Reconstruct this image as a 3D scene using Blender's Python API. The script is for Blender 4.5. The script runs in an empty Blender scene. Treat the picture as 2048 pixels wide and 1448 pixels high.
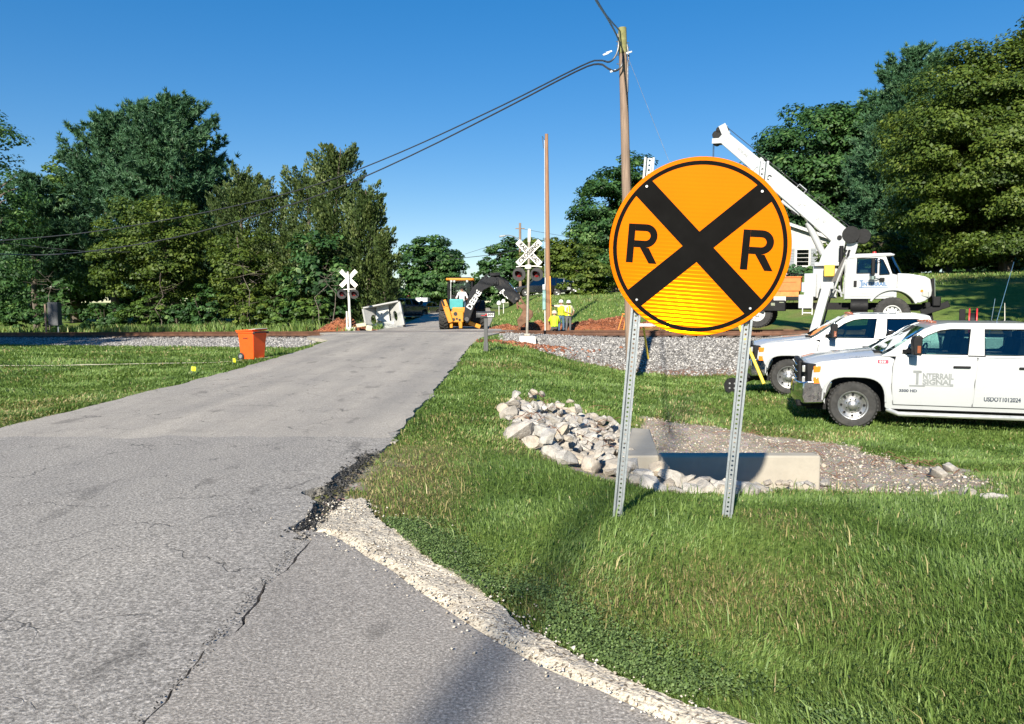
import bpy, bmesh, math, random
import numpy as np
from mathutils import Vector, Matrix, Euler
from mathutils.geometry import tessellate_polygon

S = bpy.context.scene
COL = S.collection
R = math.radians
random.seed(7)
rng = np.random.default_rng(7)

# ---------------------------------------------------------------- camera, sky, sun, exposure
F_PX, CX, CY, HOR, CAM_Z = 1547.0, 1024.0, 724.0, 605.0, 1.6
PITCH = math.atan((CY - HOR) / F_PX)
cam_data = bpy.data.cameras.new('camera')
cam_data.sensor_width = 36.0
cam_data.lens = 36.0 * F_PX / 2048.0
cam_data.clip_start = 0.05
cam_data.clip_end = 3000.0
cam = bpy.data.objects.new('camera', cam_data)
cam.location = (0, 0, CAM_Z)
cam.rotation_euler = (R(90) - PITCH, 0, 0)
COL.objects.link(cam)
S.camera = cam

SUN_AZ, SUN_EL = 16.5, 29.5        # shadows run towards (sin az, cos az)
world = bpy.data.worlds.new('World')
S.world = world
world.use_nodes = True
wn = world.node_tree.nodes
wl = world.node_tree.links
wn.clear()
w_out = wn.new('ShaderNodeOutputWorld')
w_bg = wn.new('ShaderNodeBackground')
w_sky = wn.new('ShaderNodeTexSky')
w_sky.sky_type = 'NISHITA'
w_sky.sun_disc = False
w_sky.sun_elevation = R(SUN_EL)
w_sky.sun_rotation = R(180 + SUN_AZ)
w_sky.altitude = 1500
w_sky.air_density = 1.0
w_sky.dust_density = 0.0
w_sky.ozone_density = 2.2
w_bg.inputs['Strength'].default_value = 0.135
w_sat = wn.new('ShaderNodeHueSaturation')
w_sat.inputs['Saturation'].default_value = 1.85
w_sat.inputs['Hue'].default_value = 0.508
w_gam = wn.new('ShaderNodeGamma')
w_gam.inputs['Gamma'].default_value = 0.62
wl.new(w_sky.outputs[0], w_gam.inputs['Color'])
wl.new(w_gam.outputs[0], w_sat.inputs['Color'])
wl.new(w_sat.outputs[0], w_bg.inputs['Color'])
wl.new(w_bg.outputs[0], w_out.inputs['Surface'])

sun_data = bpy.data.lights.new('sun', 'SUN')
sun_data.energy = 5.0
sun_data.angle = R(0.9)
sun_data.color = (1.0, 0.93, 0.80)
sun = bpy.data.objects.new('sun', sun_data)
sun.rotation_euler = (R(90 - SUN_EL), 0, R(-SUN_AZ))
sun.location = (-20, -60, 50)
COL.objects.link(sun)

S.view_settings.view_transform = 'Standard'
S.view_settings.look = 'None'
S.view_settings.gamma = 1.0
S.view_settings.use_curve_mapping = False
S.view_settings.exposure = 0.9
S.render.engine = 'CYCLES'
S.cycles.max_bounces = 6
S.cycles.transparent_max_bounces = 12
S.cycles.caustics_reflective = False
S.cycles.caustics_refractive = False

# ---------------------------------------------------------------- pixel helper: a pixel of the photograph and a distance give a point
_s, _c = math.sin(PITCH), math.cos(PITCH)


def at(px, py, Y):
    u, v = (px - CX) / F_PX, (CY - py) / F_PX
    dy, dz = _c + v * _s, -_s + v * _c
    t = Y / dy
    return Vector((u * t, Y, CAM_Z + dz * t))


def px_x(px, Y):
    return at(px, HOR, Y).x


# ---------------------------------------------------------------- tags
def tag(o, label=None, cat=None, group=None, kind=None):
    if label: o['label'] = label
    if cat: o['category'] = cat
    if group: o['group'] = group
    if kind: o['kind'] = kind
    return o


def thing(name, label, cat, loc=(0, 0, 0), rz=0.0, group=None, rot=None):
    o = bpy.data.objects.new(name, None)
    o.empty_display_size = 0.2
    COL.objects.link(o)
    o.location = loc
    o.rotation_euler = rot if rot else (0, 0, rz)
    return tag(o, label, cat, group)


def copy_tree(o, parent=None):
    c = o.copy()
    COL.objects.link(c)
    if parent: c.parent = parent
    for ch in list(o.children):
        copy_tree(ch, c)
    return c


# ---------------------------------------------------------------- materials
MATS = {}


def new_mat(name):
    m = bpy.data.materials.new(name)
    m.use_nodes = True
    nt = m.node_tree
    nt.nodes.clear()
    out = nt.nodes.new('ShaderNodeOutputMaterial')
    b = nt.nodes.new('ShaderNodeBsdfPrincipled')
    nt.links.new(b.outputs[0], out.inputs['Surface'])
    return m, nt, b, out


def N(nt, typ, **kw):
    n = nt.nodes.new(typ)
    for k, v in kw.items():
        if k.startswith('i_'):
            key = k[2:]
            key = int(key) if key.isdigit() else key.replace('_', ' ')
            n.inputs[key].default_value = v
        else:
            setattr(n, k, v)
    return n


def ramp(nt, src, stops):
    r = nt.nodes.new('ShaderNodeValToRGB')
    el = r.color_ramp.elements
    while len(el) < len(stops): el.new(0.5)
    for e, (p, c) in zip(el, stops):
        e.position = p
        e.color = (c, c, c, 1) if isinstance(c, (int, float)) else (*c, 1)
    nt.links.new(src, r.inputs[0])
    return r.outputs[0]


def mixc(nt, fac, a, b, mode='MIX'):
    m = nt.nodes.new('ShaderNodeMix')
    m.data_type = 'RGBA'
    m.blend_type = mode
    for s, v in ((m.inputs[0], fac), (m.inputs[6], a), (m.inputs[7], b)):
        if isinstance(v, bpy.types.NodeSocket): nt.links.new(v, s)
        elif isinstance(v, (int, float)): s.default_value = v
        else: s.default_value = (*v, 1)
    return m.outputs[2]


def pos(nt, scale=(1, 1, 1), obj=False):
    if obj:
        src = N(nt, 'ShaderNodeTexCoord').outputs['Object']
    else:
        src = N(nt, 'ShaderNodeNewGeometry').outputs['Position']
    mp = N(nt, 'ShaderNodeMapping')
    mp.inputs['Scale'].default_value = scale
    nt.links.new(src, mp.inputs['Vector'])
    return mp.outputs[0]


def noise(nt, vec, scale, detail=3, rough=0.6, dist=0.0):
    n = N(nt, 'ShaderNodeTexNoise')
    n.inputs['Scale'].default_value = scale
    n.inputs['Detail'].default_value = detail
    n.inputs['Roughness'].default_value = rough
    n.inputs['Distortion'].default_value = dist
    nt.links.new(vec, n.inputs['Vector'])
    return n.outputs[0]


def bump(nt, b, h, strength=0.3, dist=0.02):
    bp = N(nt, 'ShaderNodeBump')
    bp.inputs['Strength'].default_value = strength
    bp.inputs['Distance'].default_value = dist
    nt.links.new(h, bp.inputs['Height'])
    nt.links.new(bp.outputs[0], b.inputs['Normal'])


def mat(name, col, rough=0.6, metal=0.0, var=0.15, vscale=6.0, bumps=0.0, bscale=40.0, spec=0.5, coat=0.0, stretch=(1, 1, 1), dirt=None):
    """a plain procedural material: colour with noise variation, roughness variation and fine relief"""
    if name in MATS: return MATS[name]
    m, nt, b, out = new_mat(name)
    v = pos(nt, stretch, obj=True)
    n1 = noise(nt, v, vscale, 4)
    lo = tuple(c * (1 - var) for c in col)
    hi = tuple(min(1, c * (1 + var)) for c in col)
    c = ramp(nt, n1, [(0.3, lo), (0.7, hi)])
    if dirt:
        n3 = noise(nt, v, vscale * 0.6 + 1.3, 6, 0.7)
        f = ramp(nt, n3, [(0.52, 0.0), (0.72, dirt[1])])
        c = mixc(nt, f, c, dirt[0])
    nt.links.new(c, b.inputs['Base Color'])
    b.inputs['Metallic'].default_value = metal
    rr = ramp(nt, noise(nt, v, vscale * 2.3, 3), [(0.3, max(0, rough - 0.08)), (0.7, min(1, rough + 0.08))])
    nt.links.new(rr, b.inputs['Roughness'])
    b.inputs['Specular IOR Level'].default_value = spec
    b.inputs['Coat Weight'].default_value = coat
    b.inputs['Coat Roughness'].default_value = 0.06
    if bumps:
        bump(nt, b, noise(nt, v, bscale, 4), bumps, 0.01)
    MATS[name] = m
    return m


def glass_mat(name, tint, refl=0.12, ior=1.55):
    if name in MATS: return MATS[name]
    m, nt, b, out = new_mat(name)
    nt.nodes.remove(b)
    tr = N(nt, 'ShaderNodeBsdfTransparent')
    tr.inputs[0].default_value = (*tint, 1)
    gl = N(nt, 'ShaderNodeBsdfGlossy')
    gl.inputs['Roughness'].default_value = 0.02
    gl.inputs[0].default_value = (0.9, 0.95, 1, 1)
    fr = N(nt, 'ShaderNodeFresnel')
    fr.inputs[0].default_value = ior
    ad = N(nt, 'ShaderNodeMath', operation='ADD')
    ad.inputs[1].default_value = refl
    nt.links.new(fr.outputs[0], ad.inputs[0])
    ms = N(nt, 'ShaderNodeMixShader')
    nt.links.new(ad.outputs[0], ms.inputs[0])
    nt.links.new(tr.outputs[0], ms.inputs[1])
    nt.links.new(gl.outputs[0], ms.inputs[2])
    nt.links.new(ms.outputs[0], out.inputs['Surface'])
    MATS[name] = m
    return m


def leaf_mat(name, stops, trans=0.3, rough=0.55):
    """foliage: the 'tint' attribute (0..1 per leaf) picks the leaf's own colour"""
    if name in MATS: return MATS[name]
    m, nt, b, out = new_mat(name)
    a = N(nt, 'ShaderNodeAttribute', attribute_name='tint')
    c = ramp(nt, a.outputs['Fac'], stops)
    nt.links.new(c, b.inputs['Base Color'])
    b.inputs['Roughness'].default_value = rough
    b.inputs['Specular IOR Level'].default_value = 0.35
    t = N(nt, 'ShaderNodeBsdfTranslucent')
    bright = mixc(nt, 1.0, c, (1.35, 1.3, 0.55), 'MULTIPLY')
    nt.links.new(bright, t.inputs[0])
    ms = N(nt, 'ShaderNodeMixShader')
    ms.inputs[0].default_value = trans
    nt.links.new(b.outputs[0], ms.inputs[1])
    nt.links.new(t.outputs[0], ms.inputs[2])
    nt.links.new(ms.outputs[0], out.inputs['Surface'])
    MATS[name] = m
    return m


# ---------------------------------------------------------------- mesh building
def link_mesh(name, me, m=None, parent=None):
    o = bpy.data.objects.new(name, me)
    COL.objects.link(o)
    if m is not None and len(me.materials) == 0: me.materials.append(m)
    if parent is not None: o.parent = parent
    return o


def np_mesh(name, verts, faces, m=None, parent=None, attrs=None, smooth=False):
    """verts (n,3); faces (k,3) or (k,4) int array; attrs {name: (n,) float or (n,3) colour}"""
    me = bpy.data.meshes.new(name)
    verts = np.ascontiguousarray(verts, dtype=np.float32)
    faces = np.ascontiguousarray(faces, dtype=np.int32)
    k, s = faces.shape
    me.vertices.add(len(verts)); me.vertices.foreach_set('co', verts.ravel())
    me.loops.add(k * s); me.loops.foreach_set('vertex_index', faces.ravel())
    me.polygons.add(k)
    me.polygons.foreach_set('loop_start', np.arange(0, k * s, s, dtype=np.int32))
    me.polygons.foreach_set('loop_total', np.full(k, s, dtype=np.int32))
    if smooth: me.polygons.foreach_set('use_smooth', np.ones(k, dtype=bool))
    for an, av in (attrs or {}).items():
        av = np.asarray(av, dtype=np.float32)
        if av.ndim == 1:
            at_ = me.attributes.new(an, 'FLOAT', 'POINT'); at_.data.foreach_set('value', av)
        else:
            at_ = me.attributes.new(an, 'FLOAT_COLOR', 'POINT')
            c4 = np.ones((len(av), 4), dtype=np.float32); c4[:, :3] = av
            at_.data.foreach_set('color', c4.ravel())
    me.update(calc_edges=True)
    return link_mesh(name, me, m, parent)


class MB:
    """collects simple solids into one mesh"""

    def __init__(self):
        self.v, self.f = [], []

    def add(self, vs, fs, M=None):
        n = len(self.v)
        for p in vs:
            p = Vector(p)
            self.v.append(M @ p if M is not None else p)
        for f in fs:
            self.f.append([i + n for i in f])
        return self

    def box(self, c, s, rot=(0, 0, 0), M=None):
        x, y, z = s[0] / 2, s[1] / 2, s[2] / 2
        vs = [(-x, -y, -z), (x, -y, -z), (x, y, -z), (-x, y, -z), (-x, -y, z), (x, -y, z), (x, y, z), (-x, y, z)]
        fs = [(0, 3, 2, 1), (4, 5, 6, 7), (0, 1, 5, 4), (1, 2, 6, 5), (2, 3, 7, 6), (3, 0, 4, 7)]
        T = Matrix.Translation(Vector(c)) @ Euler(rot).to_matrix().to_4x4()
        return self.add(vs, fs, M @ T if M is not None else T)

    def bar(self, a, b, w, h, up=(0, 0, 1), w2=None, h2=None):
        """a box from a to b, w wide (sideways) and h high (along up)"""
        a, b = Vector(a), Vector(b)
        d = (b - a).normalized()
        sd = d.cross(Vector(up))
        if sd.length < 1e-4: sd = d.cross(Vector((0, 1, 0)))
        sd.normalize(); u = sd.cross(d)
        w2 = w if w2 is None else w2; h2 = h if h2 is None else h2
        vs = []
        for p, ww, hh in ((a, w, h), (b, w2, h2)):
            for sx, sz in ((-1, -1), (1, -1), (1, 1), (-1, 1)):
                vs.append(p + sd * sx * ww / 2 + u * sz * hh / 2)
        return self.add(vs, [(3, 2, 1, 0), (4, 5, 6, 7), (0, 1, 5, 4), (1, 2, 6, 5), (2, 3, 7, 6), (3, 0, 4, 7)])

    def cyl(self, a, b, r0, r1=None, n=12, caps=True):
        a, b = Vector(a), Vector(b)
        r1 = r0 if r1 is None else r1
        d = (b - a).normalized()
        e = d.orthogonal().normalized(); g = d.cross(e)
        vs = []
        for p, r in ((a, r0), (b, r1)):
            for i in range(n):
                t = 2 * math.pi * i / n
                vs.append(p + (e * math.cos(t) + g * math.sin(t)) * r)
        fs = [(i, (i + 1) % n, n + (i + 1) % n, n + i) for i in range(n)]
        if caps: fs += [tuple(range(n - 1, -1, -1)), tuple(range(n, 2 * n))]
        return self.add(vs, fs)

    def tube(self, pts, r, n=8, r_end=None):
        pts = [Vector(p) for p in pts]
        r_end = r if r_end is None else r_end
        rings = []
        k = len(pts)
        d0 = (pts[1] - pts[0]).normalized()
        e = d0.orthogonal().normalized()
        base = len(self.v)
        for i, p in enumerate(pts):
            d = (pts[min(i + 1, k - 1)] - pts[max(i - 1, 0)]).normalized()
            e = (e - d * e.dot(d))
            if e.length < 1e-5: e = d.orthogonal()
            e.normalize(); g = d.cross(e)
            rr = r + (r_end - r) * i / (k - 1)
            for j in range(n):
                t = 2 * math.pi * j / n
                self.v.append(p + (e * math.cos(t) + g * math.sin(t)) * rr)
        for i in range(k - 1):
            for j in range(n):
                a = base + i * n + j; b = base + i * n + (j + 1) % n
                self.f.append([a, b, b + n, a + n])
        self.f.append([base + j for j in range(n - 1, -1, -1)])
        self.f.append([base + (k - 1) * n + j for j in range(n)])
        return self

    def lathe(self, prof, M=None, n=20, close=True):
        """profile [(r, z)] turned round local z"""
        vs, fs = [], []
        k = len(prof)
        for r, z in prof:
            for j in range(n):
                t = 2 * math.pi * j / n
                vs.append((r * math.cos(t), r * math.sin(t), z))
        for i in range(k - 1):
            for j in range(n):
                a = i * n + j; b = i * n + (j + 1) % n
                fs.append((a, b, b + n, a + n))
        if close:
            fs.append(tuple(range(n - 1, -1, -1)))
            fs.append(tuple((k - 1) * n + j for j in range(n)))
        return self.add(vs, fs, M)

    def prism(self, poly, a, b, axis='y', M=None):
        """2D polygon extruded along axis from a to b. axis y: polygon is (x, z); x: (y, z); z: (x, y)"""
        def p3(p, t):
            return {'y': (p[0], t, p[1]), 'x': (t, p[0], p[1]), 'z': (p[0], p[1], t)}[axis]
        n = len(poly)
        vs = [p3(p, a) for p in poly] + [p3(p, b) for p in poly]
        fs = [tuple(range(n)), tuple(range(2 * n - 1, n - 1, -1))]
        fs += [(i, n + i, n + (i + 1) % n, (i + 1) % n) for i in range(n)]
        return self.add(vs, fs, M)

    def panel(self, outer, holes, fn0, fn1):
        """flat polygon with holes; fn0/fn1 map (u, v) to the two skins"""
        loops = [outer] + list(holes)
        flat = [p for lp in loops for p in lp]
        bm = bmesh.new()
        k = 0
        for lp in loops:
            vv = [bm.verts.new((p[0], p[1], 0)) for p in lp]
            for i in range(len(vv)): bm.edges.new((vv[i], vv[(i + 1) % len(vv)]))
        bm.verts.index_update()
        bmesh.ops.triangle_fill(bm, use_beauty=True, use_dissolve=False, edges=bm.edges[:], normal=(0, 0, 1))
        bm.verts.index_update()
        tris = [[v.index for v in f.verts] for f in bm.faces]
        bm.free()
        n = len(flat)
        vs = [fn0(*p) for p in flat] + [fn1(*p) for p in flat]
        fs = [tuple(t) for t in tris] + [tuple(i + n for i in reversed(t)) for t in tris]
        k = 0
        for lp in loops:
            m_ = len(lp)
            for i in range(m_):
                a, b = k + i, k + (i + 1) % m_
                fs.append((a, b, b + n, a + n))
            k += m_
        return self.add(vs, fs)

    def build(self, name, m, parent=None, bevel=0.0, seg=2, smooth=None, cuts=None, deform=None, sub=0, recalc=True, angle=35):
        me = bpy.data.meshes.new(name)
        me.from_pydata([tuple(p) for p in self.v], [], self.f)
        if cuts or deform or recalc:
            bm = bmesh.new(); bm.from_mesh(me)
            if cuts:
                for ax, vals in cuts.items():
                    nrm = {'x': (1, 0, 0), 'y': (0, 1, 0), 'z': (0, 0, 1)}[ax]
                    for t in vals:
                        co = tuple(t * q for q in nrm)
                        bmesh.ops.bisect_plane(bm, geom=bm.verts[:] + bm.edges[:] + bm.faces[:], plane_co=co, plane_no=nrm, dist=1e-4)
            if recalc: bmesh.ops.recalc_face_normals(bm, faces=bm.faces[:])
            if deform:
                for v in bm.verts: v.co = deform(v.co.copy())
            bm.to_mesh(me); bm.free()
        o = link_mesh(name, me, m, parent)
        if smooth is None: smooth = True
        if smooth:
            me.polygons.foreach_set('use_smooth', np.ones(len(me.polygons), dtype=bool))
            me.set_sharp_from_angle(angle=R(angle))
        if bevel:
            bv = o.modifiers.new('bevel', 'BEVEL')
            bv.width = bevel; bv.segments = seg; bv.limit_method = 'ANGLE'; bv.angle_limit = R(40)
            bv.harden_normals = False
        if sub:
            sb = o.modifiers.new('sub', 'SUBSURF'); sb.levels = sub; sb.render_levels = sub
        return o


FONT_CACHE = {}


def text_mesh(s, size, bold=0.0, shear=0.0, extrude=0.0, spacing=1.0):
    key = (s, size, bold, shear, extrude, spacing)
    if key in FONT_CACHE: return FONT_CACHE[key]
    c = bpy.data.curves.new('lettering', 'FONT')
    c.body = s; c.size = size; c.offset = bold; c.shear = shear; c.extrude = extrude
    c.align_x = 'CENTER'; c.align_y = 'CENTER'; c.space_character = spacing
    c.resolution_u = 3
    o = bpy.data.objects.new('lettering', c)
    COL.objects.link(o)
    dg = bpy.context.evaluated_depsgraph_get()
    me = bpy.data.meshes.new_from_object(o.evaluated_get(dg))
    bpy.data.objects.remove(o); bpy.data.curves.remove(c)
    FONT_CACHE[key] = me
    return me


def lettering(s, size, m, parent, M, name='lettering', sx=1.0, width=None, **kw):
    me = text_mesh(s, size, **kw).copy()
    if width:
        xs = [v.co.x for v in me.vertices]
        sx = width / (max(xs) - min(xs))
    me.transform(M @ Matrix.Diagonal((sx, 1, 1, 1)))
    me.materials.clear(); me.materials.append(m)
    return link_mesh(name, me, None, parent)


def facing(loc, roll=0.0, yaw=0.0):
    """matrix that stands an xy drawing upright, facing -y (towards the camera side)"""
    return Matrix.Translation(Vector(loc)) @ Matrix.Rotation(yaw, 4, 'Z') @ Matrix.Rotation(R(90), 4, 'X') @ Matrix.Rotation(roll, 4, 'Z')


# ---------------------------------------------------------------- vectorised value noise
def _hash(ix, iy, seed):
    h = (ix.astype(np.int64) * 374761393 + iy.astype(np.int64) * 668265263 + seed * 1274126177) & 0xFFFFFFFF
    h = ((h ^ (h >> 13)) * 1274126177) & 0xFFFFFFFF
    return ((h ^ (h >> 16)) & 0xFFFF) / 65535.0


def vnoise(x, y, s=1.0, seed=0):
    x = np.asarray(x, dtype=float) * s; y = np.asarray(y, dtype=float) * s
    ix, iy = np.floor(x), np.floor(y)
    fx, fy = x - ix, y - iy
    fx = fx * fx * (3 - 2 * fx); fy = fy * fy * (3 - 2 * fy)
    a = _hash(ix, iy, seed); b = _hash(ix + 1, iy, seed)
    c = _hash(ix, iy + 1, seed); d = _hash(ix + 1, iy + 1, seed)
    return (a * (1 - fx) + b * fx) * (1 - fy) + (c * (1 - fx) + d * fx) * fy


def fbm(x, y, s=1.0, seed=0, o=3):
    r, amp, tot = 0, 1.0, 0
    for i in range(o):
        r = r + vnoise(x, y, s * 2 ** i, seed + i * 17) * amp
        tot += amp; amp *= 0.5
    return r / tot


def sm(a, b, x):
    t = np.clip((np.asarray(x, dtype=float) - a) / (b - a), 0, 1)
    return t * t * (3 - 2 * t)
# ================================================================ GROUND
def atz(px, py, z):
    u, v = (px - CX) / F_PX, (CY - py) / F_PX
    dz = -_s + v * _c
    t = (z - CAM_Z) / dz
    return (u * t, (_c + v * _s) * t)


TK, TG, TX0, TY0 = .45, .02, -4.5, 36.4      # the track runs obliquely: nearer and higher towards the right


def track_s(x):
    return np.clip(np.asarray(x, float) - TX0, -45, 45)


def ty_(x, y):          # distance measured so that the track lies at a constant value
    return np.asarray(y, float) + TK * track_s(x)


def road_z(y):
    return np.interp(y, [-30, 12, 18, 27, 31.5, 33, 38.5, 40.5, 42.5, 50, 70, 90, 140, 700],
                     [0, 0, .02, .17, .22, .235, .235, .17, .10, .17, .55, .9, 1.0, 1.0])


def tilt(x, y):         # the road follows the track's grade where it crosses
    q = ty_(x, y)
    return TG * track_s(x) * sm(30, 33, q) * sm(42.5, 40, q)


def road_xl(y):
    return np.interp(y, [-30, 24, 29, 32, 38, 42, 47, 60, 80, 130, 700], [-6.55, -6.55, -6.9, -8.5, -8.7, -7.6, -7.1, -7.4, -8.2, -10, -10])


def road_xr(y):
    return np.interp(y, [-30, 26, 30, 33, 38, 41, 46, 60, 80, 130, 700], [-1.42, -1.42, -1.25, -.55, -.5, -1.2, -1.4, -1.5, -2.2, -4, -4])


APRON_PX = [(652, 1060), (769, 1130), (877, 1210), (964, 1267), (1094, 1338), (1220, 1394), (1327, 1440), (1500, 1515), (1800, 1640)]
GRAVEL_PX = [(721, 974), (734, 1011), (773, 1041), (834, 1098), (881, 1130), (985, 1197), (1094, 1267), (1256, 1353), (1379, 1404), (1481, 1448), (1650, 1520), (1950, 1640)]
APRON = np.array([atz(px, py, 0.0) for px, py in APRON_PX])
GRAVEL = np.array([atz(px, py, 0.01) for px, py in GRAVEL_PX])


def apron_x(y):       # x of the driveway's right edge at distance y
    o = np.argsort(APRON[:, 1]); return np.interp(y, APRON[o, 1], APRON[o, 0], left=APRON[o[0], 0] + 1.5)


def gravel_x(y):
    o = np.argsort(GRAVEL[:, 1]); return np.interp(y, GRAVEL[o, 1], GRAVEL[o, 0], left=GRAVEL[o[0], 0] + 1.5)


def base_h(x, y):
    """height of the open ground, without roads"""
    x = np.asarray(x, dtype=float); y = np.asarray(y, dtype=float)
    yy = y + TK * track_s(x) * sm(14, 24, y)
    gr = TG * track_s(x)
    left = np.interp(yy, [-30, 4, 10, 20, 28, 30.5, 34, 38.6, 40.5, 60, 120, 700], [-.03, -.03, -.06, -.1, -.2, -.26, -.01, -.01, -.10, .1, .8, 1.5]) + gr * sm(18, 32, yy) * sm(80, 50, yy)
    right = np.interp(yy, [-30, 3, 5, 6.1, 6.7, 7.5, 8.6, 10, 12, 14, 16, 18, 22, 29, 30.5, 34, 38.6, 40.5, 44.7, 47, 52, 62, 75, 90, 400, 700],
                      [.03, .05, .07, .02, -.12, -.27, -.50, -.60, -.62, -.57, -.53, -.50, -.60, -.84, -.88, -.01, -.01, -.25, -.12, .1, .8, 1.75, 2.1, 2.4, 4, 4]) + gr * sm(29, 33, yy)
    t = sm(-1.4, 5.0, x)
    t2 = sm(-1.5, 3.0, x)
    t = np.where(yy > 37, t2, t)
    mid = road_z(y) - 0.04 + tilt(x, y)
    h = mid * (1 - t) + right * t
    tl = sm(-6.4, -8.5, x)
    h = h * (1 - tl) + left * tl
    # near: keep the pit's profile on the right hand side of the signal posts
    k = sm(0.0, 1.9, x) * sm(5.6, 6.6, y) * sm(14.5, 10.5, y)
    h = h * (1 - k) + right * k
    h = h + 0.16 * sm(3.7, 5.2, x) * sm(6.6, 8.0, y) * sm(11.5, 9.0, y)          # right hand bank of the pit
    h = h + 0.13 * np.exp(-((x - 1.35) / 1.1) ** 2 - ((y - 5.25) / 0.6) ** 2)
    h = h - 0.24 * np.exp(-((x - .6) / 1.0) ** 2 - ((y - 29.75) / .75) ** 2)     # dug round the signal's foot
    h = h + 0.9 * sm(8, 22, x) * sm(38.6, 44, yy)                                 # rising lawn beyond the track
    h = h + (fbm(x, y, 0.5, 3) - .5) * 0.05 * sm(2.0, 7, np.abs(x + 4)) + (fbm(x, y, 2.2, 9, 2) - .5) * 0.02
    # red clay spoil
    h = h + clay_pile(x, y)
    return h


PILES = [(-9.55, 44.0, 1.25, 0.8, .85), (0.6, 28.55, 1.7, .45, .12), (-.2, 41.6, .9, .5, .3), (1.2, 42.3, 1.0, .5, .45), (4.2, 42.0, 1.3, .6, .42),
         (5.6, 41.3, 1.2, .6, .5), (2.6, 42.6, 1.0, .5, .2), (7.4, 40.6, 1.5, .5, .3)]


def clay_pile(x, y):
    h = 0
    for px, py, rx, ry, a in PILES:
        g = np.exp(-((x - px) / rx) ** 2 - ((y - py) / ry) ** 2)
        h = h + a * g * (0.65 + 0.7 * fbm(x, y, 2.6, 31, 3))
    return h


DIRT_POLY = np.array([(2.35, 13.5), (3.4, 13.2), (4.2, 12.4), (5.2, 12.2), (5.35, 11.1), (5.15, 9.7), (5.25, 9.1), (4.8, 7.6), (4.5, 7.2), (3.8, 7.2),
                      (3.2, 7.55), (1.5, 7.5), (1.2, 8.6), (1.7, 11.3)])


def poly_sdf(P, x, y):
    """signed distance to a polygon, negative inside"""
    x = np.asarray(x, float); y = np.asarray(y, float)
    d = np.full(x.shape, 1e9); ins = np.zeros(x.shape, bool)
    n = len(P)
    for i in range(n):
        a, b = P[i], P[(i + 1) % n]
        e = b - a
        wx, wy = x - a[0], y - a[1]
        t = np.clip((wx * e[0] + wy * e[1]) / (e @ e), 0, 1)
        d = np.minimum(d, np.hypot(wx - e[0] * t, wy - e[1] * t))
        c = ((a[1] <= y) != (b[1] <= y)) & (x < (b[0] - a[0]) * (y - a[1]) / (b[1] - a[1] + 1e-12) + a[0])
        ins ^= c
    return np.where(ins, -d, d)


ROCK_POLY = np.array([(-.15, 12.3), (.4, 12.9), (1.9, 12.6), (1.95, 10.8), (1.5, 8.6), (2.3, 8.4), (2.45, 7.6), (1.3, 7.7), (.6, 8.4), (.1, 9.4), (.0, 11.2)])


def inside_paving(x, y, m=0.0):
    """1 where asphalt or gravel lies; m shrinks the footprint"""
    x = np.asarray(x, float); y = np.asarray(y, float)
    r = (x > road_xl(y) + m) & (x < road_xr(y) - m)
    a = (y < 5.5) & (x > -1.6) & (x < apron_x(y) - m)
    g = (y < 6.35) & (x > -1.5) & (x < gravel_x(y) - m) & (y > -3)
    return r | a | g


def ground_h(x, y):
    h = base_h(x, y)
    p = inside_paving(x, y, 0.16)
    return np.where(p, np.minimum(h, road_z(y) + tilt(x, y) - 0.09), h)


def gh(x, y):
    return float(ground_h(np.array([x]), np.array([y]))[0])


def axis(parts):
    out = []
    for a, b, st in parts:
        out += list(np.arange(a, b - 1e-6, st))
    out.append(parts[-1][1])
    return np.array(out)


gx = axis([(-700, -160, 60), (-160, -60, 10), (-60, -24, 2), (-24, -9, .5), (-9, -6, .15), (-6, -1.8, .5), (-1.8, 6.2, .1), (6.2, 14, .4), (14, 30, 1), (30, 60, 3), (60, 160, 10), (160, 700, 60)])
gy = axis([(-60, -4, 4), (-4, 2, .5), (2, 14, .1), (14, 28, .3), (28, 46, .2), (46, 80, 1.5), (80, 160, 8), (160, 1000, 60)])
GX, GY = np.meshgrid(gx, gy)
GZ = ground_h(GX, GY)


def ballast_mask(x, y):
    w = (fbm(x, y, 0.9, 77) - .5) * 0.9
    q = ty_(x, y)
    b = sm(30.3, 30.9, q + w) * sm(39.9, 39.2, q + w)
    edge = np.where(x > -4, sm(-.6, -.1, x), sm(-8.5, -9.0, x))
    return b * edge


def clay_mask(x, y):
    c = clay_pile(x, y)
    c = sm(.035, .10, c)
    q = ty_(x, y)
    strip = sm(41.0, 42, q) * sm(46.6, 45.6, q) * sm(-1.2, -.4, x) * sm(14, 9, x)
    near = sm(30.2, 30.6, q + (fbm(x, y, .9, 77) - .5) * .9) * sm(31.3, 30.7, q) * sm(-.3, .5, x) * 0.45
    return np.clip(np.maximum(np.maximum(c, strip * sm(.3, .55, fbm(x, y, .8, 5))), near), 0, 1)


def dirt_mask(x, y):
    d = poly_sdf(DIRT_POLY, x, y) + (fbm(x, y, 1.7, 21) - .5) * 0.7
    d2 = poly_sdf(ROCK_POLY, x, y)
    m = np.maximum(sm(.08, -.08, d), sm(.15, -.05, d2))
    # worn patches beside the road edge
    e = (x - road_xr(y))
    worn = sm(.36, .05, e - (fbm(x, y, 1.9, 41) - .40) * 1.0) * sm(4.6, 5.6, y) * sm(8.6, 7.0, y) * (e > -.3) * sm(.25, .6, fbm(x, y, 5, 43))
    return np.clip(np.maximum(m, worn), 0, 1)


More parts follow.
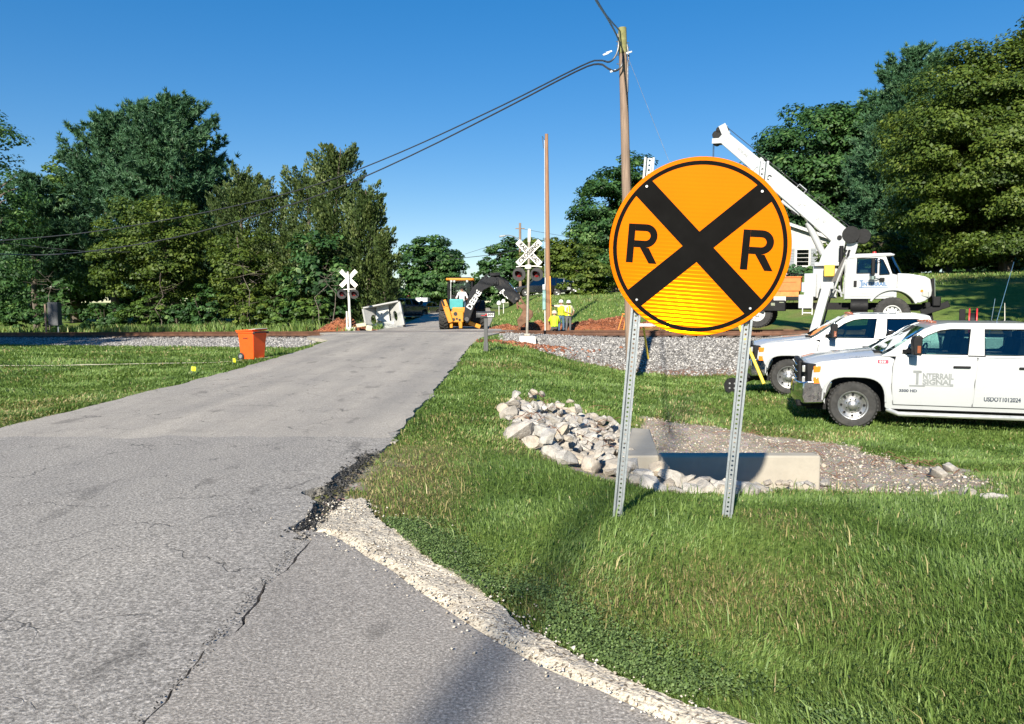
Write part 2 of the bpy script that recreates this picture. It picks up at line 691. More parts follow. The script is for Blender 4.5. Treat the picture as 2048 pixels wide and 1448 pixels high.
def dry_mask(x, y):
    d = sm(.56, .75, fbm(x, y, 0.55, 61)) * .55
    edge = sm(1.0, .2, np.abs(x - road_xr(y) - .35)) * sm(4.5, 6, y) * sm(12, 7, y) * .9
    le = sm(1.6, .2, np.abs(x + 7.3)) * sm(15.5, 11.5, y) * (x < -6.4) * sm(.2, .5, fbm(x, y, .9, 13))
    fr = sm(1.3, 0.0, np.hypot((x - .9) / 1.6, (y - 4.1) / .7)) * .7
    q = ty_(x, y)
    weeds = sm(39.8, 41, q) * sm(48, 44, q) * (x < -8.6) * .4
    return np.clip(np.maximum.reduce([d, edge, le, fr, weeds]), 0, 1)


gverts = np.stack([GX.ravel(), GY.ravel(), GZ.ravel()], 1)
ny, nx = GX.shape
ii = (np.arange(ny - 1)[:, None] * nx + np.arange(nx - 1)[None, :]).ravel()
gfaces = np.stack([ii, ii + 1, ii + nx + 1, ii + nx], 1)
kinds = np.stack([dirt_mask(GX, GY).ravel(), clay_mask(GX, GY).ravel(), ballast_mask(GX, GY).ravel()], 1)


def ground_material():
    m, nt, b, out = new_mat('lawn_ground')
    a = N(nt, 'ShaderNodeAttribute', attribute_name='cover')
    sep = N(nt, 'ShaderNodeSeparateColor')
    nt.links.new(a.outputs['Color'], sep.inputs[0])
    dr = N(nt, 'ShaderNodeAttribute', attribute_name='dry')
    p = pos(nt)
    big = noise(nt, p, 0.35, 4)
    mid = noise(nt, p, 2.6, 4)
    fine = noise(nt, pos(nt, (1, .55, 1)), 26, 4, 0.75)
    g1 = ramp(nt, fine, [(0.28, (.045, .078, .016)), (0.5, (.125, .190, .042)), (0.72, (.22, .285, .085))])
    g2 = ramp(nt, mid, [(0.3, (.72, .82, .7)), (0.7, (1.15, 1.1, 1.0))])
    g = mixc(nt, 1.0, g1, g2, 'MULTIPLY')
    g3 = ramp(nt, big, [(0.35, (.85, .95, .9)), (0.65, (1.12, 1.05, 1.0))])
    g = mixc(nt, 1.0, g, g3, 'MULTIPLY')
    dryc = ramp(nt, fine, [(0.3, (.09, .065, .03)), (0.55, (.22, .17, .075)), (0.75, (.34, .27, .14))])
    g = mixc(nt, dr.outputs['Fac'], g, dryc)
    grit = N(nt, 'ShaderNodeTexVoronoi')
    grit.inputs['Scale'].default_value = 45
    nt.links.new(p, grit.inputs['Vector'])
    tan = ramp(nt, noise(nt, p, 3.2, 6, .7), [(.3, (.25, .20, .145)), (.5, (.38, .32, .25)), (.7, (.50, .44, .36))])
    tan = mixc(nt, .35, tan, grit.outputs['Color'], 'SOFT_LIGHT')
    clay = ramp(nt, noise(nt, p, 5.0, 6, .7), [(.3, (.16, .05, .022)), (.5, (.28, .095, .042)), (.7, (.36, .15, .075))])
    bal = ramp(nt, noise(nt, p, 14, 5, .8), [(.3, (.06, .055, .05)), (.55, (.18, .17, .16)), (.75, (.32, .3, .28))])
    c = mixc(nt, sep.outputs[0], g, tan)
    c = mixc(nt, sep.outputs[2], c, bal)
    c = mixc(nt, sep.outputs[1], c, clay)
    nt.links.new(c, b.inputs['Base Color'])
    b.inputs['Roughness'].default_value = .9
    b.inputs['Specular IOR Level'].default_value = .2
    bump(nt, b, noise(nt, p, 30, 5, .8), .7, .04)
    return m


ground = np_mesh('ground', gverts, gfaces, ground_material(), attrs={'cover': kinds, 'dry': dry_mask(GX, GY).ravel()}, smooth=True)
ground['kind'] = 'structure'


# ---------------------------------------------------------------- asphalt
def asphalt_material(name, dark, midc, light, cracks=0.0, grain=190, warm=0.0, tone=0):
    m, nt, b, out = new_mat(name)
    p = pos(nt)
    v = N(nt, 'ShaderNodeTexVoronoi'); v.inputs['Scale'].default_value = grain
    nt.links.new(p, v.inputs['Vector'])
    n1 = noise(nt, p, grain * .55, 3, .8)
    base = ramp(nt, n1, [(.34, dark), (.5, midc), (.66, light)])
    sep = N(nt, 'ShaderNodeSeparateColor'); nt.links.new(v.outputs['Color'], sep.inputs[0])
    speck = ramp(nt, sep.outputs[0], [(.0, .42), (.6, .5), (.9, .62), (1.0, .8)])
    base = mixc(nt, .9, base, speck, 'OVERLAY')
    patches = ramp(nt, noise(nt, pos(nt, (1, .4, 1)), .9, 6, .65), [(.3, (.84, .84, .85)), (.7, (1.1, 1.09, 1.07))])
    base = mixc(nt, 1.0, base, patches, 'MULTIPLY')
    # wheel-path polish and drips, stretched along the road
    drip = ramp(nt, noise(nt, pos(nt, (2.2, .9, 1)), 1.1, 3, .5), [(.63, 1.0), (.70, .70)])
    base = mixc(nt, 1.0, base, drip, 'MULTIPLY')
    if tone:
        # tyre-worn bands along the road and tar smears across it
        band = ramp(nt, noise(nt, pos(nt, (1.4, .05, 1)), 1.0, 3, .5), [(.35, (.86, .86, .86)), (.62, (1.07, 1.06, 1.04))])
        base = mixc(nt, 1.0, base, band, 'MULTIPLY')
        smear = ramp(nt, noise(nt, pos(nt, (.35, 1.6, 1)), 1.6, 5, .65), [(.60, 1.0), (.74, .78)])
        base = mixc(nt, 1.0, base, smear, 'MULTIPLY')
    h = n1
    if cracks:
        wob = N(nt, 'ShaderNodeTexNoise'); wob.inputs['Scale'].default_value = 3.0; wob.inputs['Detail'].default_value = 6
        nt.links.new(p, wob.inputs['Vector'])
        off = N(nt, 'ShaderNodeVectorMath', operation='MULTIPLY_ADD')
        nt.links.new(wob.outputs['Color'], off.inputs[0]); off.inputs[1].default_value = (.5, .5, .5); nt.links.new(p, off.inputs[2])
        vc = N(nt, 'ShaderNodeTexVoronoi', feature='DISTANCE_TO_EDGE'); vc.inputs['Scale'].default_value = .95
        nt.links.new(off.outputs[0], vc.inputs['Vector'])
        line = ramp(nt, vc.outputs['Distance'], [(.0, .15), (.003, .35), (.0075, 1.0)])
        gate = ramp(nt, noise(nt, p, 1.3, 3), [(.44, 1.0), (.56, 0.0)])
        line = mixc(nt, gate, line, (1, 1, 1))
        base = mixc(nt, mixc(nt, 1.0, line, (1, 1, 1), 'SUBTRACT') if False else line, (.028, .026, .024), base)
        hm = N(nt, 'ShaderNodeMath', operation='MULTIPLY'); nt.links.new(n1, hm.inputs[0]); nt.links.new(line, hm.inputs[1])
        h = hm.outputs[0]
    nt.links.new(base, b.inputs['Base Color'])
    b.inputs['Roughness'].default_value = .82
    b.inputs['Specular IOR Level'].default_value = .3
    bump(nt, b, h, .75, .008)
    return m


def strip_sheet(name, ys, xl, xr, zf, m, nu=24, skirt=.12, yj=None):
    """a paved sheet between two edges with its broken side faces"""
    U = np.linspace(0, 1, nu)
    X = xl[:, None] * (1 - U) + xr[:, None] * U
    Y = np.repeat(ys[:, None], nu, 1).astype(float)
    if yj is not None: Y = Y + yj(X, Y)
    Z = zf(X, Y)
    top = np.stack([X.ravel(), Y.ravel(), Z.ravel()], 1)
    n = len(ys)
    i = (np.arange(n - 1)[:, None] * nu + np.arange(nu - 1)[None, :]).ravel()
    F = [np.stack([i, i + 1, i + nu + 1, i + nu], 1)]
    V = [top]
    base = n * nu
    for col, sgn in ((0, -1), (nu - 1, 1)):
        e = top.reshape(n, nu, 3)[:, col].copy()
        e[:, 2] -= skirt; e[:, 0] += sgn * .015
        V.append(e)
        a = np.arange(n - 1) * nu + col; bb = base + np.arange(n - 1)
        q = np.stack([a, a + nu, bb + 1, bb], 1)
        F.append(q if sgn > 0 else q[:, ::-1])
        base += n
    e = top.reshape(n, nu, 3)[0].copy(); e[:, 2] -= skirt; V.append(e)
    a = np.arange(nu - 1); bb = base + np.arange(nu - 1)
    F.append(np.stack([a, bb, bb + 1, a + 1], 1)); base += nu
    e = top.reshape(n, nu, 3)[-1].copy(); e[:, 2] -= skirt; V.append(e)
    a = (n - 1) * nu + np.arange(nu - 1); bb = base + np.arange(nu - 1)
    F.append(np.stack([a, a + 1, bb + 1, bb], 1))
    o = np_mesh(name, np.concatenate(V), np.concatenate(F), m, smooth=False)
    o.data.polygons.foreach_set('use_smooth', np.ones(len(o.data.polygons), bool))
    o.data.set_sharp_from_angle(angle=R(40))
    o['kind'] = 'structure'
    return o


def zroad(x, y):
    crown = -0.012 * ((x + 4.0) / 2.5) ** 2
    return road_z(y) + tilt(x, y) + np.clip(crown, -.03, 0) + (fbm(x, y, .8, 71) - .5) * .018


M_NEAR = asphalt_material('coarse_old_asphalt', (.135, .124, .110), (.280, .258, .230), (.50, .463, .415), cracks=1.0, grain=95, tone=0)
M_FAR = asphalt_material('pale_worn_asphalt', (.24, .222, .194), (.352, .320, .279), (.465, .425, .375), grain=105, cracks=.5, tone=1)
M_DRIVE = asphalt_material('driveway_asphalt', (.165, .149, .131), (.290, .263, .231), (.46, .422, .377), grain=120)

ys = axis([(-6, 2, .25), (2, 9.6, .03)])
jag = (fbm(ys, ys * 0, 3.5, 5, 4) - .5)
bite = -0.30 * sm(6.0, 6.6, ys) * sm(8.5, 7.6, ys) * (0.55 + .8 * vnoise(ys, ys * 0, 3.1, 8)) - 0.16 * sm(5.1, 5.5, ys) * sm(6.6, 6.0, ys)
strip_sheet('road', ys, road_xl(ys) + (fbm(ys, ys * 0 + 3, 1.5, 2) - .5) * .2, road_xr(ys) + .02 + jag * .14 + bite, zroad, M_NEAR, 40)
ys = axis([(8.904, 40, .12), (40, 130, 2)])
strip_sheet('road_far', ys, road_xl(ys) + (fbm(ys, ys * 0 + 3, 1.5, 2) - .5) * .2, road_xr(ys) + (fbm(ys, ys * 0, 2.0, 5) - .5) * .22 * sm(26, 20, ys) * 1.3, lambda x, y: zroad(x, y) - .004 + .011 * sm(8.75, 9.7, y + (fbm(x, y, 2.2, 93, 3) - .5) * .5), M_FAR, 60, yj=lambda x, y: sm(11, 9, y) * ((fbm(x, x * 0, 1.3, 91, 4) - .5) * .5 - .03 * (x + 4)))
ys = axis([(-6, 2, .25), (2, 5.36, .03)])
jag = (fbm(ys, ys * 0, 3.5, 5, 4) - .5)
gap = .009 + .03 * sm(.5, .85, vnoise(ys, ys * 0, 1.7, 4)) + .014 * vnoise(ys, ys * 0, 8, 14)
right = apron_x(ys) + (fbm(ys, ys * 0, 2.6, 15, 4) - .5) * .07
right = np.where(ys > 5.2, right - (ys - 5.2) * .3, right)
strip_sheet('driveway', ys, road_xr(ys) + .02 + jag * .14 - .16 * sm(5.1, 5.5, ys) + gap, right, lambda x, y: (fbm(x, y, .9, 78) - .5) * .02 - .004, M_DRIVE, 30, .07)


# gravel shoulder between driveway and lawn: lumpy pale stone set in fines
def gravel_material():
    m, nt, b, out = new_mat('pale_limestone_gravel')
    p = pos(nt)
    v = N(nt, 'ShaderNodeTexVoronoi'); v.inputs['Scale'].default_value = 62; nt.links.new(p, v.inputs['Vector'])
    c = ramp(nt, noise(nt, p, 60, 5, .75), [(.28, (.32, .275, .21)), (.48, (.52, .465, .375)), (.7, (.64, .58, .485))])
    hole = ramp(nt, noise(nt, p, 48, 2, .5), [(.36, (.28, .25, .22)), (.45, (1, 1, 1))])
    c = mixc(nt, 1.0, c, hole, 'MULTIPLY')
    c2 = ramp(nt, noise(nt, p, 3, 4), [(.35, (.82, .8, .78)), (.65, (1.1, 1.08, 1.04))])
    c = mixc(nt, 1.0, c, c2, 'MULTIPLY')
    nt.links.new(c, b.inputs['Base Color'])
    b.inputs['Roughness'].default_value = .9
    ad = N(nt, 'ShaderNodeMath', operation='ADD'); nt.links.new(v.outputs['Distance'], ad.inputs[0]); nt.links.new(noise(nt, p, 70, 3), ad.inputs[1])
    bump(nt, b, ad.outputs[0], .7, .008)
    return m


M_GRAVEL = gravel_material()
gy2 = axis([(-3, 2, .2), (2, 6.25, .025)])
gl = np.where(gy2 > 5.3, road_xr(gy2) - .03 + sm(5.3, 6.2, gy2) * .02, apron_x(gy2) - .03)
gl = gl + (fbm(gy2, gy2 * 0, 4.0, 57, 4) - .5) * .09
gr = gravel_x(gy2) + (fbm(gy2, gy2 * 0, 2.5, 55, 4) - .5) * .28
gr = np.maximum(gr, gl + .02)
strip_sheet('gravel_shoulder', gy2, gl, gr, lambda x, y: -.03 + .045 * sm(0, .13, x - np.where(y > 5.3, road_xr(y) - .03, apron_x(y) - .03)) + (fbm(x, y, 9, 33, 3) - .5) * .022 + (fbm(x, y, 38, 34, 2) - .5) * .020 + .02 * sm(0, 2, x) - .02 * sm(5.3, 6.2, y), M_GRAVEL, 26, .06)


# ---------------------------------------------------------------- loose stones: real little solids joined into one mesh
OCT_V = np.array([(1, 0, 0), (-1, 0, 0), (0, 1, 0), (0, -1, 0), (0, 0, 1), (0, 0, -1)], float)
OCT_F = np.array([(0, 2, 4), (2, 1, 4), (1, 3, 4), (3, 0, 4), (2, 0, 5), (1, 2, 5), (3, 1, 5), (0, 3, 5)])


def stones(name, P, size, m, seed=0, flat=.7, tint=None):
    r = np.random.default_rng(seed)
    n = len(P)
    V = OCT_V[None] * (1 + r.uniform(-.35, .35, (n, 6, 3)) * 1.0) + r.uniform(-.25, .25, (n, 6, 3))
    V = V * (np.asarray(size).reshape(-1, 1, 1) * np.stack([r.uniform(.8, 1.25, n), r.uniform(.8, 1.2, n), np.full(n, flat)], 1)[:, None, :]) * .5
    # random turn
    a = r.uniform(0, 6.283, n); t = r.uniform(-.7, .7, n)
    ca, sa, ct, st = np.cos(a), np.sin(a), np.cos(t), np.sin(t)
    x, y, z = V[..., 0], V[..., 1], V[..., 2]
    y, z = y * ct[:, None] - z * st[:, None], y * st[:, None] + z * ct[:, None]
    x, y = x * ca[:, None] - y * sa[:, None], x * sa[:, None] + y * ca[:, None]
    V = np.stack([x, y, z], -1) + P[:, None, :]
    F = (OCT_F[None] + (np.arange(n) * 6)[:, None, None]).reshape(-1, 3)
    tn = r.uniform(0, 1, n) if tint is None else tint
    o = np_mesh(name, V.reshape(-1, 3), F, m, attrs={'tint': np.repeat(tn, 6)})
    o['kind'] = 'stuff'
    return o


def stone_material(name, stops):
    if name in MATS: return MATS[name]
    m, nt, b, out = new_mat(name)
    a = N(nt, 'ShaderNodeAttribute', attribute_name='tint')
    c = ramp(nt, a.outputs['Fac'], stops)
    n1 = ramp(nt, noise(nt, pos(nt), 30, 5, .7), [(.3, (.7, .7, .7)), (.7, (1.15, 1.15, 1.15))])
    nt.links.new(mixc(nt, 1.0, c, n1, 'MULTIPLY'), b.inputs['Base Color'])
    b.inputs['Roughness'].default_value = .85
    bump(nt, b, noise(nt, pos(nt), 60, 4), .4, .01)
    MATS[name] = m
    return m


M_BALLAST = stone_material('ballast_stone', [(0, (.10, .095, .09)), (.35, (.21, .20, .19)), (.7, (.33, .315, .3)), (.92, (.46, .44, .41)), (1, (.6, .58, .54))])


def scatter(n, x0, x1, y0, y1, seed):
    r = np.random.default_rng(seed)
    return r.uniform(x0, x1, n), r.uniform(y0, y1, n)


bx_, by_ = [], []
for (a, b_, n, y0, y1) in ((-.6, 20, 32000, 30.0, 34.6), (-36, -8.4, 24000, 30.0, 34.6), (-.6, 20, 5000, 34.6, 39.8), (-36, -8.4, 5000, 34.6, 39.8)):
    x, y = scatter(n, a, b_, y0, y1, int(n + a * 7))
    y = y - TK * track_s(x)
    k = rng.uniform(0, 1, n) < ballast_mask(x, y) * (1 - .8 * clay_mask(x, y))
    bx_.append(x[k]); by_.append(y[k])
bx_ = np.concatenate(bx_); by_ = np.concatenate(by_)
bz_ = ground_h(bx_, by_) + .01
tag(stones('ballast', np.stack([bx_, by_, bz_], 1), rng.uniform(.06, .125, len(bx_)), M_BALLAST, 3),
    'grey crushed stone ballast banked up beside the railway track', 'ballast')

# broken asphalt crumbs at the road's eaten edge, grit along the gravel shoulder
r_ = np.random.default_rng(12)
n = 1500
y = r_.uniform(5.15, 8.4, n); x = road_xr(y) + r_.normal(-.03, .07, n) - .10 * sm(6, 6.6, y)
k = (x > -2.0)
M_CRUMB = stone_material('asphalt_crumbs', [(0, (.012, .012, .012)), (.6, (.04, .038, .036)), (1, (.10, .095, .09))])
tag(stones('asphalt_rubble', np.stack([x, y, -.03 + r_.uniform(-.02, .03, n)], 1)[k], r_.uniform(.008, .034, n)[k], M_CRUMB, 8), 'dark broken asphalt crumbs along the eaten road edge', 'rubble')
n = 260
y = 2.4 + 2.9 * r_.uniform(0, 1, n) ** .7
tag(stones('asphalt_rubble', np.stack([road_xr(y) + .0 + r_.normal(.0, .022, n) - .10 * sm(5.1, 5.5, y), y, np.full(n, .001)], 1), r_.uniform(.004, .013, n), M_CRUMB, 9), 'small dark crumbs along the crack between road and driveway', 'rubble')
n = 1500
y = r_.uniform(2.3, 6.1, n)
w = r_.normal(.5, .42, n)
x = apron_x(y) * (1 - w) + gravel_x(y) * w
x = np.where(y > 5.3, road_xr(y) + (gravel_x(y) - road_xr(y)) * w, x)
M_GRIT = stone_material('limestone_grit', [(0, (.38, .33, .26)), (.5, (.58, .525, .44)), (1, (.72, .66, .57))])
tag(stones('gravel', np.stack([x, y, .008 + r_.uniform(0, .012, n)], 1), r_.uniform(.006, .020, n) * np.where(r_.uniform(0, 1, n) > .97, 1.8, 1), M_GRIT, 18), 'loose pale gravel strewn along the driveway edge', 'gravel')
# grit and litter on the bare dirt bank
n = 5200
x, y = scatter(n, 1.2, 5.5, 7.1, 13.6, 91)
k = (poly_sdf(DIRT_POLY, x, y) < .1)
x, y = x[k], y[k]
M_PEB = stone_material('dirt_pebbles', [(0, (.18, .14, .10)), (.5, (.38, .32, .25)), (.9, (.52, .46, .38)), (1, (.62, .57, .5))])
tag(stones('pebbles', np.stack([x, y, ground_h(x, y) + .004], 1), r_.uniform(.012, .05, len(x)) * np.where(r_.uniform(0, 1, len(x)) > .985, 2.2, 1), M_PEB, 28), 'small pebbles scattered over the bare dirt bank', 'pebbles')
n = 2600
pc = []
for (px_, py_, rx, ry, a) in PILES:
    q = r_.normal(0, .62, (420, 2)); pc.append(np.stack([px_ + q[:, 0] * rx, py_ + q[:, 1] * ry], 1))
pc = np.concatenate(pc)
k = ~inside_paving(pc[:, 0], pc[:, 1])
pc = pc[k]
M_CLOD = stone_material('clay_clods', [(0, (.12, .035, .016)), (.5, (.26, .09, .04)), (1, (.38, .17, .09))])
tag(stones('clay_clods', np.stack([pc[:, 0], pc[:, 1], ground_h(pc[:, 0], pc[:, 1]) + .01], 1), r_.uniform(.05, .2, len(pc)), M_CLOD, 38), 'lumps of freshly dug red clay on the spoil heaps', 'clay')

# ---------------------------------------------------------------- trodden line across the left lawn
tx = np.linspace(-19, -6.75, 60)
ty = np.interp(tx, [-19, -13, -6.75], [19.3, 20.2, 21.75]) + .05 * np.sin(tx * 1.1)
tw = np.where(tx > -8.2, .14, .10) + .04 * vnoise(tx, tx * 0, 1.4, 3)
pv = np.concatenate([np.stack([tx, ty - tw, ground_h(tx, ty - tw) + .045], 1), np.stack([tx, ty + tw, ground_h(tx, ty + tw) + .045], 1)])
i = np.arange(59)
o = np_mesh('path', pv, np.stack([i, i + 1, i + 61, i + 60], 1), mat('dry_path', (.50, .46, .30), .9, var=.3, vscale=2))
o['kind'] = 'structure'

# ---------------------------------------------------------------- railway track
M_RAIL = mat('rusty_rail', (.13, .062, .036), .6, metal=.3, var=.35, vscale=3)
M_TIE = mat('weathered_tie', (.085, .062, .048), .85, var=.35, vscale=5, bumps=.4)
track = thing('railway_track', 'rusty railway track on a stone bed crossing the road', 'railway track', (TX0, TY0, 0),
              rot=(0, -math.atan(TG / math.hypot(1, TK)), -math.atan(TK)))
RAIL_PROF = [(-.07, 0), (.07, 0), (.07, .015), (.012, .035), (.012, .125), (.037, .14), (.037, .175), (-.037, .175), (-.037, .14), (-.012, .125), (-.012, .035), (-.07, .015)]
for dy in (-.72, .72):
    MB().prism([(p[0] + dy, p[1] + .07) for p in RAIL_PROF], -70, 70, 'x').build('rail', M_RAIL, track)
tie_me = None
tie_rng = random.Random(5)
for i in range(-72, 55):
    x = i * .52
    if -4.6 < x < 4.5: continue
    if tie_me is None:
        o = MB().box((0, 0, 0), (.23, 2.6, .18)).build('tie', M_TIE, track, bevel=.012)
        tie_me = o
    else:
        o = tie_me.copy(); COL.objects.link(o)
    o.location = (x + tie_rng.uniform(-.03, .03), tie_rng.uniform(-.04, .04), -.02)
    o.rotation_euler = (0, 0, tie_rng.uniform(-.02, .02))
# crossing: concrete-grey paved panels between and outside the rails (proud of the road sheet)
M_PANEL = mat('crossing_panel', (.23, .215, .195), .8, var=.2, vscale=2, bumps=.3, bscale=30)
for k, (y0, y1) in enumerate(((-1.55, -.80), (-.64, .64), (.80, 1.55))):
    for j in range(4):
        x0, x1 = -4.4 + j * 2.2, -4.4 + j * 2.2 + 2.18
        MB().box(((x0 + x1) / 2, (y0 + y1) / 2, .197), (x1 - x0, y1 - y0, .09)).build('crossing_panel', M_PANEL, track, bevel=.012)
# ================================================================ VEGETATION
def unit(v):
    return v / np.maximum(np.linalg.norm(v, axis=-1, keepdims=True), 1e-9)


def leaf_quads(P, Nrm, size, r, aspect=1.7, fold=0.0):
    """four-cornered leaves at P, facing Nrm, turned at random"""
    n = len(P)
    t = unit(np.cross(Nrm, r.normal(size=(n, 3))))
    b = np.cross(Nrm, t)
    s = np.asarray(size).reshape(-1, 1)
    L = t * s * aspect * .5; W = b * s * .5
    mid = Nrm * s * fold
    V = np.stack([P - L, P - W * 1.0 + mid, P + L, P + W + mid], 1).reshape(-1, 3)
    F = np.arange(n * 4).reshape(n, 4)
    return V, F


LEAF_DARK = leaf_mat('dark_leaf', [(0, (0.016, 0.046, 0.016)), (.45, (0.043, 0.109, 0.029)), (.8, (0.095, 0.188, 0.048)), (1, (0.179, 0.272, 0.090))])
LEAF_OLIVE = leaf_mat('olive_leaf', [(0, (0.028, 0.055, 0.008)), (.45, (0.074, 0.120, 0.017)), (.8, (0.135, 0.185, 0.028)), (1, (0.204, 0.246, 0.050))])
LEAF_GREEN = leaf_mat('green_leaf', [(0, (0.027, 0.059, 0.012)), (.45, (0.071, 0.136, 0.025)), (.8, (0.143, 0.227, 0.043)), (1, (0.235, 0.314, 0.077))])
LEAF_PINE = leaf_mat('pine_needle', [(0, (0.021, 0.062, 0.029)), (.45, (0.050, 0.121, 0.056)), (.8, (0.095, 0.193, 0.090)), (1, (0.179, 0.283, 0.139))], .18)
LEAF_CEDAR = leaf_mat('cedar_spray', [(0, (0.020, 0.042, 0.012)), (.45, (0.054, 0.087, 0.022)), (.8, (0.104, 0.143, 0.037)), (1, (0.168, 0.192, 0.070))], .15)
M_BARK = mat('bark', (.105, .085, .066), .9, var=.35, vscale=5, bumps=.6, bscale=18, stretch=(1, 1, .25))
M_DEAD = mat('dead_wood', (.15, .125, .10), .9, var=.3, vscale=5)


def trunk_mesh(H, r0, limbs, seed, lean=0.0, top=.8):
    r = random.Random(seed)
    m = MB()
    pts = [(0, 0, -.3), (0.0, 0, H * .12)]
    x = y = 0
    for i in range(1, 7):
        x += r.uniform(-.02, .02) * H + lean * H / 6; y += r.uniform(-.02, .02) * H
        pts.append((x, y, H * (.12 + (top - .12) * i / 6)))
    m.tube(pts, r0, 8, r0 * .16)
    for (z0, az, ln, up, rr) in limbs:
        k = min(len(pts) - 1, max(1, int((z0 / H) / top * 6)))
        p = Vector(pts[k]); p.z = z0
        d = Vector((math.cos(az), math.sin(az), up)).normalized()
        q = [p]
        for j in range(1, 5):
            q.append(p + d * ln * j / 4 + Vector((r.uniform(-.06, .06), r.uniform(-.06, .06), r.uniform(-.02, .10))) * ln)
        m.tube(q, rr, 5, rr * .2)
    return m


def crown_broadleaf(rx, ry, z0, z1, seed, clumps=220, per=60, leaf=.22, lobes=7, hang=.25, squash=.62, fill=.55):
    """leaf clumps over an uneven, lobed envelope; returns V, F, tint"""
    r = np.random.default_rng(seed)
    cz = z0 + (z1 - z0) * .48
    rz = (z1 - z0) * .5
    ld = unit(r.normal(size=(lobes, 3))); lw = r.uniform(.12, .42, lobes)
    d = unit(r.normal(size=(clumps, 3)))
    env = .78 + (np.clip((d @ ld.T - .55) / .45, 0, 1) * lw).sum(1) + r.normal(0, .05, clumps)
    env = np.clip(env, .6, 1.22)
    rad = np.where(r.uniform(0, 1, clumps) < fill, r.uniform(.84, 1.02, clumps), r.uniform(.35, .84, clumps))
    C = d * (env * rad)[:, None] * np.array([rx, ry, rz]) + np.array([0, 0, cz])
    low = C[:, 2] < z0
    C[low, 2] = z0 + r.uniform(0, .1, low.sum()) * (z1 - z0)
    cr = (rx + ry + rz) / 3 * r.uniform(.13, .25, clumps)
    ctint = np.clip(r.normal(.45, .16, clumps), 0, 1)
    cnt = np.maximum(8, (per * (cr / cr.mean()) ** 2)).astype(int)
    idx = np.repeat(np.arange(clumps), cnt)
    n = len(idx)
    q = unit(r.normal(size=(n, 3)))
    q[:, 2] = np.abs(q[:, 2]) * r.choice([1, 1, 1, -.55], n)
    rr = r.uniform(.45, 1.05, n) ** .7
    P = C[idx] + q * rr[:, None] * cr[idx][:, None] * np.array([1.15, 1.15, squash])
    P[:, 2] -= hang * cr[idx] * (np.hypot(q[:, 0], q[:, 1]) ** 2) * r.uniform(.3, 1, n)
    out = unit(C[idx] - np.array([0, 0, cz]))
    nm = unit(q * .8 + out * .5 + np.array([0, 0, .55]) + r.normal(0, .45, (n, 3)))
    V, F = leaf_quads(P, nm, leaf * r.uniform(.6, 1.3, n) * r.choice([.7, 1, 1, 1.25], n), r, 1.55, .12)
    tint = np.clip(ctint[idx] + r.normal(0, .16, n), 0, 1)
    return V, F, np.repeat(tint, 4)


def crown_pine(H, R0, z0, seed, whorls=17, per=8, tuft=14, needle=.42, ragged=.3, top_r=.18, up=.25):
    """white pine: whorls of upswept plumed branches carrying needle tufts"""
    r = np.random.default_rng(seed)
    P, D, T, limbs = [], [], [], []
    for i in range(whorls):
        f = i / (whorls - 1)
        z = z0 + (H - z0) * (f ** .92) * .985
        prof = (np.sin(np.pi * min(1, .22 + f * .78)) ** .75) * (1 - top_r) + top_r * (1 - f) + .05
        for j in range(per):
            a = r.uniform(0, 6.283)
            L = R0 * prof * r.uniform(1 - ragged, 1 + ragged * .7)
            u_ = up + .5 * f + r.uniform(-.15, .2)
            d = np.array([math.cos(a), math.sin(a), u_])
            limbs.append((z, a, L * .85, u_, .035))
            m = max(4, int(L * 6))
            s = np.linspace(.22, 1, m) ** .85
            base = np.array([0, 0, z]) + d[None] * (s * L)[:, None]
            base[:, 2] += .12 * L * s ** 2
            side = np.array([-math.sin(a), math.cos(a), 0])
            spread = r.normal(0, .20, m) * L * (1.15 - s * .7)
            c = base + side[None] * spread[:, None] + r.normal(0, .10, (m, 3)) * (.4 + L * .15)
            bt = np.clip(r.normal(.45, .15), 0, 1)
            for c_ in c:
                dd = unit(r.normal(size=(tuft, 3)) + d[None] * .8 + np.array([0, 0, .55]))
                P.append(np.repeat(c_[None], tuft, 0) + r.normal(0, .05, (tuft, 3))); D.append(dd)
                T.append(np.clip(bt + r.normal(0, .14, tuft), 0, 1))
    P, D, T = np.concatenate(P), np.concatenate(D), np.concatenate(T)
    n = len(P)
    L = needle * r.uniform(.6, 1.25, n)
    w = unit(np.cross(D, r.normal(size=(n, 3)))) * (.055 * needle / .42)
    V = np.stack([P - w, P + w, P + D * L[:, None]], 1).reshape(-1, 3)
    return V, np.arange(n * 3).reshape(n, 3), np.repeat(T, 3), limbs


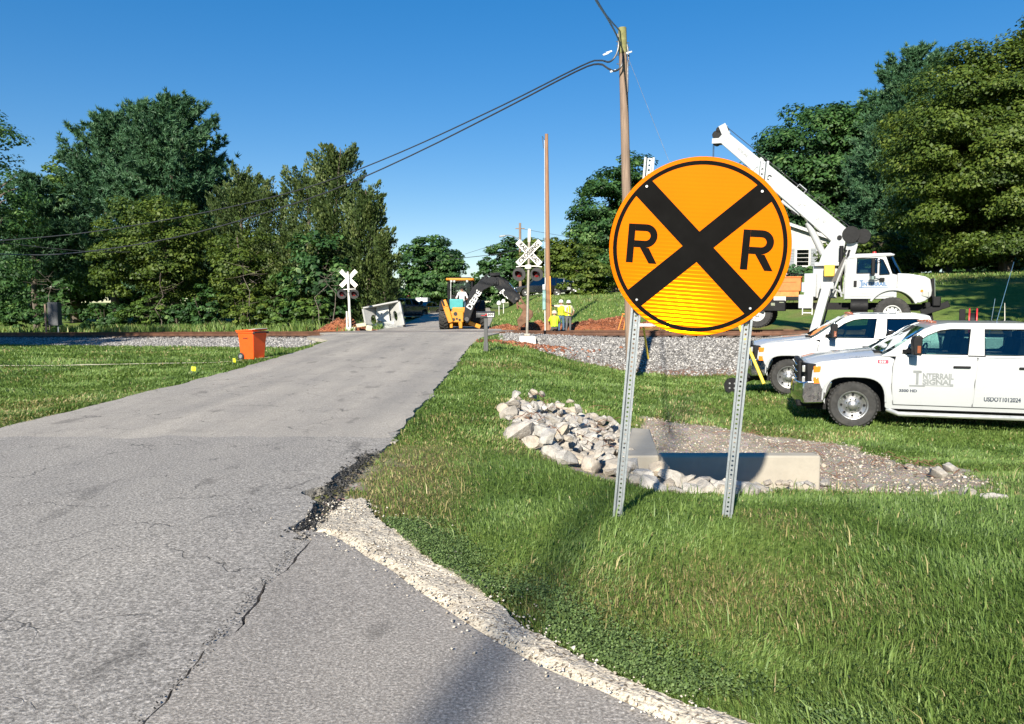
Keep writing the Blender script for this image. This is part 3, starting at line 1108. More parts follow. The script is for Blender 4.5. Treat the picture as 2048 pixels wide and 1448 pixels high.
def crown_cedar(H, R0, z0, seed, n=9000, spray=.21, power=.55, arms=46, lobes=0):
    """red cedar: an uneven column of upward sprays with many projecting plumes and a ragged tip"""
    r = np.random.default_rng(seed)
    def prof(f):
        return np.clip(1 - f, 0, 1) ** power * (.70 + .30 * np.sin(np.clip(f * 2.4 + .35, 0, 3.1)))
    n = int(n * 2.0)
    n0 = int(n * .45)
    f = r.uniform(0, 1, n0) ** 1.2
    az = r.uniform(0, 6.283, n0)
    rad = R0 * .72 * prof(f) * r.uniform(.35, 1.0, n0) ** .6 * (.65 + .7 * vnoise(az * 1.6, f * 9, 1.0, seed))
    P0 = np.stack([np.cos(az) * rad, np.sin(az) * rad, z0 + (H * .93 - z0) * f], 1)
    D0 = np.stack([np.cos(az) * .55, np.sin(az) * .55, np.full(n0, .9)], 1)
    t0 = np.clip(.38 + .5 * (vnoise(az * 2, f * 12, 1.0, seed + 1) - .5), 0, 1)
    # plumes: upswept branch ends that break the outline
    Ps, Ds, Ts = [P0], [D0], [t0]
    per = max(20, int((n - n0) / arms))
    for k in range(arms):
        ff = r.uniform(0, .97) ** .9 if k > 2 else .93 + .02 * k
        a = r.uniform(0, 6.283)
        base = np.array([math.cos(a), math.sin(a), 0]) * R0 * prof(np.array([ff]))[0] * r.uniform(.45, .85)
        base[2] = z0 + (H * .93 - z0) * ff
        L = R0 * r.uniform(.30, .75) * (1 - .35 * ff) + .25
        d = unit(np.array([math.cos(a) * .75, math.sin(a) * .75, r.uniform(.45, 1.4)]) + r.normal(0, .15, 3))
        s = r.uniform(0, 1, per)
        w = (.34 * (1 - s) + .05) * L
        p = base + d * (s * L)[:, None] + r.normal(0, 1, (per, 3)) * w[:, None] * .55
        Ps.append(p); Ds.append(np.repeat(d[None], per, 0) + np.array([0, 0, .35])); Ts.append(np.full(per, np.clip(r.normal(.52, .16), 0, 1)))
    P, D, T = np.concatenate(Ps), np.concatenate(Ds), np.concatenate(Ts)
    m = len(P)
    D = unit(D + r.normal(0, .38, (m, 3)))
    L = spray * r.uniform(.5, 1.3, m)
    w = unit(np.cross(D, r.normal(size=(m, 3)))) * (L * .24)[:, None]
    V = np.stack([P, P + D * (L * .5)[:, None] - w, P + D * L[:, None], P + D * (L * .5)[:, None] + w], 1).reshape(-1, 3)
    tint = np.clip(T + r.normal(0, .15, m), 0, 1)
    return V, np.arange(m * 4).reshape(m, 4), np.repeat(tint, 4)


def plant(name, label, cat, x, y, group, crown, leafm, trunk=None, trunk_mat=None, rz=0.0, zoff=-.05, crown_name='crown', extra=None):
    root = thing(name, label, cat, (x, y, gh(x, y) + zoff), rz, group)
    if trunk is not None: trunk.build('trunk', trunk_mat or M_BARK, root, recalc=False)
    V, F, T = crown
    np_mesh(crown_name, V, F, leafm, root, {'tint': T})
    if extra: extra(root)
    return root


def behind_track(px, Y):
    u = (px - CX) / F_PX
    return (Y - 1.5) / (1 + TK * u)


def tree_at(kind, px, ptop, Y, halfw_px, label, group, seed, leafm=None, base_px=None, name=None, dens=1.0, **kw):
    """a tree whose top stands at pixel (px, ptop) at distance Y, half as wide as halfw_px"""
    if px < 800 and Y < 80: Y = behind_track(px, Y)
    top = at(px, ptop, Y)
    x = top.x
    z = gh(x, Y)
    H = top.z - z
    Rr = halfw_px * Y / F_PX
    if kind == 'broad':
        z0 = kw.pop('z0', .18) * H
        rz = (H - z0) / 2
        leaf = kw.pop('leaf', .20) * .84 * (Y / 50) ** .6
        area = (Rr * rz * 2 + Rr * Rr)
        clumps = int(kw.pop('clumps', 150) * dens * max(.5, (area / 40)) ** .5)
        per = int(kw.pop('per', 62) * 1.45 * max(.6, area / 40) ** .45)
        c = crown_broadleaf(Rr, kw.pop('depth', Rr * .9), z0, H * .97, seed, clumps=clumps, per=per, leaf=leaf, **kw)
        rr = random.Random(seed)
        limbs = [(H * rr.uniform(.22, .6), rr.uniform(0, 6.28), Rr * rr.uniform(.6, .95), rr.uniform(.4, 1.1), .02 * H * .4) for _ in range(9)]
        t = trunk_mesh(H, .024 * H + .06, limbs, seed)
        return plant(name or 'broadleaf_tree', label, 'tree', x, Y, group, c, leafm or LEAF_GREEN, t)
    if kind == 'pine':
        z0 = kw.pop('z0', .12) * H
        V, F, T, limbs = crown_pine(H, Rr, z0, seed, **kw)
        t = trunk_mesh(H, .018 * H + .06, [l for i, l in enumerate(limbs) if i % 3 == 0], seed, top=.97)
        return plant(name or 'pine_tree', label, 'tree', x, Y, group, (V, F, T), leafm or LEAF_PINE, t)
    if kind == 'cedar':
        z0 = kw.pop('z0', .06) * H
        c = crown_cedar(H, Rr, z0, seed, **kw)
        t = trunk_mesh(H, .016 * H + .05, [], seed, top=.95)
        return plant(name or 'cedar_tree', label, 'tree', x, Y, group, c, leafm or LEAF_CEDAR, t)


G_L = 'trees beyond the track left of the road'
G_R = 'trees behind the crane truck'
G_C = 'trees beyond the crossing'

# ---- left of the road
tree_at('pine', 335, 195, 53, 118, 'tallest blue green pine left of the road, its plumed top highest of that wood', G_L, 11, whorls=23, per=12, tuft=17, z0=.14, ragged=.38, top_r=.32)
tree_at('pine', 215, 228, 56, 112, 'second tallest dark pine, just left of the tallest pine', G_L, 12, whorls=21, per=11, tuft=17, z0=.14, top_r=.34)
tree_at('pine', 285, 205, 59, 90, 'pine whose pale top shows between the two tallest pines', G_L, 27, whorls=19, per=10, tuft=15, z0=.2, top_r=.3)
tree_at('broad', 135, 275, 60, 62, 'light green broadleaf tree peeping out behind the left side of the pines', G_L, 13, LEAF_GREEN, z0=.3)
tree_at('pine', 60, 352, 50, 72, 'lower pine with bare dead limbs near the left edge of the wood', G_L, 14, whorls=14, per=10, tuft=15, z0=.32, top_r=.35)
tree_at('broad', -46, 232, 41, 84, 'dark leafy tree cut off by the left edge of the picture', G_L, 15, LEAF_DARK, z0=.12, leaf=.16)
tree_at('pine', 418, 318, 57, 95, 'shorter pine filling the gap right of the tallest pine', G_L, 16, whorls=16, per=11, tuft=16, z0=.16, top_r=.35)
tree_at('broad', 318, 366, 46, 105, 'round olive green broadleaf tree in front of the tallest pine', G_L, 17, LEAF_OLIVE, z0=.16, leaf=.15, dens=1.3, per=85)
tree_at('cedar', 487, 326, 51, 92, 'shaggy cedar with a forked top right of the olive tree', G_L, 18, n=13000, arms=70, power=.42)
tree_at('broad', 478, 425, 46, 76, 'thin yellow green tree with visible stems in front of the shaggy cedar', G_L, 19, LEAF_OLIVE, z0=.1, leaf=.15, dens=.9)
tree_at('cedar', 548, 368, 50, 80, 'small cedar between the thin yellow green tree and the spire cedar', G_L, 20, n=10000, power=.40, arms=60)
tree_at('cedar', 616, 336, 49, 88, 'broad cedar with a ragged flat top left of the spire cedar', G_L, 21, n=13000, power=.32, arms=70)
tree_at('cedar', 674, 280, 48, 104, 'spire shaped cedar whose narrow tip rises above the far crossing signal', G_L, 22, n=16000, power=.85, arms=85)
tree_at('cedar', 728, 365, 47.5, 70, 'outermost cedar of the wood, leaning its sprays over the road', G_L, 23, n=12500, power=.5, arms=75)
tree_at('cedar', 768, 462, 47.2, 34, 'thin low cedar at the very right end of the left wood', G_L, 26, n=4500, power=.5, arms=40)
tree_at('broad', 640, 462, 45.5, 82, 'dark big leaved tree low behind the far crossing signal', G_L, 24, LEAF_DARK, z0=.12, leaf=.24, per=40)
# filling wood behind so that little sky shows low down
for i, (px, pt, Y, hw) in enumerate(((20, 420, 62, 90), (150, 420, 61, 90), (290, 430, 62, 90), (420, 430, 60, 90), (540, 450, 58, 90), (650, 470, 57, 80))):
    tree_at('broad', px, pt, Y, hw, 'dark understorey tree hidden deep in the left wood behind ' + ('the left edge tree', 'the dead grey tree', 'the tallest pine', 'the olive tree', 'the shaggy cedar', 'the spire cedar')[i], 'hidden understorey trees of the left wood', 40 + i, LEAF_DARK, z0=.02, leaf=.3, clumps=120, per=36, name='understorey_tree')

# ---- shrubs along the far side of the track, left
G_S = 'shrubs along the far side of the track'
SH = [(490, 578, 43.5, 46, LEAF_OLIVE, 'yellow green shrub behind the orange bin'),
      (558, 590, 43.6, 40, LEAF_GREEN, 'mid green shrub right of the shrub behind the orange bin'),
      (622, 590, 43.2, 40, LEAF_GREEN, 'leafy shrub just left of the far crossing signal'),
      (410, 575, 44, 46, LEAF_DARK, 'dark shrub left of the yellow green shrub behind the bin'),
      (285, 590, 43.5, 48, LEAF_GREEN, 'green shrub under the olive broadleaf tree'),
      (210, 605, 44.5, 44, LEAF_DARK, 'dark shrub in the shade under the tall pines'),
      (350, 605, 45, 44, LEAF_DARK, 'dark low shrub in shade between the green shrub and the bin'),
      (60, 590, 43, 60, LEAF_DARK, 'dark shrub in the shade at the far left of the track')]
for i, (px, pt, Y, hw, lm, lb) in enumerate(SH):
    Y = behind_track(px, Y)
    top = at(px, pt, Y); x = top.x; H = top.z - gh(x, Y); Rr = hw * Y / F_PX
    c = crown_broadleaf(Rr, Rr * .8, 0.02, H, 60 + i, clumps=70, per=48, leaf=.14, fill=.6)
    t = MB(); rr = random.Random(i)
    for k in range(5):
        a = rr.uniform(0, 6.28); t.tube([(0, 0, -.1), (math.cos(a) * Rr * .25, math.sin(a) * Rr * .25, H * .4), (math.cos(a) * Rr * .5, math.sin(a) * Rr * .4, H * .8)], .03, 5, .01)
    r_o = thing('shrub', lb, 'shrub', (x, Y, gh(x, Y) - .05), 0, G_S)
    t.build('stem', M_BARK, r_o, recalc=False)
    np_mesh('foliage', c[0], c[1], lm, r_o, {'tint': c[2]})

# bare grey stems standing at the wood's edge
def bare_stems(px, Y, h, seed, label, n=6, dead=True):
    Y = behind_track(px, Y)
    x = px_x(px, Y)
    root = thing('bare_tree', label, 'tree', (x, Y, gh(x, Y) - .05), 0, 'bare stems at the edge of the left wood')
    r = random.Random(seed)
    t = MB()
    p = [(0, 0, -.2)]
    for k in range(1, 6): p.append((r.uniform(-.12, .12) * k, r.uniform(-.1, .1) * k, h * k / 5))
    t.tube(p, .036, 6, .010)
    t.build('trunk', M_DEAD, root, recalc=False)
    b = MB()
    for k in range(n * 3):
        z = h * r.uniform(.2, .95); a = r.uniform(0, 6.28); L = r.uniform(.6, 1.9)
        c0 = Vector((r.uniform(-.1, .1), 0, z)); e = Vector((math.cos(a), math.sin(a), r.uniform(-.25, .5)))
        b.tube([c0, c0 + e * L * .5 + Vector((0, 0, -.05)), c0 + e * L + Vector((r.uniform(-.2, .2), 0, r.uniform(-.3, .2)))], .011, 4, .004)
    b.build('branch', M_DEAD, root, recalc=False)


bare_stems(98, 42.5, 4.6, 1, 'dead grey tree with drooping bare twigs left of the pines', 9)
bare_stems(318, 43.5, 4.2, 2, 'bare forked sapling under the olive broadleaf tree', 4)
bare_stems(500, 43.0, 4.4, 3, 'slim bare stem behind the yellow green shrub', 4)
bare_stems(640, 42.6, 3.6, 4, 'pale leaning bare stem left of the far crossing signal', 3)
bare_stems(664, 43.2, 4.0, 5, 'crooked bare sapling close behind the far crossing signal', 4)

# ---- beyond the crossing
tree_at('broad', 866, 472, 92, 66, 'big round tree standing alone at the far end of the road', G_C, 70, LEAF_DARK, z0=.03, clumps=200, per=70)
tree_at('broad', 770, 548, 96, 50, 'low far tree between the left wood and the lone round tree', G_C, 71, LEAF_DARK, z0=.02)
tree_at('broad', 1022, 478, 88, 60, 'dark tree behind the near crossing signal', G_C, 72, LEAF_DARK, z0=.03)
tree_at('broad', 955, 545, 99, 40, 'low far tree seen between backhoe cab and boom', G_C, 73, LEAF_DARK, z0=.02)
tree_at('broad', 1098, 470, 84, 62, 'olive tinted tree right behind the new wooden pole', G_C, 74, LEAF_OLIVE, z0=.03)
tree_at('broad', 1160, 462, 82, 56, 'olive tree between the new pole and the old utility pole, beyond the bushy tree', G_C, 75, LEAF_OLIVE, z0=.03)
tree_at('broad', 1232, 318, 76, 88, 'tall dark tree behind the old utility pole', G_C, 76, LEAF_DARK, z0=.05, clumps=210, per=66)
tree_at('broad', 1180, 488, 63, 58, 'bushy tree leafy to the ground on the lawn behind the workers', G_C, 77, LEAF_OLIVE, z0=0.0, leaf=.17, clumps=170, name='bushy_tree')
tree_at('broad', 1300, 430, 74, 75, 'dark tree mostly hidden behind the round warning sign', G_C, 78, LEAF_DARK, z0=.02)
tree_at('broad', 1400, 420, 76, 75, 'dark tree showing left of the crane boom above the sign', G_C, 79, LEAF_DARK, z0=.02)

# ---- right
tree_at('broad', 1548, 300, 82, 72, 'pale blue green tree behind the middle of the crane boom', G_R, 80, LEAF_PINE, z0=.1)
tree_at('broad', 1485, 400, 86, 60, 'dark tree below the crane boom beside the white house', G_R, 81, LEAF_DARK, z0=.05)
tree_at('broad', 1700, 172, 82, 138, 'broad leafy dark green tree above the crane turret', G_R, 82, LEAF_DARK, z0=.1, leaf=.22, clumps=210, per=80, lobes=9)
tree_at('pine', 1835, 98, 70, 118, 'tall dark pine between the leafy dark tree and the golden green one', G_R, 83, whorls=22, per=12, tuft=17, z0=.1, top_r=.35)
tree_at('pine', 1775, 215, 69, 70, 'shorter pine left of the tall dark pine at right', G_R, 84, whorls=17, per=11, tuft=16, z0=.1, top_r=.35)
tree_at('broad', 2035, 40, 50, 180, 'huge golden green tree filling the right edge, boughs sweeping low', G_R, 85, LEAF_OLIVE, z0=.07, leaf=.16, clumps=380, per=150, lobes=11, hang=.5, squash=.45)
tree_at('broad', 1745, 452, 58, 84, 'brownish green low tree right behind the crane turret', G_R, 86, LEAF_OLIVE, z0=.02, leaf=.17, squash=.45)
tree_at('broad', 1640, 395, 84, 80, 'dark tree behind the roof of the white house', G_R, 87, LEAF_DARK, z0=.02)
tree_at('broad', 1880, 390, 61, 90, 'shaded tree behind the low boughs of the golden green tree', G_R, 88, LEAF_DARK, z0=.1)
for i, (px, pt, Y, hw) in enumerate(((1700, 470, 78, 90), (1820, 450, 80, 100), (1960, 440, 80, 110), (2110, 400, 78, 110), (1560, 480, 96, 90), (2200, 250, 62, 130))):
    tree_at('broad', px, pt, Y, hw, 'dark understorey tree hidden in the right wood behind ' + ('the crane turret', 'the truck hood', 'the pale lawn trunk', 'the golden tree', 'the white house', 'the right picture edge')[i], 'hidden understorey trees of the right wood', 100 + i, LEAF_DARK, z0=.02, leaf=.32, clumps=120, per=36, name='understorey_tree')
# visible trunks under the golden tree
for i, (px, Y, h, lb) in enumerate(((1896, 55, 5.5, 'pale trunked tree standing on the shaded lawn right of the truck grille'), (1934, 58, 5.5, 'slim trunked tree right of the pale trunk on the shaded lawn'))):
    x = px_x(px, Y)
    c = crown_broadleaf(2.6, 2.4, h * .55, h * 1.35, 130 + i, clumps=80, per=60, leaf=.2)
    plant('lawn_tree', lb, 'tree', x, Y, G_R, c, LEAF_OLIVE, trunk_mesh(h * 1.2, .2, [(h * .6, 1, 2, 1, .06), (h * .7, 4, 2, 1, .06)], i))
# trees beside the camera, out of the frame: they shade the left end of the track
for i, (x, y, H) in enumerate(((-29.5, 24, 14.5), (-34, 28, 13.5), (-36, 20, 16), (-39, 33, 14), (19.6, 20.5, 21), (24, 18, 22), (28, 27, 15), (31, 34, 13))):
    R_ = 4.6 if x < 0 else 3.3 + .5 * (x > 20)
    c = crown_broadleaf(R_, R_, 1.2, H, 150 + i, clumps=150, per=60, leaf=.3)
    plant('shade_tree', 'tall tree left of the picture whose shade falls on the track' if x < 0 else 'tall tree right of the picture whose shade darkens the far lawn', 'tree', x, y, 'shade trees left of the lawn' if x < 0 else 'shade trees right of the pickups', c, LEAF_GREEN, trunk_mesh(H, .3, [], i))


# ---------------------------------------------------------------- grass: blades as one mesh
def grass_ok(x, y):
    g = 1 - np.clip(dirt_mask(x, y) * 1.0 + clay_mask(x, y) + ballast_mask(x, y) * 1.2, 0, 1)
    g = np.where(inside_paving(x, y, -.01), 0, g)
    pd = np.abs(y - np.interp(x, [-19, -13, -6.75], [19.3, 20.2, 21.75]))
    g = np.where((x < -6.7) & (x > -20), g * sm(.08, .26, pd), g)
    return g


def blades(n, x0, x1, y0, y1, seed, h, w, hv=.45, segs=2, dens=None):
    r = np.random.default_rng(seed)
    # more blades near the camera: y drawn with density ~ 1/y^p
    u = r.uniform(0, 1, n)
    p = 1.4
    y = ((y0 ** (1 - p)) * (1 - u) + (y1 ** (1 - p)) * u) ** (1 / (1 - p))
    x = r.uniform(x0, x1, n)
    if dens is not None: x = dens(u, y, r)
    keep = r.uniform(0, 1, len(x)) < grass_ok(x, y)
    x, y = x[keep], y[keep]; n = len(x)
    z = ground_h(x, y) - .01
    tall = .75 + .55 * fbm(x, y, 1.1, 200) ** 1.3 * 1.25
    H = h * r.uniform(1 - hv, 1 + hv, n) * tall * (1 + .05 * np.maximum(0, y - 6))
    W = w * r.uniform(.6, 1.3, n) * (1 + .10 * np.maximum(0, y - 4))
    # wind rows: blades lie over in drifting directions
    a = 6.283 * fbm(x, y, .9, 210) * 1.6 + r.normal(0, .9, n)
    lean = np.abs(r.normal(.45, .35, n)) + .1
    dx, dy = np.cos(a) * lean, np.sin(a) * lean
    sa = a + 1.57 + r.normal(0, .5, n)
    sx, sy = np.cos(sa) * W / 2, np.sin(sa) * W / 2
    b = np.stack([x, y, z], 1)
    mid = b + np.stack([dx * H * .32, dy * H * .32, H * .62], 1)
    tip = b + np.stack([dx * H * .95, dy * H * .95, H * (1.0 - .25 * np.minimum(lean, 1.2))], 1)
    s = np.stack([sx, sy, np.zeros(n)], 1)
    V = np.stack([b - s, b + s, mid + s * .75, mid - s * .75, tip], 1).reshape(-1, 3)
    i = np.arange(n)[:, None] * 5
    T = np.concatenate([i + np.array([[0, 1, 2]]), i + np.array([[0, 2, 3]]), i + np.array([[3, 2, 4]])])
    dm = dry_mask(x, y)
    t = np.clip(.40 + .45 * (fbm(x, y, .7, 220) - .5) + r.normal(0, .13, n), .02, .66)
    isdry = r.uniform(0, 1, n) < (.018 + dm * .38)
    t = np.where(isdry, r.uniform(.80, 1, n), t)
    return V, T, np.repeat(t, 5)


GRASS = leaf_mat('grass_blade', [(0, (.050, .086, .024)), (.3, (.112, .186, .042)), (.5, (.174, .264, .066)), (.68, (.24, .325, .10)), (.8, (.34, .29, .11)), (1, (.50, .42, .23))], .28, .5)


def dens_right(u, y, r):
    lo = np.where(y < 5.4, apron_x(y) - .1, -1.45); lo = np.where(y < 6.3, np.minimum(lo, gravel_x(y) - .1), lo)
    hi = y * .70 + .6
    return lo + (hi - lo) * r.uniform(0, 1, len(y))


def dens_left(u, y, r):
    return r.uniform(0, 1, len(y)) * (-6.3 + y * .72) - y * .72


def gather(parts):
    V, T, A, o = [], [], [], 0
    for v, t, a in parts:
        V.append(v); T.append(t + o); A.append(a); o += len(v)
    return np.concatenate(V), np.concatenate(T), np.concatenate(A)


V, T, A = gather([blades(215000, 0, 1, 2.2, 9.5, 1, .039, .0058, dens=dens_right),
                  blades(5000, 0, 1, 2.4, 8.5, 11, .11, .007, dens=dens_right),
                  blades(135000, 0, 1, 8.8, 31, 2, .042, .010, dens=dens_right)])
tag(np_mesh('grass', V, T, GRASS, attrs={'tint': A}), 'mown green grass of the verge and lawn right of the road', 'grass', kind='stuff')
V, T, A = blades(110000, 0, 1, 10, 41, 3, .045, .011, dens=dens_left)
tag(np_mesh('grass', V, T, GRASS, attrs={'tint': A}), 'mown green lawn left of the road behind the orange bin', 'grass', kind='stuff')


# tall weeds beyond the track on the left, and along the far lawn
def weeds(n, seed, xr, yr, h, w):
    r = np.random.default_rng(seed)
    x = r.uniform(*xr, n); y = r.uniform(*yr, n) - TK * track_s(x) * (yr[0] < 42)
    k = (r.uniform(0, 1, n) < fbm(x, y, .6, seed) * 1.5 - .15) & ~inside_paving(x, y, -.1) & (clay_mask(x, y) < .3)
    x, y = x[k], y[k]; n = len(x); z = ground_h(x, y)
    H = h * r.uniform(.4, 1.3, n) * (.4 + fbm(x, y, .5, seed + 3))
    a = r.uniform(0, 6.283, n)
    s = np.stack([np.cos(a) * w, np.sin(a) * w, np.zeros(n)], 1) * r.uniform(.6, 1.3, n)[:, None]
    b = np.stack([x, y, z], 1)
    tip = b + np.stack([r.normal(0, .3, n) * H, r.normal(0, .3, n) * H, H], 1)
    mid = b * .5 + tip * .5 + np.stack([np.zeros(n), np.zeros(n), H * .12], 1)
    V = np.stack([b - s * .5, b + s * .5, mid + s, mid - s, tip], 1).reshape(-1, 3)
    i = np.arange(n)[:, None] * 5
    T = np.concatenate([i + np.array([[0, 1, 2]]), i + np.array([[0, 2, 3]]), i + np.array([[3, 2, 4]])])
    return V, T, np.repeat(np.clip(r.normal(.45, .2, n), 0, 1), 5)


V, T, A = gather([weeds(9000, 5, (-27, -8.7), (40.2, 44), .6, .03), weeds(2500, 6, (-9.6, -7.6), (44.6, 52), .5, .03), weeds(4500, 7, (-45, -24), (40.2, 43), .5, .035)])
tag(np_mesh('weeds', V, T, GRASS, attrs={'tint': A}), 'tall pale weeds beyond the track below the left wood', 'weeds', kind='stuff')
V, T, A = weeds(52000, 8, (-1.4, 40), (42.4, 66), .16, .03)
tag(np_mesh('grass', V, T, GRASS, attrs={'tint': A}), 'grass of the rising lawn behind the workers beyond the track', 'grass', kind='stuff')


# low bluish clover mat beside the gravel
def clover():
    r = np.random.default_rng(44)
    n = 52000
    y = r.uniform(2.2, 5.6, n)
    off = np.abs(r.normal(0, .22, n))
    x = gravel_x(y) + off - .03 + (fbm(y, y * 0, 2, 3) - .5) * .2
    k = r.uniform(0, 1, n) < sm(.36, .62, fbm(x, y, 2.1, 48)) * sm(1.0, .35, off)
    k &= ~((x < gravel_x(y) - .02))
    x, y = x[k], y[k]; n = len(x)
    z = ground_h(x, y) + r.uniform(0, .055, n) + .02
    P = np.stack([x, y, z], 1)
    nm = unit(np.stack([r.normal(0, .6, n), r.normal(0, .6, n), np.ones(n)], 1))
    V, F = leaf_quads(P, nm, r.uniform(.007, .014, n), r, 1.2, .15)
    return V, F, np.repeat(np.clip(r.normal(.4, .2, n), 0, 1), 4)


CLOVER = leaf_mat('clover_leaf', [(0, (.06, .10, .032)), (.5, (.135, .205, .062)), (1, (.23, .30, .12))], .2)
V, F, A = clover()
tag(np_mesh('ground_cover', V, F, CLOVER, attrs={'tint': A}), 'bluish green creeping clover mat beside the pale gravel strip', 'clover', kind='stuff')
# ================================================================ SIGN, POLES, SIGNALS, MAILBOX, BIN
M_GALV = mat('galvanised_steel', (.27, .295, .31), .5, metal=.5, var=.12, vscale=14, bumps=.08, bscale=60)
M_WHITE = mat('white_paint', (.68, .68, .66), .4, var=.05, vscale=4, dirt=((.45, .42, .38), .25))
M_BLACK = mat('black_paint', (.012, .012, .013), .5, var=.3)
M_BLACKV = mat('black_vinyl', (.0045, .0042, .004), .7, var=.15, vscale=3, spec=.05)
M_CONC = mat('concrete', (.47, .44, .385), .85, var=.15, vscale=3, bumps=.35, bscale=25, dirt=((.25, .23, .19), .5))
M_CONCW = mat('white_concrete', (.62, .60, .56), .85, var=.10, vscale=4, bumps=.3, bscale=25, dirt=((.4, .36, .3), .4))
M_WOOD = mat('weathered_pole', (.235, .165, .12), .85, var=.3, vscale=4, bumps=.5, bscale=30, stretch=(6, 6, .35))
M_NEWWOOD = mat('new_treated_pole', (.27, .145, .08), .8, var=.28, vscale=4, bumps=.3, bscale=30, stretch=(6, 6, .35))
M_BOLT = mat('bolt_steel', (.5, .5, .5), .35, metal=.9)
M_CABLE = mat('cable_rubber', (.035, .036, .038), .4)
M_GUY = mat('steel_strand', (.35, .37, .38), .4, metal=.8)
M_GUARD = mat('yellow_guard', (.78, .56, .07), .5, var=.1)


def sign_sheeting():
    """yellow prismatic sheeting: fine horizontal ribs that spread the sun's glint upright"""
    m, nt, b, out = new_mat('yellow_sheeting')
    v = pos(nt, (1, 1, 1), obj=True)
    w = N(nt, 'ShaderNodeTexWave', wave_type='BANDS', bands_direction='Z', wave_profile='SIN')
    w.inputs['Scale'].default_value = 12.0
    w.inputs['Distortion'].default_value = .04
    w.inputs['Detail'].default_value = 1
    w.inputs['Detail Scale'].default_value = .6
    nt.links.new(v, w.inputs['Vector'])
    c = ramp(nt, noise(nt, v, 1.6, 3), [(.3, (.62, .138, .0)), (.7, (.66, .152, .0))])
    c2 = ramp(nt, w.outputs['Fac'], [(.0, .96), (1.0, 1.0)])
    nt.links.new(mixc(nt, 1.0, c, c2, 'MULTIPLY'), b.inputs['Base Color'])
    b.inputs['Roughness'].default_value = .45
    b.inputs['Specular IOR Level'].default_value = .03
    bp = N(nt, 'ShaderNodeBump'); bp.inputs['Strength'].default_value = .10; bp.inputs['Distance'].default_value = .004
    nt.links.new(w.outputs['Fac'], bp.inputs['Height'])
    g = N(nt, 'ShaderNodeBsdfGlossy'); g.inputs[0].default_value = (1.0, .72, .0, 1); g.inputs['Roughness'].default_value = .10
    # the sheeting's little prisms all lean upwards by the same angle
    geo = N(nt, 'ShaderNodeNewGeometry')
    tl_ = N(nt, 'ShaderNodeVectorMath', operation='ADD'); tl_.inputs[1].default_value = (0, 0, .31)
    nt.links.new(bp.outputs[0], tl_.inputs[0])
    nz_ = N(nt, 'ShaderNodeVectorMath', operation='NORMALIZE'); nt.links.new(tl_.outputs[0], nz_.inputs[0])
    nt.links.new(nz_.outputs[0], g.inputs['Normal'])
    ms = N(nt, 'ShaderNodeMixShader'); ms.inputs[0].default_value = .004
    nt.links.new(b.outputs[0], ms.inputs[1]); nt.links.new(g.outputs[0], ms.inputs[2])
    nt.links.new(ms.outputs[0], out.inputs['Surface'])
    return m


def channel_post(name, parent, u, z0, z1, y):
    """hat-section steel post, holes punched every 32 mm through its web"""
    m = MB()
    w, d, t, fl = .019, .034, .004, .010
    # flanges and side walls
    for s in (-1, 1):
        m.box((u + s * (w + fl / 2 + .006), y + 0, (z0 + z1) / 2), (fl, t, z1 - z0))
        m.bar((u + s * w, y + d, z0), (u + s * w, y + d, z1), .001, .001)
        x0, x1 = u + s * w, u + s * (w + .006)
        m.add([(x0, y + d, z0), (x1, y, z0), (x1, y, z1), (x0, y + d, z1), (x0 - s * t, y + d, z0), (x1 - s * t, y, z0), (x1 - s * t, y, z1), (x0 - s * t, y + d, z1)],
              [(0, 1, 2, 3), (7, 6, 5, 4), (0, 3, 7, 4), (1, 5, 6, 2), (0, 4, 5, 1), (3, 2, 6, 7)])
    # web, one square with an eight-sided hole per pitch
    pitch, hr = .032, .0078
    n = int((z1 - z0) / pitch)
    pitch = (z1 - z0) / n
    ring = [(math.cos(R(22.5 + 45 * k)) * hr, math.sin(R(22.5 + 45 * k)) * hr) for k in range(8)]
    for i in range(n):
        zc = z0 + (i + .5) * pitch
        sq = [(w, pitch / 2 * .41), (w * .41, pitch / 2), (-w * .41, pitch / 2), (-w, pitch / 2 * .41), (-w, -pitch / 2 * .41), (-w * .41, -pitch / 2), (w * .41, -pitch / 2), (w, -pitch / 2 * .41)]
        vs = [(u + p[0], y + d, zc + p[1]) for p in ring] + [(u + p[0], y + d, zc + p[1]) for p in sq] + [(u + p[0], y + d + .012, zc + p[1]) for p in ring]
        cs = [(w, pitch / 2), (-w, pitch / 2), (-w, -pitch / 2), (w, -pitch / 2)]
        vs += [(u + p[0], y + d, zc + p[1]) for p in cs]
        fs = [(k, (k + 1) % 8, 8 + (k + 1) % 8, 8 + k) for k in range(8)] + [(k, 16 + k, 16 + (k + 1) % 8, (k + 1) % 8) for k in range(8)]
        fs += [(8, 24, 9), (10, 25, 11), (12, 26, 13), (14, 27, 15)]
        m.add(vs, fs)
    return m.build(name, M_GALV, parent, recalc=False, smooth=False)


SGN_Y = 5.3
SGN_X, SGN_Z = (px_x(1245, SGN_Y) + px_x(1460, SGN_Y)) / 2, .165
sign = thing('warning_sign', 'round yellow railroad sign with black X and letters R on two steel posts', 'road sign', (SGN_X, SGN_Y, SGN_Z),
             rot=Euler((0, R(4.35), R(-14)), 'XYZ'))
ZC = 1.815
for u in (-.372, .372):
    channel_post('post', sign, u - .005, -.35, 2.40, .012)
SX = .0
M_YEL = sign_sheeting()
panel = MB().cyl((SX, .008, ZC), (SX, .0, ZC), .600, n=96).build('sign_panel', M_YEL, sign, bevel=.002)
rg = MB()
n = 96
vs, fs = [], []
for rr_, yy in ((.546, -.0016), (.573, -.0016), (.573, -.0002), (.546, -.0002)):
    vs += [(SX + rr_ * math.cos(2 * math.pi * k / n), yy, ZC + rr_ * math.sin(2 * math.pi * k / n)) for k in range(n)]
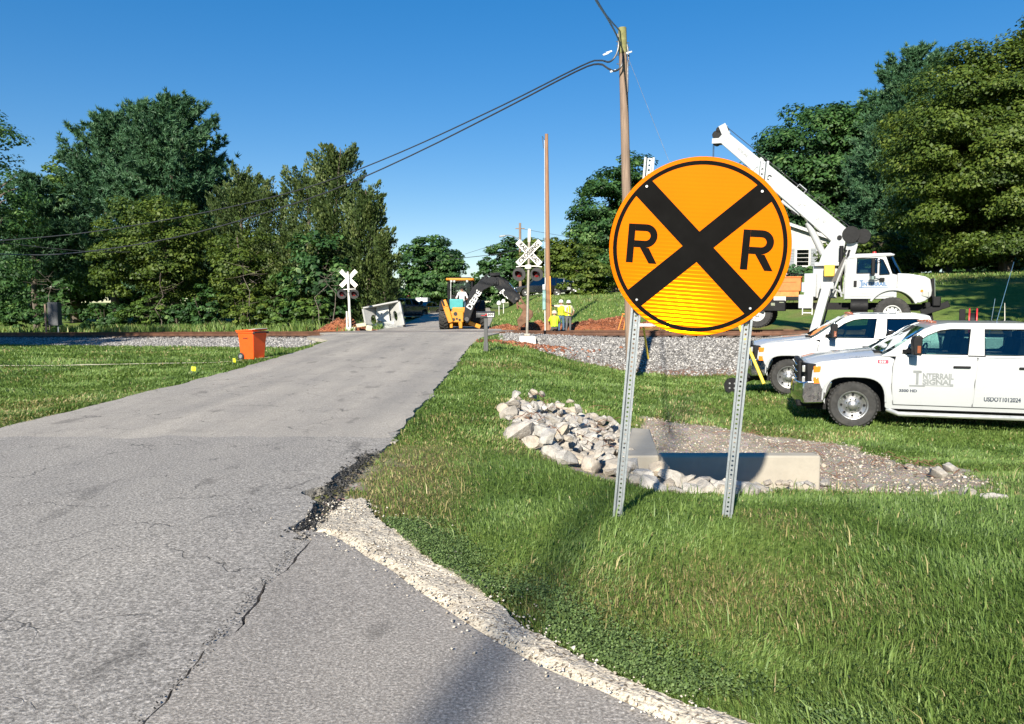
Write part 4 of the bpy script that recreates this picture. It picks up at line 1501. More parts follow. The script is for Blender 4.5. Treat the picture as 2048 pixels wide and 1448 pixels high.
for a, b in ((0, 1), (1, 2), (2, 3), (3, 0)):
    fs += [(a * n + k, a * n + (k + 1) % n, b * n + (k + 1) % n, b * n + k) for k in range(n)]
rg.add(vs, fs).build('border_ring', M_BLACKV, panel)
# the X as one twelve-sided outline
hw, L = .0725, .549
pts = []
for q in range(4):
    a = R(45 + 90 * q + 1.5 * (1 if q % 2 else -1))
    d, e = (math.cos(a), math.sin(a)), (-math.sin(a), math.cos(a))
    pts += [(d[0] * L - e[0] * hw, d[1] * L - e[1] * hw), (d[0] * (L + .004), d[1] * (L + .004)), (d[0] * L + e[0] * hw, d[1] * L + e[1] * hw)]
    a2 = R(45 + 90 * q + 45)
    pts.append((math.cos(a2) * hw * 1.414, math.sin(a2) * hw * 1.414))
MB().prism([(SX + p[0], ZC + p[1]) for p in pts], -.0014, -.0002, 'y').build('cross_stripe', M_BLACKV, panel, smooth=False)
# letter R in highway style: stem, bowl, leg as one outline with an eye
def letter_r(cx, cz, h, w):
    s = .047
    X0, Z0 = SX + cx - w / 2, cz - h / 2
    m = MB()
    def pr(P): m.prism([(X0 + p[0], Z0 + p[1]) for p in P], -.0014, -.0002, 'y')
    pr([(0, 0), (s, 0), (s, h), (0, h)])
    zc_, ro, ri = h * .70, h * .30, h * .30 - s
    xo = w * .60
    out = [(s + .0003, h), (xo, h)] + [(xo + math.cos(R(a)) * (w - xo), zc_ + math.sin(R(a)) * ro) for a in range(80, -81, -10)] + [(xo, h * .40), (s + .0003, h * .40)]
    inn = [(s + .0003, h * .40 + s), (xo, h * .40 + s)] + [(xo + math.cos(R(a)) * (w - xo - s), zc_ + math.sin(R(a)) * ri) for a in range(-80, 81, 10)] + [(xo, h - s), (s + .0003, h - s)]
    # the bowl as short four-sided pieces between its outer and inner outline
    for k in range(len(out) - 1):
        a, b, c, d = out[k], out[k + 1], inn[len(inn) - 2 - k], inn[len(inn) - 1 - k]
        pr([a, b, c, d])
    pr([(w * .44, h * .40 - .0003), (w * .74, h * .40 - .0003 + 0), (w * 1.05, 0), (w * .78, 0)])
    m.build('letter', M_BLACKV, panel, smooth=False, recalc=True)


letter_r(-.375, ZC, .265, .20)
letter_r(.385, ZC, .265, .20)
for u, z in ((-.377, ZC + .387), (.377, ZC + .385), (-.377, ZC - .385), (.377, ZC - .387)):
    MB().cyl((u, -.0002, z), (u, -.007, z), .0105, .008, n=10).build('bolt', M_BOLT, sign)

# ---------------------------------------------------------------- old utility pole, its guys and cables
PY = 23.6
pole_base = Vector((px_x(1264, PY), PY, gh(px_x(1264, PY), PY)))
pole_top = at(1244.5, 57, PY)
up_ = thing('utility_pole', 'old leaning wooden utility pole with black cables wrapped round its top', 'utility pole', pole_base)
tl = pole_top - pole_base
MB().tube([(0, 0, -.5)] + [tuple(tl * k / 6) for k in range(7)], .158, 14, .118).build('pole', M_WOOD, up_, recalc=False)
cap = mat('mossy_pole_top', (.20, .19, .075), .9, var=.3, vscale=8)
MB().cyl(tl * .93, tl * 1.0015, .127, .123, n=14).build('pole_top', cap, up_)
for k in (.90, .925, .95, .962):
    p = tl * k
    MB().cyl(p + Vector((-.20, -.06, 0)), p + Vector((.2, .06, 0)), .013, n=8).build('bolt', M_BOLT, up_)
MB().tube([tl * .955 + Vector((.13, -.02, 0)), tl * .93 + Vector((.17, -.04, -.1)), tl * .90 + Vector((.12, -.12, 0)), tl * .82 + Vector((.1, -.1, 0))], .022, 6).build('cable_loop', M_CABLE, up_)
M_SIL = mat('bare_clamp', (.6, .62, .64), .35, metal=.8)
for px, py in ((1212, 108), (1218, 104), (1226, 142), (1258, 105)):
    p = at(px, py, PY - .15) - pole_base
    MB().bar(p + Vector((-.09, 0, -.03)), p + Vector((.09, 0, .03)), .03, .05).build('clamp', M_SIL, up_, bevel=.006)


def smooth_path(P, n=40):
    P = [Vector(p) for p in P]
    Q = [P[0] * 2 - P[1]] + P + [P[-1] * 2 - P[-2]]
    out = []
    k = len(P) - 1
    for i in range(k):
        p0, p1, p2, p3 = Q[i:i + 4]
        for j in range(n // k):
            t = j / (n // k)
            out.append(.5 * ((2 * p1) + (p2 - p0) * t + (2 * p0 - 5 * p1 + 4 * p2 - p3) * t * t + (-p0 + 3 * p1 - 3 * p2 + p3) * t ** 3))
    out.append(P[-1])
    return out


def cable(pix, label, r, group=None, m=None, name='cable', n=48):
    pts = smooth_path([at(*p) for p in pix], n)
    o = MB().tube(pts, r, 6).build(name, m or M_CABLE, None, recalc=False)
    return tag(o, label, 'cable', group)


cable([(1240, 62, 23.5), (1222, 42, 19.5), (1203, 18, 15.8), (1188, -8, 12.6), (1165, -60, 8.5), (1120, -200, 4.6)], 'upper black cable running from the old utility pole up over the camera', .020)
cable([(1247, 104, 23.5), (1234, 72, 21.5), (1216, 38, 17.5), (1196, 6, 13.8), (1180, -28, 11.0), (1130, -180, 5.2)], 'lower black cable running from the old utility pole up over the camera', .024)
cable([(1236, 68, 23.45), (1237, 92, 23.4), (1231, 112, 23.4), (1218, 124, 23.5), (1198, 121, 24.0), (1160, 133, 25.2), (1000, 213, 28.5), (800, 305, 33), (640, 367, 36), (500, 405, 38.5), (330, 440, 41), (150, 468, 43), (-60, 486, 45)],
      'upper black cable sagging from the old utility pole to the left across the sky', .026)
cable([(1247, 112, 23.4), (1243, 132, 23.3), (1230, 142, 23.4), (1216, 137, 23.6), (1196, 128, 24), (1150, 144, 25.4), (1000, 222, 28.2), (820, 312, 32), (660, 382, 35), (500, 435, 37.5), (350, 475, 39.5), (200, 500, 41.5), (80, 510, 43), (-60, 505, 44.5)],
      'lower black cable sagging from the old utility pole across the left wood', .030)
cable([(-60, 476, 42), (60, 492, 43), (180, 503, 44), (260, 504, 45)], 'short dark cable crossing in front of the wood at the far left', .014)
cable([(1250, 100, 23.5), (1276, 165, 22.8), (1338, 322, 21.2), (1400, 470, 19.9), (1478, 650, 18.4), (1528, 768, 17.5)], 'thin steel guy wire running down from the old utility pole past the round sign', .0055, m=M_GUY, name='guy_wire')
cable([(1246, 110, 23.6), (1256, 260, 24.4), (1275, 540, 26.4), (1298, 728, 27.6)], 'thin steel guy wire falling steeply behind the old utility pole', .0055, m=M_GUY, name='guy_wire')
for (a, b, lb) in (((1478, 650, 18.4), (1528, 768, 17.5), 'yellow plastic guy wire guard leaning in front of the rear pickup grille'),
                   ((1287, 655, 27.0), (1298, 728, 27.6), 'yellow plastic guy wire guard on the grass right of the old utility pole')):
    tag(MB().cyl(at(*a), at(*b), .038, n=10).build('guy_guard', M_GUARD, None), lb, 'guy guard')

# the pole behind the camera: carries the overhead cables, its shade crosses the lawn
bp_ = thing('utility_pole', 'wooden utility pole behind the camera whose long shade lies over the lawn', 'utility pole', (-5.24, -14.0, 0))
MB().tube([(0, 0, -.5), (0, 0, 5), (0, 0, 18.0)], .115, 14, .07).build('pole', M_WOOD, bp_, recalc=False)
MB().cyl((-.2, 0, 17.4), (.2, 0, 17.4), .014, n=8).build('bolt', M_BOLT, bp_)

# ---------------------------------------------------------------- new pole beside the excavation
NY = 40.4
nb = Vector((px_x(1097.5, NY), NY, gh(px_x(1097.5, NY), NY)))
nt_ = at(1093, 268, NY) - nb
np_ = thing('utility_pole', 'tall bare new reddish wooden pole standing by the workers', 'utility pole', nb)
MB().tube([(0, 0, -.4)] + [tuple(nt_ * k / 5) for k in range(6)], .155, 12, .085).build('pole', M_NEWWOOD, np_, recalc=False)
M_CONDUIT = mat('grey_conduit', (.52, .55, .56), .5)
dx = Vector((-.18, -.02, 0))
MB().tube([nt_ * .0 + dx, nt_ * .25 + dx], .035, 8).build('conduit', M_CONDUIT, np_)
MB().tube([nt_ * .25 + dx * .9, nt_ * .6 + dx * .75, nt_ * .97 + dx * .6], .014, 6).build('ground_wire', M_CONDUIT, np_)
MB().box(nt_ * .17 + Vector((-.22, -.06, 0)), (.16, .12, 1.0)).build('meter_box', mat('teal_box', (.22, .38, .36), .5), np_, bevel=.015)
MB().box(nt_ * .235 + Vector((-.22, -.06, 0)), (.15, .12, .28)).build('junction_box', M_CONDUIT, np_, bevel=.015)
MB().bar(nt_ * .002 + Vector((.13, -.11, 0)), nt_ * .29 + Vector((.11, -.09, 0)), .075, .05).build('wire_guard', mat('orange_guard', (.80, .33, .04), .5), np_, bevel=.012)
MB().tube([nt_ * .97 + Vector((-.1, 0, 0)), nt_ * .985 + Vector((-.22, 0, .05)), nt_ * .93 + Vector((-.16, 0, 0))], .016, 6).build('cable_loop', M_CABLE, np_)

# ---------------------------------------------------------------- far pole with street lamp, its wires
FY = 84
fb = Vector((px_x(1041, FY), FY, gh(px_x(1041, FY), FY)))
ft = at(1040, 446, FY) - fb
fp = thing('street_lamp', 'far utility pole carrying a street lamp on a long arm beyond the near signal', 'street lamp', fb)
MB().tube([(0, 0, -.4), ft * .5, ft], .17, 8, .12).build('pole', M_WOOD, fp, recalc=False)
arm = [at(px, py, FY) - fb for px, py in ((1040, 480), (1028, 473), (1016, 470), (1005, 472))]
MB().tube(arm, .05, 6).build('arm', M_GALV, fp)
MB().bar(arm[-1] + Vector((-.35, 0, -.06)), arm[-1] + Vector((.35, 0, .04)), .3, .2).build('lamp_head', M_GALV, fp, bevel=.05)
MB().bar(ft * .93 + Vector((-.5, 0, 0)), ft * .93 + Vector((.5, 0, 0)), .1, .1).build('crossarm', M_WOOD, fp)
G_FW = 'thin far wires beyond the crossing'
cable([(1041, 457, FY), (1085, 465, 80), (1150, 476, 75)], 'thin far wire running right from the street lamp pole', .018, G_FW)
cable([(1041, 474, FY), (1000, 486, 86), (930, 508, 92)], 'thin far wire falling left from the street lamp pole', .018, G_FW)
cable([(1060, 494, 78), (1000, 507, 82), (925, 516, 86), (850, 524, 90), (780, 526, 94)], 'thicker far cable crossing the gap of sky over the backhoe', .03, G_FW)

# ---------------------------------------------------------------- crossing signals
M_SIGPOST = mat('aged_aluminium', (.36, .32, .27), .5, metal=.4, var=.2, vscale=5)
M_SIGWHITE = mat('signal_white', (.74, .72, .66), .5, var=.08, dirt=((.45, .38, .3), .4))
M_HOOD = mat('signal_black', (.020, .019, .019), .6, var=.3)
M_REDLENS = mat('red_lens', (.20, .008, .014), .12, var=.1, spec=.8, coat=1.0)
M_LETTER = mat('sign_black', (.015, .015, .015), .6)


def lamp_unit(parent, x, z, y, r, face=-1, yaw=0.0):
    """one flashing light: backing disc, lens and visor; face -1 looks to the camera side"""
    T = Matrix.Translation((x, y, z)) @ Matrix.Rotation(yaw, 4, 'Z')
    Q = T @ Matrix.Rotation(R(90) * (1 if face < 0 else -1), 4, 'X')
    u = MB().lathe([(r * .25, -.10), (r * .45, -.06), (r, -.01), (r, .01), (r * .42, .012)], Q, 24).build('signal_light', M_HOOD, parent)
    MB().lathe([(.001, .06), (r * .22, .052), (r * .36, .03), (r * .44, .016)], Q, 20, close=False).build('lens', M_REDLENS, u)
    # visor: a half open tube sloping down
    vs, fs = [], []
    n = 14
    for k in range(n + 1):
        a = R(-25 + 230 * k / n)
        ln = .32 * (0.45 + .55 * max(0, math.sin(a)))
        for rr_ in (r * .47, r * .50):
            vs += [Q @ Vector((rr_ * math.cos(a), rr_ * math.sin(a), .012)), Q @ Vector((rr_ * math.cos(a), rr_ * math.sin(a), .012 + ln))]
    for k in range(n):
        b = k * 4
        fs += [(b, b + 1, b + 5, b + 4), (b + 2, b + 6, b + 7, b + 3), (b + 1, b + 3, b + 7, b + 5)]
    MB().add(vs, fs).build('visor', M_HOOD, u)
    return u


def crossbuck(parent, c, L, w, y, texts=None, m=None):
    for i, a in enumerate((R(45), R(-45))):
        T = Matrix.Translation((c[0], y - .016 * (1 - i), c[1])) @ Matrix.Rotation(-a if True else 0, 4, 'Y')
        b = MB().box((0, 0, 0), (L, .012, w), M=T).build('crossbuck_blade', m or M_SIGWHITE, parent, bevel=.004)
        if texts:
            for (s, off) in texts[i]:
                lettering(s, w * .92, M_LETTER, b, Matrix.Translation((c[0], y - .016 * (1 - i) - .0085, c[1])) @ Matrix.Rotation(-a, 4, 'Y') @ Matrix.Translation((off, 0, 0)) @ Matrix.Rotation(R(90), 4, 'X'), width=(1.02 if len(s) > 5 else .38), bold=.010)


def signal(name, label, px_b, py_b, Y, px_t, py_t, far=False):
    b = at(px_b, py_b, Y)
    ground_z = gh(b.x, Y)
    root = thing(name, label, 'crossing signal', b, 0, 'railroad crossing signals')
    t = at(px_t, py_t, Y) - b
    return root, t, ground_z - b.z


# near signal
root, t, dz = signal('crossing_signal', 'near railroad crossing signal with lettered crossbuck on a white concrete foot', 1054, 671, 30.3, 1059, 458)
prof = [(.33, .0), (.30, -.36 - .1)]
fd = MB()
fd.prism([(-.34, -.37), (.36, -.37), (.33, -.02), (-.29, -.02)], -.32, .32, 'y')
fd.build('foundation', M_CONCW, root, bevel=.03)
MB().tube([(0, 0, -.02), t * .5, t * .88], .055, 12).build('mast', M_SIGPOST, root)
MB().cyl(t * .88, t, .062, n=12).build('mast_cap', M_SIGWHITE, root)
MB().box((.0, 0, .03), (.24, .24, .1)).build('base_plate', M_SIGPOST, root, bevel=.02)
for k in (-1, 1):
    MB().cyl((k * .22, -.2, -.02), (k * .22, -.2, .06), .012, n=6).build('anchor_bolt', M_BOLT, root)
zc = at(1057, 506, 30.3).z - root.location.z
xm = t.x * zc / t.z
crossbuck(root, (xm - .0, zc), 1.24, .235, -.075, ([('CROSSING', 0)], [('RAIL', -.31), ('ROAD', .31)]))
zl = at(1057, 534, 30.3).z - root.location.z
MB().tube([(xm - .50, -.05, zl), (xm - .3, -.05, zl + .03), (xm + .3, -.05, zl + .03), (xm + .50, -.05, zl)], .022, 8).build('crossarm', M_SIGWHITE, root)
MB().box((xm - .03, -.07, zl - .0), (.24, .10, .17)).build('junction_box', M_SIGWHITE, root, bevel=.04)
zb = at(1057, 549, 30.3).z - root.location.z
for px, yw in ((1038, .25), (1073, .30)):
    x = px_x(px, 30.3) - root.location.x
    lamp_unit(root, x, zb, -.14, .26, -1, yw * -1)
    MB().cyl((x, -.05, zl), (x, -.05, zb), .02, n=8).build('hanger', M_HOOD, root)
# rear-facing pair (for trains of traffic coming the other way)
# far signal, seen from behind
root, t, dz = signal('crossing_signal', 'far railroad crossing signal seen from behind, its blank white crossbuck in front of the wood', 701, 662, 43.2, 695.5, 543)
MB().tube([(0, 0, -.35), t * .5, t], .075, 10, .06).build('mast', M_SIGWHITE, root)
zc = at(697, 557, 43.2).z - root.location.z
xm = t.x * zc / t.z
crossbuck(root, (xm, zc), 1.24, .235, .12)
zl = at(697, 579, 43.2).z - root.location.z
MB().tube([(xm - .42, -.05, zl - .02), (xm - .2, -.06, zl), (xm + .2, -.06, zl + .02), (xm + .42, -.05, zl + .02)], .025, 8).build('crossarm', M_SIGWHITE, root)
zb = at(697, 588, 43.2).z - root.location.z
for px in (685, 709):
    x = px_x(px, 43.2) - root.location.x
    lamp_unit(root, x, zb, -.12, .27, -1, 0.1)
    MB().cyl((x, -.05, zl), (x, -.05, zb), .02, n=8).build('hanger', M_HOOD, root)
MB().box((.05, .05, .06), (.5, .5, .30)).build('foundation', M_CONCW, root, bevel=.03)
MB().cyl((-.20, .05, -.2), (-.20, .05, 1.1), .05, n=8).build('cable_riser', M_SIGWHITE, root)
# cream blocks on the spoil heap
M_CREAM = mat('cream_plastic', (.66, .58, .42), .6)
for i, (px, py, s, lb) in enumerate(((722, 650, (.5, .4, .16), 'cream block lying on the red spoil heap behind the far signal'), (738, 656, (.32, .3, .28), 'small cream carton at the right foot of the red spoil heap'))):
    p = at(px, py, 43.0)
    tag(MB().box(p, s, (.1, .15 * (i * 2 - 1), .3)).build('block', M_CREAM, None, bevel=.02), lb, 'block')

# ---------------------------------------------------------------- mailbox
MY = 24.2
p = at(972, 712, MY); p.z = gh(p.x, MY)
mbx = thing('mailbox', 'black mailbox with number 899 on a dark post beside the road edge', 'mailbox', p)
M_MBK = mat('mailbox_black', (.030, .030, .032), .45, var=.2)
M_MPOST = mat('mailbox_post', (.085, .085, .085), .7, var=.25, bumps=.3, stretch=(4, 4, .4))
MB().box((0, 0, .53), (.115, .115, 1.10)).build('post', M_MPOST, mbx, bevel=.012)
MB().box((0, 0, .14), (.15, .15, .30)).build('post_sleeve', M_MPOST, mbx, bevel=.015)
arch = [(-.10, 0), (.10, 0), (.10, .10)] + [(math.cos(R(a)) * .10, .10 + math.sin(R(a)) * .095) for a in range(20, 180, 20)] + [(-.10, .10)]
body = MB().prism([(a[0], a[1] + 1.075) for a in arch], -.27, .28, 'x').build('mailbox_body', M_MBK, mbx, bevel=.008)
MB().prism([(a[0] * 1.06, a[1] * 1.04 + 1.072) for a in arch], -.295, -.272, 'x').build('mailbox_door', M_MBK, mbx)
MB().box((.15, -.1035, 1.155), (.195, .004, .115)).build('number_plate', M_WHITE, mbx)
lettering('899', .115, M_LETTER, mbx, facing((.15, -.107, 1.155)), name='number', bold=.004)
fl_ = MB(); fl_.box((-.06, -.108, 1.14), (.17, .006, .02)); fl_.box((.01, -.108, 1.16), (.05, .006, .06))
fl_.build('flag', mat('red_flag', (.45, .02, .03), .5), mbx)

# ---------------------------------------------------------------- orange bin
BY = 21.6
p = at(505, 720, BY); p.z = gh(p.x, BY) + .02
bn = thing('wheelie_bin', 'orange wheeled bin standing at the left road edge with its lid shut', 'bin', p, R(-24))
M_ORANGE = mat('orange_plastic', (.86, .095, .012), .42, var=.06, bumps=.05)
M_BINBLK = mat('bin_black', (.02, .02, .02), .55)
M_LIDW = mat('pale_lid', (.55, .53, .48), .5)
H = .80
bt = MB()
q0 = [(-.215, -.21), (.235, -.21), (.235, .22), (-.215, .22)]
q1 = [(-.275, -.27), (.285, -.27), (.285, .30), (-.275, .30)]
vs = [(x, y, .03) for x, y in q0] + [(x * .96 + .0, y * .96, H * .66) if False else (x * .36 + X * .64, y * .36 + Y * .64, H * .70) for (x, y), (X, Y) in zip(q0, q1)] + [(x, y, H) for x, y in q1]
bt.add(vs, [(3, 2, 1, 0)] + [(i, (i + 1) % 4, 4 + (i + 1) % 4, 4 + i) for i in range(4)] + [(4 + i, 4 + (i + 1) % 4, 8 + (i + 1) % 4, 8 + i) for i in range(4)] + [(8, 9, 10, 11)])
bt.build('bin_body', M_ORANGE, bn, bevel=.02, seg=3)
MB().box((.005, .015, H - .02), (.60, .61, .045)).build('rim', M_ORANGE, bn, bevel=.012)
ld = MB().box((-.03, .02, H + .028), (.60, .62, .04), (0, R(-3), 0)).build('lid', M_ORANGE, bn, bevel=.015)
MB().box((.18, .05, H + .06), (.26, .5, .02), (0, R(-6), 0)).build('lid_panel', M_LIDW, ld, bevel=.008)
MB().cyl((.33, -.26, H - .02), (.33, .28, H - .02), .022, n=10).build('handle', M_BINBLK, bn)
for yy in (-.27, .28):
    MB().box((.31, yy, H - .03), (.09, .03, .06)).build('handle_bracket', M_BINBLK, bn, bevel=.01)
    wq = Matrix.Translation((-.17 if False else -.19, yy * .86, .105)) @ Matrix.Rotation(R(90), 4, 'X')
    w = MB().lathe([(.03, -.03), (.075, -.03), (.10, -.022), (.105, 0), (.10, .022), (.075, .03), (.03, .03)], wq, 20).build('wheel', M_BINBLK, bn)
    MB().lathe([(.001, .034), (.05, .034), (.06, .026)], wq, 16, close=False).build('hub', M_GALV, w)
for k in range(5):
    MB().box((-.06 + k * .033, -.268 + .0, .615), (.022, .006, .022), (R(-7), 0, 0)).build('print_mark', M_BINBLK, bn)

# ---------------------------------------------------------------- small yellow marking flags
M_FLAGY = mat('flag_yellow', (.80, .78, .03), .5)
for (px, py, Y, rz, lb) in ((383, 757, 17.4, .3, 'yellow marking flag on the left lawn, nearer of the two'), (466, 733, 19.8, -.5, 'yellow marking flag on the left lawn, the one close to the orange bin')):
    p = at(px, py, Y); p.z = gh(p.x, Y)
    f = thing('marking_flag', lb, 'marking flag', p, rz, 'yellow marking flags on the lawn')
    MB().cyl((0, 0, -.05), (0, 0, .20), .004, n=5).build('stake', M_GALV, f)
    MB().add([(0, 0, .10), (.09, .01, .09), (.10, -.01, .19), (.0, 0, .20), (0, .003, .10), (.09, .013, .09), (.10, -.007, .19), (.0, .003, .20)],
             [(0, 1, 2, 3), (7, 6, 5, 4), (0, 4, 5, 1), (1, 5, 6, 2), (2, 6, 7, 3), (3, 7, 4, 0)]).build('flag', M_FLAGY, f)

# ---------------------------------------------------------------- culvert headwall and its stones
hwl = thing('culvert_headwall', 'low concrete culvert headwall with the shade of the round sign on its face', 'headwall', (2.45, 8.5, -.6))
M_HEAD = mat('cast_concrete', (.36, .325, .265), .85, var=.10, vscale=2.5, bumps=.35, bscale=22, dirt=((.30, .26, .2), .45))
MB().box((.10, .1, .10), (1.78, .2, .80)).build('wall', M_HEAD, hwl, bevel=.022)
wg = MB()
P0 = [(1.30, 8.75, -.15), (1.66, 8.62, -.12), (1.98, 11.0, -.21), (1.72, 11.05, -.20)]
wg.add([Vector(p) - Vector((2.45, 8.5, -.6)) for p in P0] + [Vector((p[0], p[1], -1.0)) - Vector((2.45, 8.5, -.6)) for p in P0],
       [(0, 1, 2, 3), (7, 6, 5, 4), (0, 4, 5, 1), (1, 5, 6, 2), (2, 6, 7, 3), (3, 7, 4, 0)])
wg.build('wing_wall', M_HEAD, hwl, bevel=.02)


def rock_material():
    m, nt, b, out = new_mat('limestone')
    v = pos(nt, obj=True)
    oi = N(nt, 'ShaderNodeObjectInfo')
    c = ramp(nt, noise(nt, v, 3.0, 6, .7), [(.28, (.27, .25, .22)), (.5, (.46, .435, .40)), (.72, (.60, .58, .545))])
    tone = ramp(nt, oi.outputs['Random'], [(0, (.72, .68, .62)), (.35, (.95, .94, .92)), (.7, (1.05, 1.04, 1.02)), (.86, (1.0, .88, .72)), (1, (.8, .8, .82))])
    c = mixc(nt, 1.0, c, tone, 'MULTIPLY')
    st = ramp(nt, noise(nt, v, 6.5, 5, .75), [(.55, 0.0), (.72, .55)])
    c = mixc(nt, st, c, (.27, .20, .135))
    nt.links.new(c, b.inputs['Base Color'])
    b.inputs['Roughness'].default_value = .88
    bump(nt, b, noise(nt, v, 9, 7, .75), .8, .03)
    return m


M_ROCK = rock_material()
rock_meshes = []
for k in range(14):
    r = random.Random(300 + k)
    bm = bmesh.new()
    sx, sy, sz = r.uniform(.85, 1.3), r.uniform(.7, 1.05), r.uniform(.5, .85)
    for i in range(17):
        d = Vector((r.gauss(0, 1), r.gauss(0, 1), r.gauss(0, 1))).normalized()
        q = r.uniform(.84, 1.0)
        # box-like lumps: pull towards a superellipsoid
        mxx = max(abs(d.x), abs(d.y), abs(d.z))
        d = d * (.62 + .38 / mxx * .8)
        bm.verts.new((d.x * q * sx * .5, d.y * q * sy * .5, d.z * q * sz * .5))
    bmesh.ops.convex_hull(bm, input=bm.verts[:])
    lone = [v for v in bm.verts if not v.link_faces]
    bmesh.ops.delete(bm, geom=lone, context='VERTS')
    bmesh.ops.bevel(bm, geom=bm.edges[:], offset=.016, segments=1, affect='EDGES', profile=.5)
    bmesh.ops.subdivide_edges(bm, edges=[e for e in bm.edges if e.calc_length() > .2], cuts=1, use_grid_fill=True)
    for v in bm.verts:
        v.co += v.co.normalized() * r.uniform(-.018, .018)
    me = bpy.data.meshes.new('rock'); bm.to_mesh(me); bm.free()
    me.polygons.foreach_set('use_smooth', np.ones(len(me.polygons), dtype=bool)); me.set_sharp_from_angle(angle=R(24))
    me.materials.append(M_ROCK)
    rock_meshes.append(me)
rr = random.Random(77)


def rock(x, y, s, label, group, dz=0.0, tilt=.5):
    o = bpy.data.objects.new('rock', rr.choice(rock_meshes)); COL.objects.link(o)
    o.location = (x, y, gh(x, y) + s * .16 + dz)
    o.rotation_euler = (rr.uniform(-tilt, tilt), rr.uniform(-tilt, tilt), rr.uniform(0, 6.28))
    o.scale = (s * rr.uniform(.85, 1.2), s * rr.uniform(.85, 1.2), s * rr.uniform(.8, 1.15))
    return tag(o, label, 'rock', group)


def lb_pile(x, y, s, top):
    size = 'big' if s > .38 else ('middling' if s > .27 else 'small')
    row = 'far' if y > 11.6 else ('near' if y < 9.8 else 'middle')
    side = 'left' if x < .75 else 'right'
    lay = 'lying on top' if top else 'bedded'
    return (f'{size} pale limestone rock {lay} in the {row} {side} part of the rock heap', 'limestone rocks heaped beside the headwall')

placed = []
POLY = np.array([(-.05, 12.1), (.35, 12.9), (1.0, 13.1), (1.75, 12.6), (1.85, 11.2), (1.55, 9.9), (1.2, 8.6), (.6, 8.5), (.15, 9.2), (-.05, 10.4)])
tries = 0
while len(placed) < 150 and tries < 9000:
    tries += 1
    x, y = rr.uniform(-.2, 1.95), rr.uniform(8.3, 13.2)
    if poly_sdf(POLY, np.array([x]), np.array([y]))[0] > 0: continue
    s = rr.choice((.17, .20, .24, .27, .31, .36, .42))
    if any(math.hypot(x - a, y - b) < (s + c) * .34 for a, b, c in placed): continue
    placed.append((x, y, s))
    rock(x, y, s, *lb_pile(x, y, s, False), dz=.02)
    if rr.random() < .34: rock(x + rr.uniform(-.15, .15), y + rr.uniform(-.15, .15), s * rr.uniform(.6, .9), *lb_pile(x, y, s * .75, True), dz=.16 + rr.uniform(0, .08), tilt=.9)
def lb_front(px, sp, py):
    return (('large' if sp > 44 else 'middling' if sp > 35 else 'small') + ' limestone rock ' + ('in the front row ' if py > 970 else 'close to the wall ') + ('left of' if px < 1330 else 'between' if px < 1450 else 'right of') + (' both' if px < 1330 else ' the') + ' sign posts at the headwall', 'limestone rocks before the headwall')

for px, py, sp in ((1262, 925, 34), (1290, 948, 44), (1318, 938, 46), (1350, 955, 50), (1335, 975, 40), (1372, 960, 36), (1300, 972, 42), (1275, 958, 36), (1395, 965, 44), (1412, 985, 48), (1440, 985, 40),
                   (1465, 975, 40), (1490, 985, 58), (1522, 980, 44), (1385, 990, 36), (1455, 998, 36), (1500, 1002, 34), (1247, 940, 36), (1320, 992, 30), (1350, 996, 28), (1428, 962, 26)):
    y = 8.2 - (py - 925) / 75 * 1.0
    q = at(px, py, y)
    s_ = sp / F_PX * y * 1.38
    o_ = rock(q.x, y, s_, *lb_front(px, sp, py), dz=.0)
    o_.location.z = max(q.z - .02, gh(q.x, y) + s_ * .1)
LB_R = ('small pale rock at the right foot of the culvert headwall', 'small rocks right of the headwall')
for px, py, sp in ((1568, 985, 30), (1590, 975, 26), (1612, 980, 24), (1632, 990, 26), (1662, 988, 34), (1582, 992, 28), (1545, 975, 26)):
    y = 8.25 - (py - 975) / 20 * .25; x = px_x(px, y)
    rock(x, y, sp / F_PX * y * .95, *LB_R, dz=.05)
for px, py, sp, lb in ((1878, 946, 58, 'large flat rock lying alone at the right end of the dirt bank'), (1900, 934, 44, 'pale slab at the top right of the dirt bank'),
                       (1868, 985, 30, 'small grey rock at the lower right of the dirt bank'), (1985, 994, 40, 'rightmost flat rock half sunk in grass beyond the dirt bank'),
                       (1935, 985, 34, 'sunken rock between the dirt bank and the rightmost flat rock'), (1820, 930, 24, 'small rock near the upper edge of the dirt bank')):
    z = -.4
    for _ in range(6):
        x, y = atz(px, py, z); z = gh(x, y) + .05
    rock(x, y, sp / F_PX * y * 1.1, lb, None, tilt=.2)
rock(-.12, 11.9, .42, 'flat rock lying apart in the grass at the left end of the heap', None, tilt=.15)

# dead vine litter trailing over the rocks and the bank
rv_ = np.random.default_rng(5)
tw = MB()
for k in range(110):
    if k < 60: x, y = rv_.uniform(3.9, 5.3), rv_.uniform(8.4, 11.8)
    elif k < 80: x, y = rv_.uniform(2.4, 4.2), rv_.uniform(12.2, 13.4)
    else: x, y = rv_.uniform(.2, 1.7), rv_.uniform(9, 12.6)
    a = rv_.uniform(0, 6.28); L = rv_.uniform(.1, .38)
    z0 = gh(x, y) + (.03 if k < 80 else .26)
    tw.tube([(x, y, z0), (x + math.cos(a) * L * .5, y + math.sin(a) * L * .5, z0 + .05), (x + math.cos(a + .5) * L, y + math.sin(a + .5) * L, z0 + .01)], .0055, 4, .003)
tag(tw.build('dead_vines', mat('dead_vine', (.17, .085, .05), .9, var=.4), None, recalc=False), 'dry reddish brown vine litter over the dirt bank and rock heap', 'dead vines', kind='stuff')
